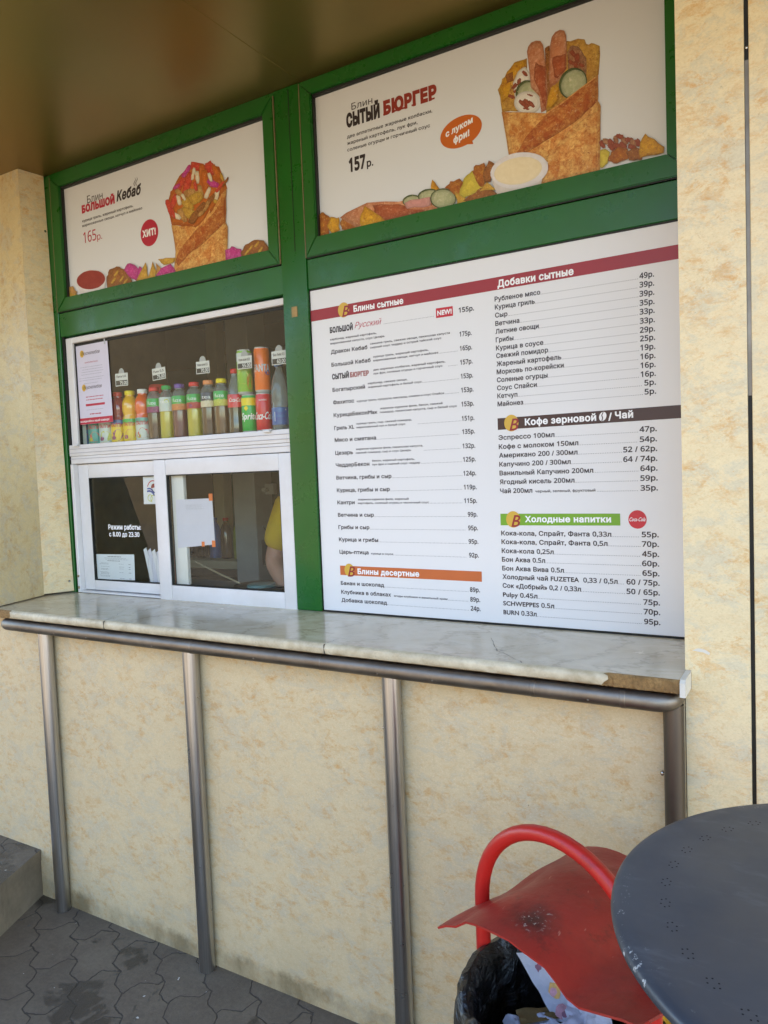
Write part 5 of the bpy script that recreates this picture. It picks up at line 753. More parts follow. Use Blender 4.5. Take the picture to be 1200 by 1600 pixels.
# white display window above, sliding hatch below
m = MB(); Wt = 'white_lacquer'
m.box(-2.7215, -2.682, 2.045, 2.09, 1.7465, 2.186, Wt, 0.002); m.box(-2.6815, -1.5677, 2.045, 2.09, 2.163, 2.186, Wt, 0.002)
m.box(-2.7215, -1.568, 2.03, 2.10, 1.700, 1.746, Wt, 0.003, 2); m.box(-2.7215, -1.568, 2.035, 2.10, 1.668, 1.6995, Wt, 0.002)
for z in (1.688, 1.712, 1.7285): m.box(-2.7215, -1.568, 2.0265 if z > 1.7 else 2.0315, 2.04, z, z + 0.0012, 'paper_fine')
m.box(-2.7215, -2.704, 2.03, 2.10, ZT + 0.001, 1.667, Wt, 0.002)
m.box(-2.703, -1.568, 2.033, 2.10, ZT + 0.001, 1.139, Wt, 0.001)
m.box(-2.683, -1.5678, 2.060, 2.066, 2.152, 2.1627, 'black_gasket'); m.box(-2.6818, -2.676, 2.055, 2.066, 1.7467, 2.1625, 'black_gasket')
wf = m.build('window_frame', kiosk)
m = MB(); m.box(-2.676, -1.5677, 2.062, 2.066, 1.7467, 2.1515, 'window_glass'); m.build('pane', wf)
for x in (-2.668, -1.66):
    m = MB(); m.box(x - 0.014, x + 0.014, 2.015, 2.0295, 1.738, 1.7462, Wt, 0.002); m.box(x - 0.02, x + 0.02, 2.020, 2.0297, 1.7465, 1.749, Wt, 0.001); m.build('glazing_clip', wf)
m = MB()
for z in (1.152, 1.20):
    m = MB(); m.lathe([(0.006, 0), (0.005, 0.003), (0.0015, 0.004)], 'bright_screw', 12, Matrix.Translation((-2.712, 2.0297, z)) @ Matrix.Rotation(R(90), 4, 'X')); m.build('screw', wf)
def sash(x0, x1, z0, z1, ox0, ox1, oz0, oz1, y0, y1):
    m = MB(); b = 0.003
    m.box(x0, ox0, y0, y1, z0, z1, Wt, b, 2); m.box(ox1, x1, y0, y1, z0, z1, Wt, b, 2)
    m.box(ox0 + 0.0005, ox1 - 0.0005, y0 + 0.001, y1, z0, oz0, Wt, b, 2); m.box(ox0 + 0.0005, ox1 - 0.0005, y0 + 0.001, y1, oz1, z1, Wt, b, 2)
    k = 0.004; ym = (y0 + y1) / 2
    m.box(ox0, ox0 + k, ym - 0.007, ym + 0.007, oz0, oz1, 'black_gasket'); m.box(ox1 - k, ox1, ym - 0.007, ym + 0.007, oz0, oz1, 'black_gasket')
    m.box(ox0 + k, ox1 - k, ym - 0.007, ym + 0.007, oz0, oz0 + k, 'black_gasket'); m.box(ox0 + k, ox1 - k, ym - 0.007, ym + 0.007, oz1 - k, oz1, 'black_gasket')
    s = m.build('sliding_sash', kiosk)
    m = MB(); m.box(ox0 + k, ox1 - k, ym - 0.002, ym + 0.002, oz0 + k, oz1 - k, 'window_glass'); m.build('pane', s)
    return s
sash(-2.702, -2.10, 1.142, 1.6655, -2.640, -2.163, 1.183, 1.608, 2.052, 2.068)
sash(-2.231, -1.5682, 1.1265, 1.6655, -2.168, -1.6225, 1.186, 1.607, 2.029, 2.050)

# ------------------------------------------------------------------ lettered menu board
YM = 2.035
board = thing('menu_board', (-0.85, YM + 0.012, 1.135), 'large white menu board with dish names, prices and coloured headings beside the serving window', 'menu board')
m = MB(); m.box(-1.463, -0.266, YM, YM + 0.012, 1.135, 2.187, 'board_print', 0.001)
m.box(-1.4665, -1.4632, YM - 0.001, YM + 0.012, 1.132, 2.189, 'black_gasket'); m.box(-1.4632, -0.266, YM - 0.001, YM + 0.012, 2.1872, 2.1915, 'black_gasket'); m.box(-1.4632, -0.266, YM - 0.001, YM + 0.012, 1.1312, 1.1348, 'black_gasket')
m.build('panel', board)
y1, y2, y3 = YM - 0.0005, YM - 0.0010, YM - 0.0015
def emblem(parent, cx, cz, r=0.0225):
    m = MB(); m.flat([(cx + r * 0.95 * math.cos(a * math.pi / 18), cz + r * 1.05 * math.sin(a * math.pi / 18)) for a in range(36)], y2, 'ink_gold')
    m.text('B', cx - 0.006, cx + 0.022, cz - 0.021, 0.035, y3, 'ink_red', 0.012, 0.3); m.build('emblem', parent)
def band(poly, ink, words, em=None):
    m = MB(); m.flat(poly, y1, ink); b = m.build('heading_band', board)
    for w in words: m = MB(); m.text(*w, y2, 'ink_white', 0.040); m.build('lettering', b)
    if em: emblem(b, *em)
    return b
band([(-1.463, 2.0885), (-0.2662, 2.0945), (-0.2662, 2.1300), (-1.463, 2.1240)], 'ink_band_red', [('Блины сытные', -1.2963, -1.1159, 2.0975, 0.0185), ('Добавки сытные', -0.8103, -0.5921, 2.0990, 0.019)], (-1.334, 2.1085))
bb = band([(-0.8226, 1.6970), (-0.2662, 1.6975), (-0.2662, 1.7308), (-0.8226, 1.7300)], 'ink_brown', [('Кофе зерновой', -0.7408, -0.5408, 1.7055, 0.0178), ('/', -0.509, -0.499, 1.7035, 0.020), ('Чай', -0.4913, -0.4444, 1.7072, 0.0175)], (-0.781, 1.714))
m = MB()
def ellipse(cx, cz, a, b, ang, n=24): return [(cx + a * math.cos(2 * math.pi * k / n) * math.cos(ang) - b * math.sin(2 * math.pi * k / n) * math.sin(ang), cz + a * math.cos(2 * math.pi * k / n) * math.sin(ang) + b * math.sin(2 * math.pi * k / n) * math.cos(ang)) for k in range(n)]
m.flat(ellipse(-0.5233, 1.7150, 0.0125, 0.0095, 1.2), y2, 'ink_white'); m.flat([(-0.527, 1.7035), (-0.5245, 1.7035), (-0.5222, 1.711), (-0.5245, 1.718), (-0.5205, 1.7265), (-0.523, 1.7265), (-0.527, 1.718), (-0.5248, 1.711)], y3, 'ink_brown'); m.build('coffee_bean', bb)
band([(-0.8228, 1.4222), (-0.4834, 1.4232), (-0.4834, 1.4552), (-0.8228, 1.4558)], 'ink_green', [('Холодные напитки', -0.7488, -0.5073, 1.4322, 0.0165)], (-0.784, 1.4395))
band([(-1.3902, 1.2556), (-0.8870, 1.2545), (-0.8870, 1.2852), (-1.3902, 1.2866)], 'ink_terracotta', [('Блины десертные', -1.3221, -1.0957, 1.2618, 0.017)], (-1.354, 1.273, 0.020))
m = MB(); m.flat(ellipse(-0.439, 1.4395, 0.0235, 0.0245, 0), y1, 'ink_soda'); lg = m.build('drink_logo', board)
m = MB(); m.text('Coca-Cola', -0.4595, -0.4185, 1.4350, 0.0105, y2, 'ink_white', 0.01, 0.45)
m.build('lettering', lg)
def dots(m, x0, x1, z, y, step=0.0046, s=0.00075):
    x = x0
    while x < x1:
        m.face([(x - s, y, z - s), (x + s, y, z - s), (x + s, y, z + s), (x - s, y, z + s)], 'ink_black'); x += step
# the two display rows at the top of the left column
m = MB(); m.text('БОЛЬШОЙ', -1.3908, -1.302, 2.043, 0.0165, y1, 'ink_black', 0.06); m.text('Русский', -1.2951, -1.1955, 2.046, 0.0185, y1, 'ink_crimson', 0.0, 0.4)
dots(m, -1.1868, -1.0161, 2.0455, y1)
m.text('155р.', -0.9334, -0.8845, 2.045, 0.0135, y1, 'ink_black', 0.032)
m.text('карбонад, жареный картофель,', -1.3908, -1.2153, 2.0186, 0.0062, y1, 'ink_black', 0.022); m.text('маринованная капуста, соус Цезарь', -1.3908, -1.1869, 2.0058, 0.0062, y1, 'ink_black', 0.022); m.build('menu_row', board)
m = MB(); m.flat([(-1.0073, 2.0389), (-0.9518, 2.0385), (-0.9518, 2.0665), (-1.0073, 2.0672)], y1, 'ink_soda'); nb = m.build('new_badge', board)
m = MB(); m.text('NEW!', -1.0028, -0.9555, 2.0462, 0.0135, y2, 'ink_white', 0.05); m.build('lettering', nb)
for name, x0, x1, z, ext, price, px0, px1, dd, col in MENU_ROWS:
    m = MB(); cap = 0.0118 if col == 'L' else 0.0128
    if name == '':
        m.text('СЫТЫЙ', -1.3899, -1.3241, z, 0.0155, y1, 'ink_black', 0.06); m.text('БЮРГЕР', -1.3197, -1.2493, z, 0.0145, y1, 'ink_brick', 0.05)
    else: m.text(name, x0, x1, z, cap, y1, 'ink_black', 0.030)
    m.text(price, px0, px1, z, 0.0132 if col == 'L' else 0.0138, y1, 'ink_black', 0.032)
    for t_, e0, e1, ez in ext: m.text(t_, e0, e1, ez, 0.0060 if len(t_) != 26 or col == 'L' else 0.0070, y1, 'ink_black', 0.022)
    if dd: dots(m, dd[0], dd[1], z, y1)
    m.build('menu_row', board)

# ------------------------------------------------------------------ two food posters over the windows
YP = 2.045
def food_print(table, parent):
    groups, order = {}, []
    for k, (part, ink, poly) in enumerate(table):
        key = part
        if part == 'side_food' or (part == 'sausage' and ink == 'sausage'): key = (part, k); groups['last_' + part] = key
        elif part == 'sausage': key = groups['last_sausage']
        if key not in groups: groups[key] = MB(); order.append((part, key))
        cx_ = sum(p[0] for p in poly) / len(poly); cz_ = sum(p[1] for p in poly) / len(poly)
        for lv, (sc_, sh_) in enumerate(((1.0, 0.0), (0.90, 0.002), (0.74, 0.004), (0.34, 0.008))):
            if 'crepe' in ink: sc_ = (1.0, 0.955, 0.88, 0.45)[lv]
            if 'cup' in ink or ink in ('mayo', 'ketchup'): sc_ = (1.0, 0.97, 0.93, 0.5)[lv]
            w_ = max(p[0] for p in poly) - min(p[0] for p in poly)
            groups[key].flat([(cx_ + (x - cx_) * sc_ - sh_ * w_ * 4, cz_ + (z - cz_) * sc_ + sh_ * w_ * 3) for x, z in poly], YP - 0.0004 - 0.00008 * k - 0.00002 * lv, 'print_%s_%d' % (ink, lv))
    for part, key in order: groups[key].build('printed_' + part, parent)
q1, q2 = YP - 0.0006, YP - 0.0012
pl = thing('poster', (-2.145, YP + 0.008, 2.342), 'white poster of a kebab-filled pancake with a red round badge, over the display window', 'poster')
m = MB(); m.box(-2.673, -1.610, YP, YP + 0.008, 2.338, 2.784, 'poster_print'); m.build('panel', pl)
food_print(LEFT_FOOD, pl)
m = MB(); m.text('Блин', -2.5338, -2.4425, 2.695, 0.029, q1, 'ink_black', 0.0)
m.text('БОЛЬШОЙ', -2.5696, -2.3752, 2.6650, 0.0265, q1, 'ink_crimson', 0.075); m.text('Кебаб', -2.3650, -2.2260, 2.668, 0.036, q1, 'ink_black', 0.045, 0.25)
for sx_ in (0, 0.010):
    m.flat([(-2.264 + sx_, 2.702), (-2.259 + sx_, 2.702), (-2.262 + sx_, 2.712), (-2.252 + sx_, 2.724), (-2.257 + sx_, 2.735), (-2.256 + sx_, 2.725), (-2.267 + sx_, 2.713)], q1, 'ink_grey')
m.build('title_lettering', pl)
m = MB(); m.text('курица гриль, жареный картофель,', -2.5702, -2.275, 2.6285, 0.0098, q1, 'ink_black', 0.014); m.text('маринованные овощи, кетчуп и майонез', -2.5718, -2.227, 2.6100, 0.0098, q1, 'ink_black', 0.014); m.build('description_lettering', pl)
m = MB(); m.text('165', -2.570, -2.4936, 2.5460, 0.043, q1, 'ink_crimson', 0.004); m.text('р.', -2.4883, -2.4594, 2.5440, 0.026, q1, 'ink_crimson', 0.0); m.build('price_lettering', pl)
m = MB(); m.flat(ellipse(-2.1966, 2.5165, 0.047, 0.049, 0, 40), q1, 'ink_crimson'); bd = m.build('round_badge', pl)
m = MB(); m.text('ХИТ!', -2.2337, -2.1620, 2.5058, 0.0235, q2, 'ink_white', 0.06); m.build('lettering', bd)
pr = thing('poster', (-0.88, YP + 0.008, 2.349), 'white poster of a sausage-filled pancake with an orange speech bubble, over the menu board', 'poster')
m = MB(); m.box(-1.4195, -0.341, YP, YP + 0.008, 2.348, 2.798, 'poster_print'); m.build('panel', pr)
food_print(RIGHT_FOOD, pr)
m = MB(); m.text('Блин', -1.2799, -1.2036, 2.717, 0.0205, q1, 'ink_black'); m.text('СЫТЫЙ', -1.3013, -1.1790, 2.671, 0.037, q1, 'ink_black', 0.075); m.text('БЮРГЕР', -1.1659, -0.9850, 2.673, 0.0365, q1, 'ink_brick', 0.075)
for bx in (-1.163, -1.126, -1.1005, -1.065, -1.0285, -1.003): m.flat([(bx - 0.004, 2.671), (bx + 0.011, 2.671), (bx + 0.011, 2.676), (bx - 0.004, 2.676)], q1 + 0.0001, 'ink_brick')
m.build('title_lettering', pr)
m = MB()
for t_, a, b, z in (('две аппетитные жареные колбаски,', -1.3008, -1.0015, 2.6360), ('жареный картофель, лук фри,', -1.3017, -1.0514, 2.6160), ('соленые огурцы и горчичный соус', -1.3018, -1.0103, 2.5962)): m.text(t_, a, b, z, 0.0100, q1, 'ink_black', 0.016)
m.build('description_lettering', pr)
m = MB(); m.text('157', -1.2987, -1.2369, 2.534, 0.038, q1, 'ink_black', 0.06); m.text('р.', -1.2325, -1.209, 2.5330, 0.022, q1, 'ink_black', 0.03); m.build('price_lettering', pr)
m = MB(); m.flat(ellipse(-0.9125, 2.5575, 0.066, 0.043, 0.10, 44), q1, 'ink_bubble'); m.flat([(-0.905, 2.520), (-0.8800, 2.5300), (-0.8745, 2.5135)], q1 - 0.0001, 'ink_bubble'); bu = m.build('speech_bubble', pr)
m = MB(); m.text('с луком', -0.9605, -0.8740, 2.5535, 0.0165, q2, 'ink_white', 0.05, slope=0.24); m.text('фри!', -0.9365, -0.8855, 2.5300, 0.0180, q2, 'ink_white', 0.05, slope=0.20); m.build('lettering', bu)

# ------------------------------------------------------------------ counter on its steel rail
counter = thing('serving_counter', (-1.5, 1.9, 0), 'long beige marble-look counter on a steel rail with four tube legs', 'counter')
YF = 1.643
m = MB()
prof = [(YA + 0.004, ZT - 0.001), (YF + 0.014, ZT), (YF + 0.007, ZT - 0.0012)]
# top slab, its left end running past the pillar
xs = [-2.95 + 2.674 * k / 60 for k in range(61)]
def slab_strip(prof, mat, x0, x1, jag=0.0, seed=1, n=60, ragged=0.0):
    rnd = random.Random(seed); rows = []
    for k in range(n + 1):
        x = x0 + (x1 - x0) * k / n; rg = [ragged * rnd.uniform(-1, 1) if ragged and k in (0, n) else 0 for _ in prof]
        rows.append([m.bm.verts.new((x + rg[i_], y + (rnd.uniform(-jag, jag) if 0 < i_ < len(prof) - 1 else 0), z + (rnd.uniform(-jag, jag) if 0 < i_ < len(prof) - 1 else 0))) for i_, (y, z) in enumerate(prof)])
    im = m.mi(mat)
    for a, b in zip(rows, rows[1:]):
        for q in range(len(prof) - 1):
            f = m.bm.faces.new((a[q], a[q + 1], b[q + 1], b[q])); f.smooth = True; f.material_index = im
slab_strip([(YA + 0.006, ZT), (1.85, ZT), (YF + 0.012, ZT)], 'marble_laminate', -2.95, -0.2765)
m.face([(-2.95, YF + 0.012, ZT - 0.031), (-0.2765, YF + 0.012, ZT - 0.031), (-0.2765, YB - 0.001, ZT - 0.031), (-2.95, YB - 0.001, ZT - 0.031)][::-1], 'chipboard')
m.face([(-2.95, YF + 0.012, ZT), (-2.95, YF + 0.012, ZT - 0.031), (-2.95, YA, ZT - 0.031), (-2.95, YA, ZT)], 'chipboard')
m.box(-2.95, -0.2765, YF + 0.0125, YF + 0.02, ZT - 0.0305, ZT - 0.001, 'chipboard')
top = m.build('countertop', counter)
m = MB(); x0, x1 = -2.600, -0.432
slab_strip([(YF + 0.0119, ZT + 0.0003), (YF + 0.007, ZT - 0.0012), (YF + 0.0025, ZT - 0.005), (YF, ZT - 0.012), (YF + 0.0005, ZT - 0.020), (YF + 0.004, ZT - 0.027), (YF + 0.011, ZT - 0.0305)], 'worn_edge', x0, x1, 0.0009, 3, 150, 0.010)
# broken ends of the edge strip
rnd = random.Random(5)
m.build('edge_strip', counter)
m = MB(); slab_strip([(YF + 0.0119, ZT - 0.0004), (YF + 0.008, ZT - 0.004), (YF + 0.0075, ZT - 0.016), (YF + 0.009, ZT - 0.029), (YF + 0.0119, ZT - 0.0312)], 'chipboard', -0.447, -0.2775, 0.0018, 9, 40); meta(m.build('broken_edge', counter), 'bare brown chipboard where the edge strip has broken off')
m = MB(); slab_strip([(YF + 0.0119, ZT - 0.0004), (YF + 0.008, ZT - 0.004), (YF + 0.0075, ZT - 0.016), (YF + 0.009, ZT - 0.029), (YF + 0.0119, ZT - 0.0312)], 'chipboard', -2.95, -2.585, 0.0018, 11, 40); meta(m.build('broken_edge', counter), 'bare brown chipboard where the edge strip has broken off')
m = MB(); m.prism([(YF + 0.004, ZT - 0.036), (YB + 0.004, ZT - 0.036), (YB + 0.004, ZT + 0.003), (YF + 0.012, ZT + 0.001), (YF + 0.004, ZT - 0.006)], -0.2762, -0.2650, 'end_white')
for v in m.bm.verts: v.co = Vector((v.co.y, v.co.x, v.co.z))
cap_ = m.build('end_cap', counter)
def crack(pts, w):
    m = MB(); rnd = random.Random(int(pts[0][0] * -1000)); P_ = []
    for a, b in zip(pts, pts[1:]):
        for k in range(6):
            t_ = k / 6; P_.append((a[0] + (b[0] - a[0]) * t_ + rnd.uniform(-.004, .004), a[1] + (b[1] - a[1]) * t_ + rnd.uniform(-.003, .003)))
    P_.append(pts[-1])
    for k, (a, b) in enumerate(zip(P_, P_[1:])):
        ww = w * rnd.uniform(.4, 1.3)
        m.face([(a[0] - ww, a[1], ZT + 0.0004), (b[0] - ww, b[1], ZT + 0.0004), (b[0] + ww, b[1], ZT + 0.0004), (a[0] + ww, a[1], ZT + 0.0004)], 'crack_dirt')
    m.build('crack', top)
crack([(-0.796, 1.873), (-0.726, 1.741), (-0.701, 1.73), (-0.629, 1.660)], 0.0011); crack([(-0.726, 1.741), (-0.690, 1.79), (-0.66, 1.80)], 0.0007)
crack([(-2.087, 1.658), (-2.126, 1.732), (-2.212, 1.857)], 0.0009); crack([(-1.187, 1.658), (-1.187, 1.70), (-1.16, 1.73)], 0.0010); crack([(-0.50, 1.95), (-0.42, 1.99), (-0.33, 2.0)], 0.0006); crack([(-0.45, 1.76), (-0.40, 1.80), (-0.36, 1.76), (-0.33, 1.79)], 0.0006)
m = MB()
for x in (-1.1875, -2.0835): m.box(x - 0.0008, x + 0.0008, YF - 0.0006, YF + 0.0116, ZT - 0.029, ZT - 0.0012, 'crack_dirt')
m.build('edge_crack', counter)
# rail
YR, ZR, RR = 1.664, 1.0735, 0.0215
pts = []
for k in range(8):
    a = k / 7 * math.pi / 2; pts.append((-2.640 + 0.030 * (1 - math.sin(a)) - 0.030, YR + 0.030 * (1 - math.sin(math.pi / 2 - a)) if False else YR + 0.03 * (1 - math.cos(math.pi / 2 - a)), ZR))
pts = [(-2.672, YB - 0.001, ZR), (-2.672, YR + 0.028, ZR), (-2.668, YR + 0.014, ZR), (-2.659, YR + 0.005, ZR), (-2.645, YR, ZR)]
pts += [(-2.645 + (2.645 - 0.335) * k / 24, YR, ZR) for k in range(1, 25)]
for k in range(1, 9):
    a = k / 8 * math.pi / 2; pts.append((-0.335 + 0.036 * math.sin(a), YR + 0.036 * (1 - math.cos(a)), ZR))
pts.append((-0.299, YB - 0.001, ZR))
m = MB(); m.tube(pts, RR, 'dull_steel', 24); rail = m.build('rail', counter)
m = MB()
for x in (-1.21, -1.70, -0.60, -0.395):
    Mx = Matrix.Translation((x, YR, ZR)) @ Matrix.Rotation(R(90), 4, 'Y'); m = MB(); m.lathe([(RR, -0.006), (RR + 0.0009, -0.005), (RR + 0.0009, 0.005), (RR, 0.006)], 'dull_steel', 24, Mx, False); m.build('coupling', rail)
m = MB(); rnd = random.Random(2)
for x in (-2.35, -2.18, -1.86, -1.44, -1.02, -0.86, -0.47):
    m = MB(); m.lathe([(0.0028, 0), (0.0022, 0.002), (0.0006, 0.003)], 'dull_steel', 10, Matrix.Translation((x, YR - RR * 0.93, ZR - RR * 0.37)) @ Matrix.Rotation(R(90 + 20), 4, 'X')); m.build('rivet', rail)
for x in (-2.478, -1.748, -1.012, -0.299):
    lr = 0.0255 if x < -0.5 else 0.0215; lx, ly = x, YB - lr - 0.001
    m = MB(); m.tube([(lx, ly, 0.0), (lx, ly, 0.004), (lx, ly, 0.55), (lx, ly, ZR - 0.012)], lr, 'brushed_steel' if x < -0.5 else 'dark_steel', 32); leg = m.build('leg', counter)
    for z in (0.900, 0.356):
        m = MB()
        m.tube([(lx - lr + 0.0035, ly + 0.004, z), (lx - lr - 0.0045, ly + 0.006, z)], 0.0035, 'bright_screw', 10)
        m.lathe([(0.0065, 0), (0.0062, 0.003), (0.0035, 0.0055), (0.001, 0.006)], 'bright_screw', 14, Matrix.Translation((lx - lr - 0.0035, ly + 0.006, z)) @ Matrix.Rotation(R(-90), 4, 'Y'))
        m.build('screw', leg)

# concrete step at the left
m = MB(); d = Vector((0.39, -0.92, 0)).normalized()
A = Vector((-2.636, YB - 0.001, 0)); B_ = A + d * 1.6
def q(p, z): return (p.x, p.y, z)
E_ = Vector((-4.2, YB - 0.001, 0)); F_ = Vector((-4.2, B_.y, 0))
m.face([q(A, 0.14), q(A, 0), q(B_, 0), q(B_, 0.14)][::-1], 'concrete'); m.face([q(B_, .14), q(B_, 0), q(F_, 0), q(F_, .14)][::-1], 'concrete')
e = -d.cross(Vector((0, 0, 1))) * 0.0
A2, B2 = A + Vector((0.004, 0, 0)), B_ + Vector((0.004, -0.004, 0))
m.face([q(A2, .14), q(B2, .14), q(F_, .14), q(E_, .14)], 'concrete')
m.face([q(A2, .182), q(A2, .14), q(B2, .14), q(B2, .182)][::-1], 'concrete'); m.face([q(B2, .182), q(B2, .14), q(F_, .14), q(F_, .182)][::-1], 'concrete')
m.face([q(A2, .182), q(B2, .182), q(F_, .182), q(E_, .182)][::-1], 'paver')
st = m.build('entrance_step'); meta(st, 'low grey concrete step against the wall at the left of the counter', 'step')

# ------------------------------------------------------------------ round table
TX, TY, TZ, TR = 0.094, 1.009, 1.05, 0.346
tab = thing('standing_table', (TX, TY, 0), 'round dark grey metal table with pierced top and scuffed rim in the foreground', 'table')
m = MB(); m.lathe([(TR - 0.010, -0.019), (TR - 0.004, -0.0185), (TR - 0.0008, -0.015), (TR, -0.011), (TR - 0.0012, -0.006), (TR - 0.005, -0.0025), (TR - 0.012, -0.0004), (TR - 0.03, 0.0), (TR * 0.5, 0.0), (0.01, 0.0)], 'table_paint', 128, Matrix.Translation((TX, TY, TZ)))
tp = m.build('tabletop', tab)
m = MB()
for k in range(36):
    a0 = 2 * math.pi * (k + 0.4) / 36
    for j in range(6):
        a1 = a0 + 2 * math.pi * j / 6
        c = Vector((TX + 0.281 * math.cos(a0) + 0.0070 * math.cos(a1) * -math.sin(a0) * 1.3 + 0.0055 * math.sin(a1) * math.cos(a0), TY + 0.281 * math.sin(a0) + 0.0070 * math.cos(a1) * math.cos(a0) * 1.3 + 0.0055 * math.sin(a1) * math.sin(a0), TZ + 0.0003))
        m.face([c + Vector((0.0012 * math.cos(b * math.pi / 4), 0.0012 * math.sin(b * math.pi / 4), 0)) for b in range(8)], 'black_hole')
m.build('perforation', tp)
m = MB(); m.tube([(TX, TY, 0.03), (TX, TY, 0.5), (TX, TY, TZ - 0.020)], 0.03, 'dull_steel', 24); m.build('column', tab)
m = MB(); m.lathe([(0.22, 0.001), (0.22, 0.010), (0.19, 0.018), (0.05, 0.032), (0.035, 0.05)], 'table_paint', 48, Matrix.Translation((TX, TY, 0))); m.build('base', tab)

# ------------------------------------------------------------------ red litter bin
BU, BN = Vector((0.9375, -0.3479, 0)), Vector((0.3479, 0.9375, 0))
BC = Vector((-0.593, 1.319, 0)); BF = Vector((-0.632, 1.209, 0))
ctr = BC + BU * 0.182
binn = thing('litter_bin', tuple(ctr), 'red metal litter bin with an arched tube handle and a bent, burnt sheet lid', 'litter bin')
m = MB(); pts = [BC + BU * (-0.004) + Vector((0, 0, z)) for z in (0.0, 0.3, 0.6, 0.72)]
for k in range(0, 25):
    a = math.pi * (1 - k / 24); pts.append(BC + BU * (0.182 + 0.186 * math.cos(a)) + Vector((0, 0, 0.748 + 0.186 * math.sin(a))))
pts += [BC + BU * 0.368 + Vector((0, 0, z)) for z in (0.72, 0.6, 0.3, 0.0)]
m.tube(pts, 0.0145, 'red_tube', 24); m.build('arched_frame', binn)
# lid: one sheet, bent along its length
fr_p = [(-0.010, 0.734), (0.010, 0.745), (0.033, 0.752), (0.064, 0.776), (0.090, 0.787), (0.115, 0.793), (0.168, 0.795), (0.206, 0.791), (0.242, 0.782), (0.270, 0.771), (0.292, 0.763), (0.320, 0.766), (0.361, 0.777), (0.391, 0.781), (0.420, 0.787), (0.436, 0.806)]
bk_p = [(0.000, 0.744), (0.012, 0.750), (0.030, 0.760), (0.055, 0.769), (0.080, 0.775), (0.109, 0.777), (0.160, 0.776), (0.200, 0.772), (0.240, 0.765), (0.270, 0.758), (0.292, 0.752), (0.320, 0.744), (0.350, 0.734), (0.375, 0.722), (0.400, 0.708), (0.415, 0.695)]
m = MB(); nj = 22; grid = []
for j in range(nj + 1):
    t_ = j / nj; row = []
    for (u0, z0), (u1, z1) in zip(fr_p, bk_p):
        u_ = u0 + (u1 - u0) * t_; z_ = z0 + (z1 - z0) * t_
        z_ += 0.016 * math.sin(math.pi * t_) * max(0, math.sin(math.pi * (u0 + 0.01) / 0.46)) - 0.012 * math.exp(-((t_ - 0.45) / 0.12) ** 2 - ((u0 - 0.02) / 0.06) ** 2) + 0.004 * noise.noise(Vector((u_ * 9, t_ * 4, 3)))
        dn_ = 0.41 * t_ - 0.012 * math.exp(-((u0 - 0.36) / 0.07) ** 2) * (1 - t_) + 0.010 * noise.noise(Vector((u_ * 14, 7, 1))) * (1 - t_)
        row.append(m.bm.verts.new(BF + BU * u_ + BN * dn_ + Vector((0, 0, z_))))
    grid.append(row)
i_ = m.mi('red_sheet')
for j in range(nj):
    for k in range(len(fr_p) - 1):
        f = m.bm.faces.new((grid[j][k], grid[j][k + 1], grid[j + 1][k + 1], grid[j + 1][k])); f.smooth = True; f.material_index = i_
bmesh.ops.subdivide_edges(m.bm, edges=list(m.bm.edges), cuts=1, smooth=0.6, use_grid_fill=True)
bmesh.ops.solidify(m.bm, geom=list(m.bm.faces), thickness=0.0038)
meta(m.build('lid', binn), 'bent red sheet lid with a black cigarette burn and ash')
m = MB(); Mx = Matrix.Translation((ctr.x, ctr.y, 0.0))
m.lathe([(0.13, 0.06), (0.150, 0.065), (0.166, 0.45), (0.168, 0.60), (0.163, 0.60), (0.148, 0.09), (0.01, 0.085)], 'red_tube', 40, Mx); m.build('bucket', binn)
# rubbish bag pulled over the bucket
rnd = random.Random(4); m = MB(); n = 144
ringdef = [(0.1700, 0.28, .004), (0.1745, 0.36, .006), (0.178, 0.44, .009), (0.181, 0.52, .010), (0.184, 0.575, .009), (0.184, 0.612, .006), (0.178, 0.634, .003), (0.166, 0.638, .003), (0.154, 0.625, .004), (0.148, 0.585, .006), (0.146, 0.52, .007), (0.143, 0.42, .008), (0.135, 0.33, .006), (0.02, 0.31, .0)]
rings = []
for r_, z_, w_ in ringdef:
    ring = []
    for k in range(n):
        a = 2 * math.pi * k / n
        wob = 1.3 * noise.noise(Vector((math.cos(a) * 7, math.sin(a) * 7, z_ * 5))) + 0.9 * noise.noise(Vector((math.cos(a) * 19, math.sin(a) * 19, z_ * 6))) + 0.5 * abs(noise.noise(Vector((math.cos(a) * 34 + z_ * 9, math.sin(a) * 34, z_ * 4))))
        top_ = 0.030 * noise.noise(Vector((math.cos(a) * 2.2, math.sin(a) * 2.2, 4))) if z_ > 0.5 else 0
        lift = 0.02 * max(0, math.cos(a - math.pi * 0.86)) ** 2 if z_ > 0.55 else 0
        ring.append(m.bm.verts.new((ctr.x + (r_ + w_ * wob) * math.cos(a), ctr.y + (r_ + w_ * wob) * math.sin(a), z_ + top_ + lift + w_ * 0.6 * wob)))
    rings.append(ring)
i_ = m.mi('black_film')
for a_, b_ in zip(rings, rings[1:]):
    for k in range(n):
        f = m.bm.faces.new((a_[k], a_[(k + 1) % n], b_[(k + 1) % n], b_[k])); f.smooth = True; f.material_index = i_
m.bm.faces.new(rings[-1][::-1]).material_index = i_
meta(m.build('rubbish_bag', None, (ctr.x, ctr.y, 0.28), angle=60), 'black plastic bag folded over the rim of the litter bin', 'bag')
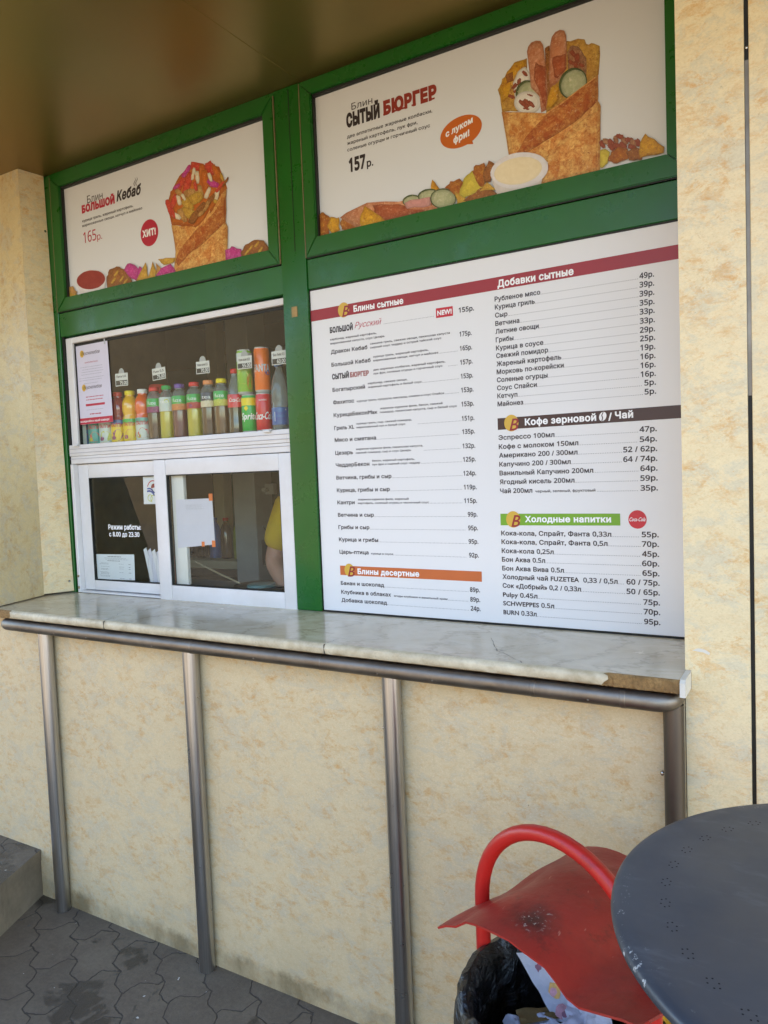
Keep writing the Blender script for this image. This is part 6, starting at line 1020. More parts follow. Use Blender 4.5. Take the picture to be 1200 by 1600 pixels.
def sheet(name, pts, mats_spots, label, cat, n=10, mat='wrapper_paper', amp=0.01, seed=0):
    """crumpled sheet spanning four corners"""
    m = MB(); g_ = []
    a, b, c, d_ = [Vector(p) for p in pts]
    nrm = (b - a).cross(d_ - a).normalized()
    for j in range(n + 1):
        row = []
        for k in range(n + 1):
            s_, t_ = k / n, j / n; p = (a * (1 - s_) + b * s_) * (1 - t_) + (d_ * (1 - s_) + c * s_) * t_
            row.append(m.bm.verts.new(p + nrm * amp * (noise.noise(Vector((s_ * 2.5 + seed, t_ * 2.5, seed))) + 0.5 * noise.noise(Vector((s_ * 6, t_ * 6 + seed, 2))))))
        g_.append(row)
    i_ = m.mi(mat)
    for j in range(n):
        for k in range(n):
            f = m.bm.faces.new((g_[j][k], g_[j][k + 1], g_[j + 1][k + 1], g_[j + 1][k])); f.smooth = True; f.material_index = i_
    bmesh.ops.solidify(m.bm, geom=list(m.bm.faces), thickness=0.0008)
    for (s_, t_, r_, mt) in mats_spots:
        p = (a * (1 - s_) + b * s_) * (1 - t_) + (d_ * (1 - s_) + c * s_) * t_; p = p + nrm * (amp * (noise.noise(Vector((s_ * 2.5 + seed, t_ * 2.5, seed))) + 0.5 * noise.noise(Vector((s_ * 6, t_ * 6 + seed, 2)))) + 0.0015)
        eu = (b - a).normalized(); ev = nrm.cross(eu); rr = random.Random(int(s_ * 99))
        q_ = [p + eu * r_ * rr.uniform(.6, 1.2) * math.cos(t2 * math.pi / 5) + ev * r_ * rr.uniform(.6, 1.2) * math.sin(t2 * math.pi / 5) for t2 in range(10)]
        m.face(q_, mt)
    o = m.build(name, None, tuple(a)); meta(o, label, cat); return o
S = lambda du, dn, z: tuple(ctr + BU * du + BN * dn + Vector((0, 0, z)))
sheet('food_wrapper', [(-0.530, 1.322, 0.652), (-0.442, 1.283, 0.572), (-0.345, 1.285, 0.590), (-0.400, 1.340, 0.685)], [(.22, .22, .0075, 'wrapper_plum'), (.55, .30, .013, 'wrapper_ochre'), (.58, .27, .008, 'wrapper_pink'), (.85, .26, .014, 'wrapper_pink'), (.88, .30, .007, 'wrapper_plum'), (.80, .60, .012, 'wrapper_plum'), (.77, .62, .008, 'wrapper_pink'), (.10, .55, .006, 'ink_grey'), (.16, .60, .005, 'ink_grey')], 'white paper wrapper printed with small coloured pictures, sticking up in the bin', 'wrapper', 14, amp=0.008, seed=1)
sheet('paper_napkin', [(-0.528, 1.240, 0.570), (-0.461, 1.280, 0.585), (-0.385, 1.262, 0.575), (-0.470, 1.200, 0.545)], [], 'crumpled white napkin at the front of the bin, below the printed wrapper', 'napkin', 18, amp=0.035, seed=5)
sheet('cardboard_scrap', [(-0.510, 1.262, 0.583), (-0.440, 1.315, 0.583), (-0.430, 1.285, 0.580), (-0.492, 1.240, 0.578)], [], 'torn scrap of brown cardboard lying among the papers in the bin', 'cardboard', 6, 'card_brown', 0.01, 8)
sheet('paper_bag', [(-0.420, 1.285, 0.620), (-0.335, 1.262, 0.645), (-0.320, 1.215, 0.60), (-0.405, 1.225, 0.575)], [], 'pale crumpled paper bag under the lid, right of the printed wrapper', 'paper bag', 16, amp=0.022, seed=9)
# yellow bag behind the bin leg, under the table
m = MB(); rnd = random.Random(8); Mx = Matrix.Translation((-0.240, 1.375, 0.0)); n = 40; rings = []
for r_, z_ in ((0.08, 0.02), (0.095, 0.25), (0.09, 0.52), (0.08, 0.66), (0.055, 0.73), (0.02, 0.76)):
    rings.append([m.bm.verts.new(Mx @ Vector(((r_ + 0.018 * noise.noise(Vector((math.cos(k / n * 6.283) * 3, math.sin(k / n * 6.283) * 3, z_ * 7)))) * math.cos(k / n * 6.283), (r_ + 0.018 * noise.noise(Vector((math.cos(k / n * 6.283) * 3, math.sin(k / n * 6.283) * 3, z_ * 7 + 9)))) * math.sin(k / n * 6.283), z_))) for k in range(n)])
i_ = m.mi('yellow_film')
for a_, b_ in zip(rings, rings[1:]):
    for k in range(n): f = m.bm.faces.new((a_[k], a_[(k + 1) % n], b_[(k + 1) % n], b_[k])); f.smooth = True; f.material_index = i_
m.bm.faces.new(rings[0][::-1]); m.bm.faces.new(rings[-1])
meta(m.build('plastic_bag', None, (-0.240, 1.375, 0.0)), 'crumpled yellow plastic bag between the red bin and the round table', 'bag')

# ------------------------------------------------------------------ drinks behind the display glass
m = MB(); m.box(-2.79, -1.45, 2.068, 2.24, 1.715, 1.7445, 'white_lacquer', 0.002); o = m.build('shelf', kiosk)
SH, BY = 1.745, 2.118
def on_cyl(mb, poly, r, z, mat):
    vs = [mb.bm.verts.new((r * math.sin(x / r), -r * math.cos(x / r), z + zz)) for x, zz in poly]
    f = mb.bm.faces.new(vs); f.material_index = mb.mi(mat)
def blob(cx, cz, a, b, seed, n=16):
    r_ = random.Random(seed); return [(cx + a * math.cos(6.283 * k / n) * r_.uniform(.8, 1.1), cz + b * math.sin(6.283 * k / n) * r_.uniform(.8, 1.1)) for k in range(n)]
GRP = 'drinks lined up behind the display window'
def drink(name, x, label, cat, rot=34, y=BY, z=SH):
    return thing(name, (x, y, z), label, cat, GRP), rot
def finish(t, rot): t.rotation_euler = (0, 0, R(rot))
ORI = Vector((0, 0, 0))
def kid(mb, name, t, parent=None):
    """mesh built in the thing's own space"""
    me_o = mb.build(name); me_o.parent = parent or t; LOC[me_o] = ORI; return me_o
def tea(x, capc, liq, lab, fruit, label, word='fuze', clear=False):
    t, rot = drink('plastic_bottle', x, label, 'bottle')
    m = MB(); m.lathe([(0.022, 0.0), (0.029, 0.004), (0.0305, 0.012), (0.0305, 0.106)], liq, 32)
    m.lathe([(0.0300, 0.1065), (0.0305, 0.112), (0.0305, 0.162)], liq, 32); m.lathe([(0.0303, 0.1625), (0.027, 0.176), (0.020, 0.186), (0.0165, 0.190), (0.0165, 0.193)], 'clear_plastic', 32, cap=False)
    kid(m, 'body', t)
    m = MB(); m.lathe([(0.0312, 0.109), (0.0314, 0.112), (0.0314, 0.132), (0.0314, 0.160), (0.0308, 0.163)], [lab if clear else fruit, lab if clear else fruit, lab, lab], 32, cap=False); lb = kid(m, 'label', t)
    m = MB()
    if clear: on_cyl(m, [(-0.012, 0.118), (0.002, 0.118), (0.002, 0.135), (-0.012, 0.135)], 0.0318, 0, 'label_clear'); on_cyl(m, blob(0.004, 0.148, 0.010, 0.008, 3), 0.0319, 0, 'print_citrus_2')
    else: on_cyl(m, blob(0.002, 0.124, 0.020, 0.013, int(-x * 100)), 0.0318, 0, fruit); on_cyl(m, blob(-0.012, 0.119, 0.008, 0.007, int(-x * 70)), 0.0319, 0, 'print_berry_2' if 'berry' in fruit else fruit)
    m.text_on(word, 0.036, 0.014, Matrix.Translation((0, 0, 0.140)) @ Matrix.Rotation(R(-12), 4, 'Z'), 'ink_white', 0.0, 0.0, wrap=0.0320)
    kid(m, 'lettering', t, lb)
    m = MB(); m.lathe([(0.0185, 0.1935), (0.0195, 0.195), (0.0195, 0.207), (0.0180, 0.2095), (0.01, 0.2098)], capc, 32); kid(m, 'cap', t); finish(t, rot)
def juice(x, capc, liq, lab, fruit, label, top='label_teal'):
    t, rot = drink('juice_bottle', x, label, 'bottle')
    m = MB(); m.lathe([(0.024, 0.0), (0.031, 0.004), (0.0318, 0.010), (0.0318, 0.100), (0.0285, 0.108), (0.0290, 0.114), (0.0322, 0.124), (0.0328, 0.145), (0.0310, 0.162), (0.024, 0.178), (0.0175, 0.186), (0.0175, 0.190)], liq, 32); kid(m, 'body', t)
    m = MB(); m.lathe([(0.0324, 0.006), (0.0327, 0.009), (0.0327, 0.090), (0.0324, 0.094)], [lab, lab, top], 32, cap=False); m.lathe([(0.0328, 0.076), (0.0328, 0.091)], top, 32, cap=False); lb = kid(m, 'label', t)
    m = MB(); on_cyl(m, blob(0.002, 0.032, 0.024, 0.022, int(-x * 100)), 0.0333, 0, fruit); on_cyl(m, blob(-0.016, 0.022, 0.010, 0.009, int(-x * 60)), 0.0334, 0, 'print_lime_2' if 'grape' in fruit else 'print_berry_2')
    m.text_on('ПАЛПИ', 0.050, 0.014, Matrix.Translation((0, 0, 0.066)) @ Matrix.Rotation(R(-4), 4, 'Z'), 'ink_soda', 0.03, 0.1, wrap=0.0335); kid(m, 'lettering', t, lb)
    m = MB(); m.lathe([(0.0190, 0.1905), (0.0200, 0.192), (0.0200, 0.204), (0.0185, 0.2075), (0.01, 0.2078)], capc, 32); kid(m, 'cap', t); finish(t, rot)
juice(-2.722, 'cap_blue', 'liq_blue', 'label_blue', 'print_berry_2', 'blue-labelled juice bottle at the far left, mostly behind the paper notice', 'label_blue')
juice(-2.655, 'cap_red', 'liq_orange', 'label_teal', 'print_grapefruit_2', 'green-labelled juice bottle with red fruit, second from left, half behind the paper notice')
juice(-2.586, 'cap_yellow', 'liq_yellow', 'label_clear', 'print_citrus_2', 'juice bottle with a yellow fruit label, third from left, half behind the paper notice', 'label_clear')
juice(-2.513, 'cap_red', 'liq_multi', 'label_yellow', 'print_berry_2', 'dark red juice bottle with a red cap, right beside the paper notice', 'label_blue')
juice(-2.440, 'cap_yellow', 'liq_yellow', 'label_yellow', 'print_peach_2', 'yellow juice bottle with a yellow cap, between the dark red and the orange bottle', 'label_green')
juice(-2.366, 'cap_white', 'liq_orange', 'label_clear', 'print_grapefruit_2', 'orange juice bottle with a white cap and a grapefruit label')
tea(-2.2995, 'cap_red', 'liq_tea', 'label_green', 'print_berry_2', 'dark iced tea bottle with a red cap and pink berries, beside the white-capped juice')
tea(-2.230, 'cap_green', 'liq_lime', 'label_clear', 'print_citrus_2', 'pale green iced tea bottle with a green cap and a clear label', 'tea', True)
tea(-2.161, 'cap_purple', 'liq_plum', 'label_green', 'print_peach_2', 'plum-coloured iced tea bottle with a purple cap and a passion fruit label')
tea(-2.083, 'cap_red', 'liq_lime', 'label_green', 'print_strawberry_2', 'yellow-green iced tea bottle with a red cap and a strawberry label')
tea(-2.010, 'cap_peach', 'liq_tea', 'label_dark', 'print_cream_2', 'dark bottle with a peach-coloured cap and a dark label', 'tea')
tea(-1.945, 'cap_yellow', 'liq_brown', 'label_green', 'print_citrus_2', 'brown iced tea bottle with a yellow cap and a lemon label')
t, rot = drink('cola_bottle', -1.879, 'slim cola bottle with a red cap and a red label', 'bottle')
m = MB(); m.lathe([(0.021, 0.0), (0.0275, 0.004), (0.0285, 0.012), (0.0280, 0.050), (0.0265, 0.070), (0.0285, 0.095), (0.0285, 0.145)], 'liq_cola', 32); m.lathe([(0.0283, 0.1455), (0.026, 0.165), (0.018, 0.195), (0.0125, 0.210), (0.0125, 0.222)], 'clear_plastic', 32, cap=False); kid(m, 'body', t)
m = MB(); m.lathe([(0.0290, 0.098), (0.0291, 0.100), (0.0291, 0.143), (0.0288, 0.145)], 'label_red', 32, cap=False); lb = kid(m, 'label', t)
m = MB(); m.text_on('Coca-Cola', 0.050, 0.015, Matrix.Translation((0, 0, 0.118)) @ Matrix.Rotation(R(8), 4, 'Z'), 'ink_white', 0.015, 0.45, wrap=0.0297); kid(m, 'lettering', t, lb)
m = MB(); m.lathe([(0.0140, 0.2225), (0.0148, 0.224), (0.0148, 0.237), (0.0135, 0.239), (0.005, 0.2392)], 'cap_red', 28); kid(m, 'cap', t); finish(t, rot)
def can(x, z, h, body, label, y=BY):
    t, rot = drink('drink_can', x, label, 'can', 34, y, z)
    m = MB(); m.lathe([(0.021, 0.0), (0.0235, 0.001), (0.0285, 0.009), (0.0285, h - 0.012), (0.0255, h - 0.004), (0.0262, h - 0.001), (0.0255, h), (0.024, h - 0.003), (0.01, h - 0.004)], ['can_top', 'can_top', body, body, 'can_top', 'can_top', 'can_top', 'can_top'], 36); kid(m, 'body', t); return t, rot
t, rot = can(-1.8145, SH, 0.140, 'can_green', 'green soft drink can with a yellow top, under the tall lemon can')
m = MB(); m.lathe([(0.0288, 0.100), (0.0288, 0.127)], 'cap_yellow', 36, cap=False); on_cyl(m, [(-0.040, 0.06), (-0.02, 0.085), (0.0, 0.097), (0.03, 0.100), (0.03, 0.1005), (-0.045, 0.1005)], 0.0290, 0, 'label_yellow'); on_cyl(m, blob(-0.010, 0.090, 0.008, 0.008, 2), 0.0291, 0, 'cap_yellow')
m.text_on('Sprite', 0.066, 0.024, Matrix.Translation((0, 0, 0.050)), 'ink_white', 0.03, 0.2, wrap=0.0292); kid(m, 'lettering', t); finish(t, rot)
t, rot = can(-1.828, SH + 0.141, 0.160, 'can_lemon', 'tall green lemon drink can with a white top, standing on the green can')
m = MB(); m.lathe([(0.0288, 0.118), (0.0288, 0.148)], 'label_clear', 36, cap=False); on_cyl(m, blob(-0.006, 0.062, 0.024, 0.028, 7), 0.0290, 0, 'print_citrus_2'); on_cyl(m, blob(0.022, 0.045, 0.014, 0.03, 9), 0.0291, 0, 'print_gold_2'); on_cyl(m, [(-0.02, 0.015), (0.014, 0.024), (0.014, 0.034), (-0.02, 0.026)], 0.0292, 0, 'label_green'); kid(m, 'picture', t); finish(t, rot)
t, rot = can(-1.748, SH, 0.140, 'can_red', 'red cola can under the orange can')
m = MB(); m.text_on('Coca-Cola', 0.078, 0.027, Matrix.Translation((0, 0, 0.046)), 'ink_white', 0.02, 0.45, wrap=0.0290); m.text_on('CLASSIC', 0.03, 0.005, Matrix.Translation((0, 0, 0.112)), 'ink_white', 0.02, 0, wrap=0.0290); kid(m, 'lettering', t); finish(t, rot)
t, rot = can(-1.747, SH + 0.141, 0.160, 'can_orange', 'orange soft drink can standing on the red can')
m = MB(); on_cyl(m, [(-0.036, 0.052), (0.012, 0.058), (0.014, 0.078), (-0.034, 0.070)], 0.0289, 0, 'ink_blue'); on_cyl(m, blob(0.024, 0.07, 0.010, 0.010, 4), 0.0290, 0, 'ink_blue'); m.text_on('FANTA', 0.066, 0.026, Matrix.Translation((0, 0, 0.074)), 'ink_pale', 0.035, 0.0, wrap=0.0292); kid(m, 'lettering', t); finish(t, rot)
t, rot = drink('water_bottle', -1.672, 'clear water bottle with a blue cap, next to the green post', 'bottle')
m = MB(); m.lathe([(0.022, 0.0), (0.030, 0.005), (0.0315, 0.014), (0.0315, 0.085), (0.0295, 0.095), (0.0315, 0.105), (0.0310, 0.145), (0.026, 0.180), (0.017, 0.205), (0.0125, 0.215), (0.0125, 0.226)], 'clear_plastic', 32); kid(m, 'body', t)
m = MB(); m.lathe([(0.0320, 0.022), (0.0322, 0.024), (0.0322, 0.080), (0.0320, 0.082)], 'label_blue', 32, cap=False); lb = kid(m, 'label', t)
m = MB(); on_cyl(m, [(-0.038, 0.050), (-0.02, 0.034), (0.02, 0.032), (0.036, 0.040), (0.036, 0.068), (0.02, 0.076), (-0.02, 0.068)], 0.0326, 0, 'ink_pale'); m.text_on('bon', 0.034, 0.013, Matrix.Translation((0, 0, 0.0565)), 'ink_blue', 0.03, wrap=0.0329); m.text_on('aqua', 0.038, 0.012, Matrix.Translation((0, 0, 0.0395)), 'ink_blue', 0.03, wrap=0.0329); kid(m, 'lettering', t, lb)
m = MB(); m.lathe([(0.0150, 0.2265), (0.0158, 0.228), (0.0158, 0.238), (0.0145, 0.240), (0.005, 0.2402)], 'cap_blue', 28); kid(m, 'cap', t); finish(t, rot)
t = thing('plastic_cup', (-2.475, 2.30, SH - 0.01), 'red plastic cup upside down behind the juice bottles', 'cup')
m = MB(); m.lathe([(0.05, 0.0), (0.048, 0.02), (0.036, 0.255), (0.034, 0.258), (0.01, 0.258)], 'cup_red', 36); kid(m, 'body', t)
m = MB(); m.lathe([(0.0505, 0.0), (0.053, 0.004), (0.0505, 0.008)], 'cup_red', 36, cap=False); kid(m, 'rim', t)
m = MB(); m.box(-2.79, -1.45, 2.2405, 2.36, 1.715, 1.734, 'white_lacquer'); m.build('shelf_extension', kiosk)

# price tags stuck to the glass
for x0, x1, zt, zb, head, price, label in ((-2.461, -2.389, 2.018, 1.968, 'Палпи 0,45', '75.00', 'price tag hanging in front of the red plastic cup'), (-2.249, -2.178, 2.018, 1.973, 'Fuze 0,5', '75.00', 'price tag above the green-capped iced tea bottle'),
        (-2.019, -1.953, 2.019, 1.974, 'Кока-кола 0,5', '70.00', 'price tag above the peach-capped bottle'), (-1.819, -1.752, 2.016, 1.971, 'Кока-кола 0,33', '55.00', 'price tag in front of the tall lemon can'), (-1.662, -1.597, 2.017, 1.970, 'Бон Аква 0,5', '60.00', 'price tag above the water bottle beside the green post')):
    t = thing('price_tag', ((x0 + x1) / 2, 2.068, zb), 'small white ' + label, 'price tag', 'price tags stuck to the display glass')
    w, h, y_ = x1 - x0, zt - zb, 2.0685
    m = MB(); m.box(x0, x1, y_, y_ + 0.0012, zb, zt, 'tag_white'); m.box(x0 + 0.003, x1 - 0.003, y_ - 0.0004, y_ - 0.0001, zb + 0.003, zb + h * 0.44, 'tag_black'); m.build('card', t)
    m = MB(); m.text(head, x0 + 0.008, x1 - 0.008, zt - 0.0165, 0.0085, y_ - 0.0006, 'ink_black', 0.02); m.text(price, x0 + w * 0.36, x1 - 0.005, zb + 0.0055, 0.0125, y_ - 0.0008, 'ink_white', 0.02); m.build('lettering', t)
    m = MB(); m.prism([((x0 + x1) / 2 + 0.0155 * math.cos(a * math.pi / 10), zt + 0.0195 * math.sin(a * math.pi / 10)) for a in range(11)], y_ + 0.0002, y_ + 0.002, 'sucker'); m.build('suction_cup', t)
    t.rotation_euler = (0, R(random.Random(int(-x0 * 1000)).uniform(-4, 2)), 0)

# papers and lettering on the glass
def fine_lines(m, x0, z0, x1, rows, pitch, y, mat='paper_fine', h=0.0014, seed=1, short=0.25):
    r_ = random.Random(seed)
    for k in range(rows):
        a = x0 + r_.uniform(0, short) * (x1 - x0) * .5; b = x1 - r_.uniform(0, short) * (x1 - x0) * .5; x = a
        while x < b:
            w = r_.uniform(0.006, 0.018); m.face([(x, y, z0 - k * pitch), (min(x + w, b), y, z0 - k * pitch), (min(x + w, b), y, z0 - k * pitch + h), (x, y, z0 - k * pitch + h)], mat); x += w + 0.0025
no = thing('paper_notice', (-2.59, 2.058, 1.83), 'tall white paper notice with a red foot band at the left of the display window', 'notice')
m = MB(); yy = 2.0580; m.prism([(-2.7035, 2.150), (-2.482, 2.152), (-2.4755, 1.829), (-2.7055, 1.829)][::-1], yy, yy + 0.0006, 'paper_lilac'); m.build('sheet', no)
m = MB(); m.flat([(-2.7055, 1.8295), (-2.4757, 1.8295), (-2.4762, 1.8545), (-2.7052, 1.8545)], yy - 0.0003, 'ink_crimson'); fb = m.build('foot_band', no)
m = MB(); m.text('Присоединяйся к нашей команде!', -2.685, -2.497, 1.8375, 0.0085, yy - 0.0006, 'ink_white', 0.02); m.build('lettering', fb)
m = MB()
for cz in (2.108, 1.970):
    m.flat(ellipse(-2.640, cz + 0.008, 0.0125, 0.0145, 0, 20), yy - 0.0003, 'ink_gold'); m.text('Вкуснолюбов', -2.644, -2.530, cz + 0.002, 0.014, yy - 0.0006, 'ink_brown', 0.0, 0.35)
m.text('МАКСИМАЛЬНО', -2.625, -2.545, 2.076, 0.0055, yy - 0.0004, 'ink_crimson')
fine_lines(m, -2.66, 2.060, -2.51, 4, 0.010, yy - 0.0003, seed=3); fine_lines(m, -2.67, 2.016, -2.51, 2, 0.009, yy - 0.0003, seed=4); fine_lines(m, -2.65, 1.994, -2.54, 1, 0.01, yy - 0.0003, seed=6)
fine_lines(m, -2.635, 1.938, -2.52, 2, 0.012, yy - 0.0003, 'ink_crimson', 0.003, 7, .2); m.flat([(-2.635, 1.902), (-2.518, 1.902), (-2.518, 1.911), (-2.635, 1.911)], yy - 0.0003, 'ink_crimson'); fine_lines(m, -2.635, 1.886, -2.515, 1, 0.01, yy - 0.0003, seed=8); m.text('+7 391 255 08 25', -2.615, -2.54, 1.866, 0.006, yy - 0.0004, 'ink_crimson') if False else fine_lines(m, -2.615, 1.867, -2.54, 1, .01, yy - 0.0003, 'ink_crimson', 0.004, 9, .1)
m.build('lettering', no)
m = MB(); m.box(-2.502, -2.494, yy - 0.001, yy - 0.0007, 2.140, 2.163, 'sucker'); m.build('clip', no)
hl = MB(); hl.text('Режим работы:', -2.542, -2.350, 1.3955, 0.0195, 2.0572, 'ink_white', 0.035); hl.text('с 8.00 до 23.30', -2.5394, -2.3607, 1.367, 0.0178, 2.0572, 'ink_white', 0.035)
meta(hl.build('hours_lettering', None, (-2.44, 2.0572, 1.36)), 'white vinyl opening hours lettering on the left hatch pane', 'lettering')
ce = thing('price_certificate', (-2.52, 2.066, 1.185), 'white printed paper with small columns in the lower left of the hatch', 'notice')
m = MB(); m.prism([(-2.6366, 1.290), (-2.407, 1.2940), (-2.411, 1.1895), (-2.6356, 1.1860)], 2.0648, 2.0654, 'paper_white'); m.build('sheet', ce)
m = MB(); yy = 2.0645; fine_lines(m, -2.57, 1.281, -2.48, 1, .01, yy, 'ink_black', .0022, 2, .1); fine_lines(m, -2.60, 1.275, -2.44, 2, .005, yy, seed=5); fine_lines(m, -2.57, 1.264, -2.49, 1, .005, yy, 'ink_black', .0018, 3, .1)
for k, z in enumerate((1.254, 1.250, 1.240, 1.231, 1.227, 1.217, 1.213, 1.209, 1.203, 1.199)): fine_lines(m, -2.622, z, -2.555, 1, .01, yy, seed=20 + k, short=.4)
for z in (1.252, 1.240, 1.232, 1.217, 1.193): fine_lines(m, -2.502, z, -2.470, 1, .01, yy, seed=int(z * 999)); fine_lines(m, -2.445, z, -2.428, 1, .01, yy, 'ink_black', seed=int(z * 777))
m.build('lettering', ce)
sk = thing('window_sticker', (-2.28, 2.0655, 1.50), 'white square sticker with red and blue swirls at the top of the left hatch pane', 'sticker')
m = MB(); m.prism([(-2.3304, 1.604), (-2.225, 1.604), (-2.229, 1.496), (-2.3340, 1.496)], 2.0648, 2.0654, 'paper_white'); m.build('sheet', sk)
m = MB()
def arc(cx, cz, r0, r1, a0, a1, y, mat, n=16): m.flat([(cx + r0 * math.cos(R(a0 + (a1 - a0) * k / n)), cz + r0 * math.sin(R(a0 + (a1 - a0) * k / n))) for k in range(n + 1)] + [(cx + r1 * math.cos(R(a1 + (a0 - a1) * k / n)), cz + r1 * math.sin(R(a1 + (a0 - a1) * k / n))) for k in range(n + 1)], y, mat)
arc(-2.277, 1.556, 0.033, 0.029, 20, 165, 2.0645, 'ink_soda'); arc(-2.272, 1.560, 0.016, 0.0, 10, 190, 2.0645, 'ink_red'); arc(-2.300, 1.530, 0.030, 0.024, 20, 110, 2.0645, 'ink_blue'); arc(-2.258, 1.565, 0.030, 0.025, 200, 290, 2.0645, 'ink_blue'); arc(-2.300, 1.518, 0.033, 0.026, 20, 112, 2.0644, 'ink_blue')
arc(-2.296, 1.520, 0.014, 0.011, 0, 360, 2.0645, 'print_citrus_2', 24); arc(-2.278, 1.516, 0.016, 0.013, 60, 240, 2.0644, 'print_citrus_2'); m.build('emblem', sk)
tp_ = thing('taped_sheet', (-2.05, 2.062, 1.33), 'blank-looking white sheet fixed inside the right hatch pane with orange tape', 'paper')
m = MB(); m.prism([(-2.1440, 1.512), (-1.957, 1.5150), (-1.9545, 1.3445), (-2.1455, 1.3270)], 2.0515, 2.0521, 'paper_lilac'); m.build('sheet', tp_)
m = MB(); fine_lines(m, -2.10, 1.49, -2.00, 3, .007, 2.0512, 'leaflet_shade', .0012, 5); m.build('faint_print', tp_)
for (x, z, w, h) in ((-1.972, 1.506, .018, .026), (-1.968, 1.335, .016, .024), (-2.02, 1.336, .014, .018)):
    m = MB(); m.box(x, x + w, 2.0500, 2.0511, z, z + h, 'orange_tape'); m.build('tape', tp_)
# fan of leaflets standing behind the left sash
for k in range(9):
    red = k > 5; x = -2.345 + 0.0235 * k; dy = 0.0015 * k
    m = MB(); tilt = -0.028 + 0.002 * k
    m.prism([(x + tilt, 1.312 - .003 * k), (x + tilt + 0.016, 1.322 - .003 * k), (x + 0.048, 1.1405), (x + 0.012, 1.1405)], 2.084 - dy, 2.0855 - dy, 'leaflet_red' if red else ('leaflet_white' if k % 2 == 0 else 'paper_lilac'))
    m.box(x + tilt * .3 + 0.004, x + tilt * .3 + 0.0048, 2.0834 - dy, 2.0839 - dy, 1.16, 1.28, 'leaflet_shade')
    o = m.build('leaflet', None, (x, 2.084, 1.14))
    meta(o, 'red-backed leaflet in the fanned stack seen at the left of the right hatch pane' if red else 'white leaflet in the fanned stack behind the left hatch pane', 'leaflet', 'red-backed leaflets of the fan' if red else 'white leaflets of the fan')

# ------------------------------------------------------------------ inside the kiosk
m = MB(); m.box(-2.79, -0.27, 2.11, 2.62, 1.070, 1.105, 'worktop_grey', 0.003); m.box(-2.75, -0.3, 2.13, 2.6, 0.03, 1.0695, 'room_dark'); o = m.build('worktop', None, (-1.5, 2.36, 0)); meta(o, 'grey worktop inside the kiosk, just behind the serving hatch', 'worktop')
m = MB(); m.box(-2.64, -2.495, 2.92, 3.06, 0.03, 2.70, 'room_grey', 0.004); o = m.build('square_column', None, (-2.57, 3.0, 0)); meta(o, 'pale grey square column inside the kiosk, right of the taped sheet', 'column')
m = MB(); m.box(-3.02, -2.945, 3.18, 3.25, 0.03, 2.72, 'room_cream', 0.003); o = m.build('door_jamb', None, (-2.98, 3.2, 0)); meta(o, 'cream upright post further back inside the kiosk', 'post')
gb = thing('rear_cupboard', (-3.75, 3.6, 0.03), 'dark green cupboard at the back left of the kiosk interior', 'cupboard')
m = MB(); m.box(-4.15, -3.06, 3.62, 4.2, 0.03, 2.30, 'room_green', 0.006); m.build('body', gb)
m = MB(); m.box(-3.70, -3.42, 3.600, 3.618, 0.2, 1.72, 'room_dark', 0.004); dr = m.build('door', gb)
m = MB(); m.box(-3.47, -3.455, 3.578, 3.5995, 1.25, 1.40, 'bright_screw', 0.002); m.build('handle', dr)
m = MB(); m.box(-3.62, -3.56, 2.30, 3.4, 0.03, 2.70, 'room_brown', 0.004); o = m.build('partition', None, (-3.6, 2.9, 0)); meta(o, 'brown partition at the far left inside the kiosk', 'partition')
rk = thing('drink_shelf', (-2.88, 3.0, 0.03), 'pale shelf with dark drawer front inside the kiosk, below the dark bottles', 'shelf')
m = MB(); m.box(-3.15, -2.648, 2.96, 3.16, 1.10, 1.145, 'room_cream', 0.003); m.build('top', rk)
m = MB(); m.box(-3.14, -2.65, 2.985, 3.15, 0.05, 1.099, 'room_dark'); m.build('body', rk)
m = MB(); m.box(-3.05, -2.70, 2.970, 2.984, 0.98, 1.06, 'device_black', 0.003); m.build('drawer_front', rk)
for x, col, lab in ((-3.08, 'liq_cola', 'dark cola bottle at the left end of the shelf inside the kiosk'), (-3.00, 'liq_tea', 'brown bottle beside the dark cola bottle on the inside shelf'), (-2.90, 'label_blue', 'blue bottle on the inside shelf, below the corner of the taped sheet'), (-2.82, 'liq_brown', 'light brown bottle right of the blue one on the inside shelf'), (-2.73, 'liq_green', 'green bottle at the right end of the inside shelf, by the grey column')):
    t = thing('plastic_bottle', (x, 3.05, 1.1455), lab, 'bottle', 'bottles on the shelf inside the kiosk')
    m = MB(); m.lathe([(0.025, 0), (0.033, 0.004), (0.034, 0.02), (0.034, 0.13), (0.030, 0.16), (0.014, 0.195), (0.013, 0.205)], col, 24); kid(m, 'body', t)
    m = MB(); m.lathe([(0.0150, 0.2055), (0.0155, 0.207), (0.0155, 0.220), (0.01, 0.222)], 'cap_red' if col != 'label_blue' else 'cap_blue', 20); kid(m, 'cap', t)
pan = thing('crepe_griddle', (-1.98, 2.33, 1.105), 'dark round griddle with a thin rod handle on the worktop behind the hatch', 'griddle')
m = MB(); m.lathe([(0.11, 0.0), (0.125, 0.006), (0.125, 0.040), (0.118, 0.046), (0.112, 0.042), (0.01, 0.041)], 'device_black', 40, Matrix.Translation((-1.98, 2.34, 1.105))); m.build('plate', pan)
m = MB(); m.lathe([(0.06, 0.0), (0.055, 0.010), (0.02, 0.014)], 'device_teal', 32, Matrix.Translation((-1.97, 2.32, 1.147))); m.build('cover', pan)
m = MB(); m.tube([(-2.09, 2.33, 1.150), (-2.20, 2.325, 1.188), (-2.33, 2.32, 1.235)], 0.0035, 'room_cream', 10); m.build('handle', pan)
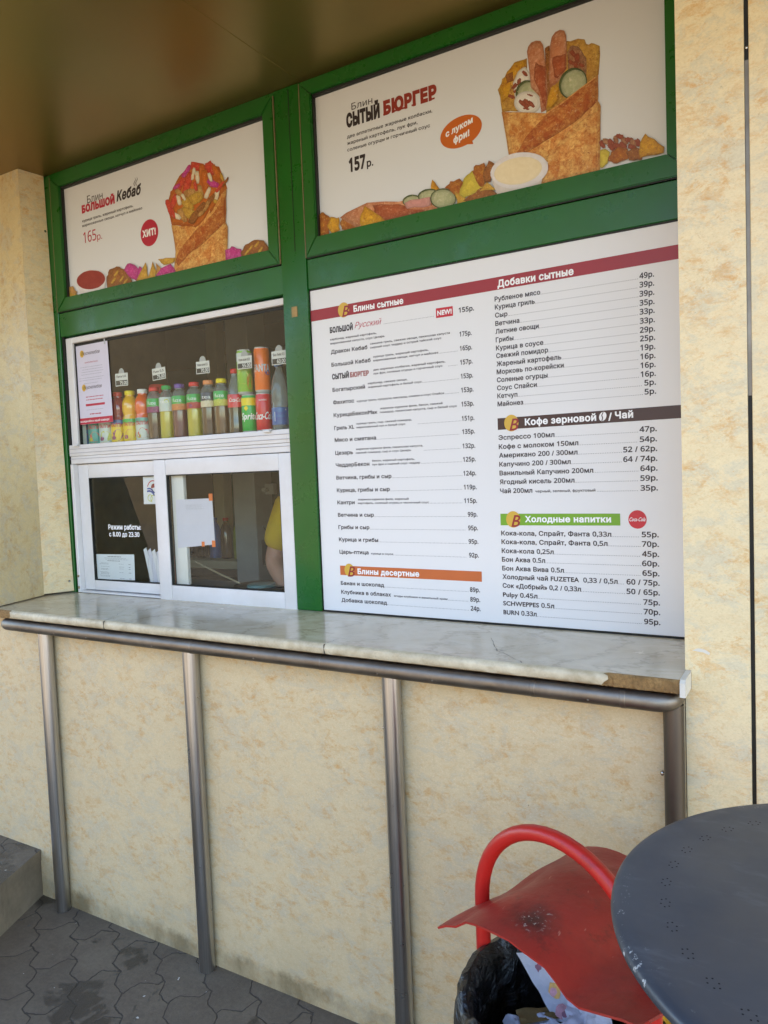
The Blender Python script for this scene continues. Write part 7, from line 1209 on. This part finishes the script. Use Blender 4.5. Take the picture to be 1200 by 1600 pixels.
m = MB(); m.box(-2.25, -2.06, 2.16, 2.27, 1.1055, 1.1065, 'paper_lilac'); o = m.build('paper_sheet', None, (-2.15, 2.2, 1.106)); meta(o, 'loose white sheet lying on the worktop left of the griddle', 'paper')
m = MB(); m.box(-2.475, -2.405, 2.93, 2.96, 1.135, 1.265, 'device_black', 0.006, 2); m.tube([(-2.44, 2.945, 1.265), (-2.45, 2.945, 1.30), (-2.475, 2.95, 1.33)], 0.003, 'device_black', 8); o = m.build('wall_phone', None, (-2.44, 2.94, 1.13)); meta(o, 'black handset hanging beside the grey column', 'phone')
m = MB(); m.box(-2.50, -2.44, 3.0, 3.03, 1.49, 1.545, 'room_grey', 0.004, 2); m.box(-2.494, -2.465, 2.97, 3.0, 1.505, 1.525, 'room_grey', 0.003); o = m.build('wall_bracket', None, (-2.47, 3.0, 1.49)); meta(o, 'small pale bracket high beside the grey column', 'bracket')
pf = thing('picture_frame', (-3.93, 4.54, 2.25), 'small dark framed picture on the back wall above the tea bottles', 'picture')
m = MB(); m.box(-4.02, -3.84, 4.53, 4.549, 2.28, 2.52, 'device_black', 0.003); m.build('frame', pf)
m = MB(); m.box(-4.0, -3.86, 4.526, 4.5295, 2.30, 2.40, 'room_brown'); m.box(-4.0, -3.86, 4.526, 4.5295, 2.401, 2.50, 'room_dark'); m.build('picture', pf)

# ------------------------------------------------------------------ the worker behind the hatch
def skin(name, pts, edges, root=0, sub=2):
    me = bpy.data.meshes.new(name); me.from_pydata([p[:3] for p in pts], edges, []); o = bpy.data.objects.new(name, me); C.objects.link(o)
    sm = o.modifiers.new('s', 'SKIN'); sm.use_smooth_shade = True
    for v, p in zip(me.skin_vertices[0].data, pts): v.radius = (p[3], p[4] if len(p) > 4 else p[3]); v.use_root = False
    me.skin_vertices[0].data[root].use_root = True
    ss = o.modifiers.new('d', 'SUBSURF'); ss.levels = sub; ss.render_levels = sub
    bpy.context.view_layer.update()
    ev = o.evaluated_get(bpy.context.evaluated_depsgraph_get()); m2 = bpy.data.meshes.new_from_object(ev)
    bpy.data.objects.remove(o); bpy.data.meshes.remove(me)
    for p in m2.polygons: p.use_smooth = True
    return m2
W0 = Vector((-1.925, 2.66, 0.03))
per = thing('person', tuple(W0), 'worker in a yellow shirt and red apron at the right edge of the hatch', 'person')
def pk(name, pts, edges, mat, root=0):
    me = skin(name, pts, edges, root); me.materials.clear(); me.materials.append(MATS[mat]); o = bpy.data.objects.new(name, me); C.objects.link(o); o.parent = per; return o
# the figure looks to the right (+x); its own space: x forward, y to the left of the body is +y, z up
body = [(0, 0, 0.98, .13, .11), (0.0, 0, 1.12, .12, .10), (0.01, 0, 1.28, .13, .11), (0.0, 0, 1.42, .10, .10), (0.0, 0, 1.50, .055), (0.015, 0, 1.56, .05), (0.03, 0, 1.64, .085, .075), (0.03, 0, 1.71, .085, .075),
        (-0.01, -0.17, 1.425, .052), (-0.085, -0.215, 1.20, .042), (0.045, -0.28, 1.10, .034), (0.12, -0.30, 1.085, .030), (0.0, 0.17, 1.425, .052), (-0.05, 0.22, 1.19, .042), (0.13, 0.20, 1.10, .034), (0.20, 0.17, 1.09, .030),
        (0, -0.09, 0.86, .085), (0.01, -0.10, 0.48, .06), (0, -0.10, 0.08, .045), (0.10, -0.11, 0.04, .035), (0, 0.09, 0.86, .085), (0.01, 0.10, 0.48, .06), (0, 0.10, 0.08, .045), (0.10, 0.11, 0.04, .035)]
for bx, s in ((11, -1), (15, 1)): pass
ed = [(0, 1), (1, 2), (2, 3), (3, 4), (4, 5), (5, 6), (6, 7), (3, 8), (8, 9), (9, 10), (10, 11), (3, 12), (12, 13), (13, 14), (14, 15), (0, 16), (16, 17), (17, 18), (18, 19), (0, 20), (20, 21), (21, 22), (22, 23)]
nb_ = len(body)
for base, s in ((11, 1), (15, 1)):         # fingers and thumb
    bx, by, bz = body[base][:3]
    for q_, (off, ln) in enumerate(((-0.030, .066), (-0.010, .074), (0.010, .070), (0.028, .056))):
        i0 = len(body); body += [(bx + 0.035, by + off * .8, bz, .0095), (bx + 0.035 + ln * .55, by + off, bz - 0.006, .0085), (bx + 0.035 + ln, by + off, bz - 0.026, .0075)]; ed += [(base, i0), (i0, i0 + 1), (i0 + 1, i0 + 2)]
    i0 = len(body); body += [(bx + 0.012, by - 0.042, bz - 0.004, .011), (bx + 0.045, by - 0.058, bz - 0.014, .0085)]; ed += [(base, i0), (i0, i0 + 1)]
bo = pk('body', body, ed, 'skin')
pk('shirt', [(0, 0, 0.95, .150, .125), (0.0, 0, 1.12, .138, .115), (0.01, 0, 1.28, .148, .125), (0.0, 0, 1.425, .115, .112), (-0.012, -0.18, 1.425, .074), (-0.075, -0.212, 1.24, .066), (0.0, 0.18, 1.425, .074), (-0.045, 0.215, 1.24, .066)], [(0, 1), (1, 2), (2, 3), (3, 4), (4, 5), (3, 6), (6, 7)], 'shirt_yellow')
pk('trousers', [(0, 0, 0.97, .148, .125), (0, -0.09, 0.84, .100), (0.01, -0.10, 0.48, .074), (0, -0.10, 0.10, .062), (0, 0.09, 0.84, .100), (0.01, 0.10, 0.48, .074), (0, 0.10, 0.10, .062)], [(0, 1), (1, 2), (2, 3), (0, 4), (4, 5), (5, 6)], 'trousers_blue')
pk('apron', [(0.065, 0, 0.72, .112, .10), (0.072, 0, 0.98, .112, .12), (0.070, 0, 1.15, .105, .10), (0.075, 0, 1.32, .10, .085), (0.06, 0, 1.40, .07, .06)], [(0, 1), (1, 2), (2, 3), (3, 4)], 'apron_red')
pk('hair', [(0.005, 0, 1.66, .088, .082), (0.005, 0, 1.735, .088, .080), (-0.075, 0, 1.66, .035), (-0.10, 0, 1.58, .025)], [(0, 1), (0, 2), (2, 3)], 'hair_brown')
m = MB()
for s in (-1, 1): m.lathe([(0.001, -0.006), (0.008, -0.004), (0.011, 0.0), (0.008, 0.004), (0.001, 0.006)], 'paper_white', 14, Matrix.Translation((0.108, s * 0.032, 1.672)) @ Matrix.Rotation(R(90), 4, 'Y')); m.lathe([(0.001, -0.002), (0.005, 0.0), (0.001, 0.002)], 'hair_brown', 10, Matrix.Translation((0.1145, s * 0.032, 1.672)) @ Matrix.Rotation(R(90), 4, 'Y'))
kid(m, 'eyes', per)
m = MB(); m.tube([(0.112, 0, 1.675), (0.128, 0, 1.648), (0.118, 0, 1.636)], [0.008, 0.013, 0.010], 'skin', 10); kid(m, 'nose', per)
m = MB(); m.tube([(0.098, -0.022, 1.606), (0.107, 0, 1.607), (0.098, 0.022, 1.606)], [0.003, 0.006, 0.003], 'apron_red', 10); kid(m, 'mouth', per)
for s in (-1, 1):
    m = MB(); m.lathe([(0.004, 0), (0.018, 0.004), (0.024, 0.012), (0.018, 0.014)], 'skin', 14, Matrix.Translation((0.02, s * 0.084, 1.655)) @ Matrix.Rotation(R(-90 * s), 4, 'X')); kid(m, 'ear', per)
bpy.data.objects.remove(_fo)
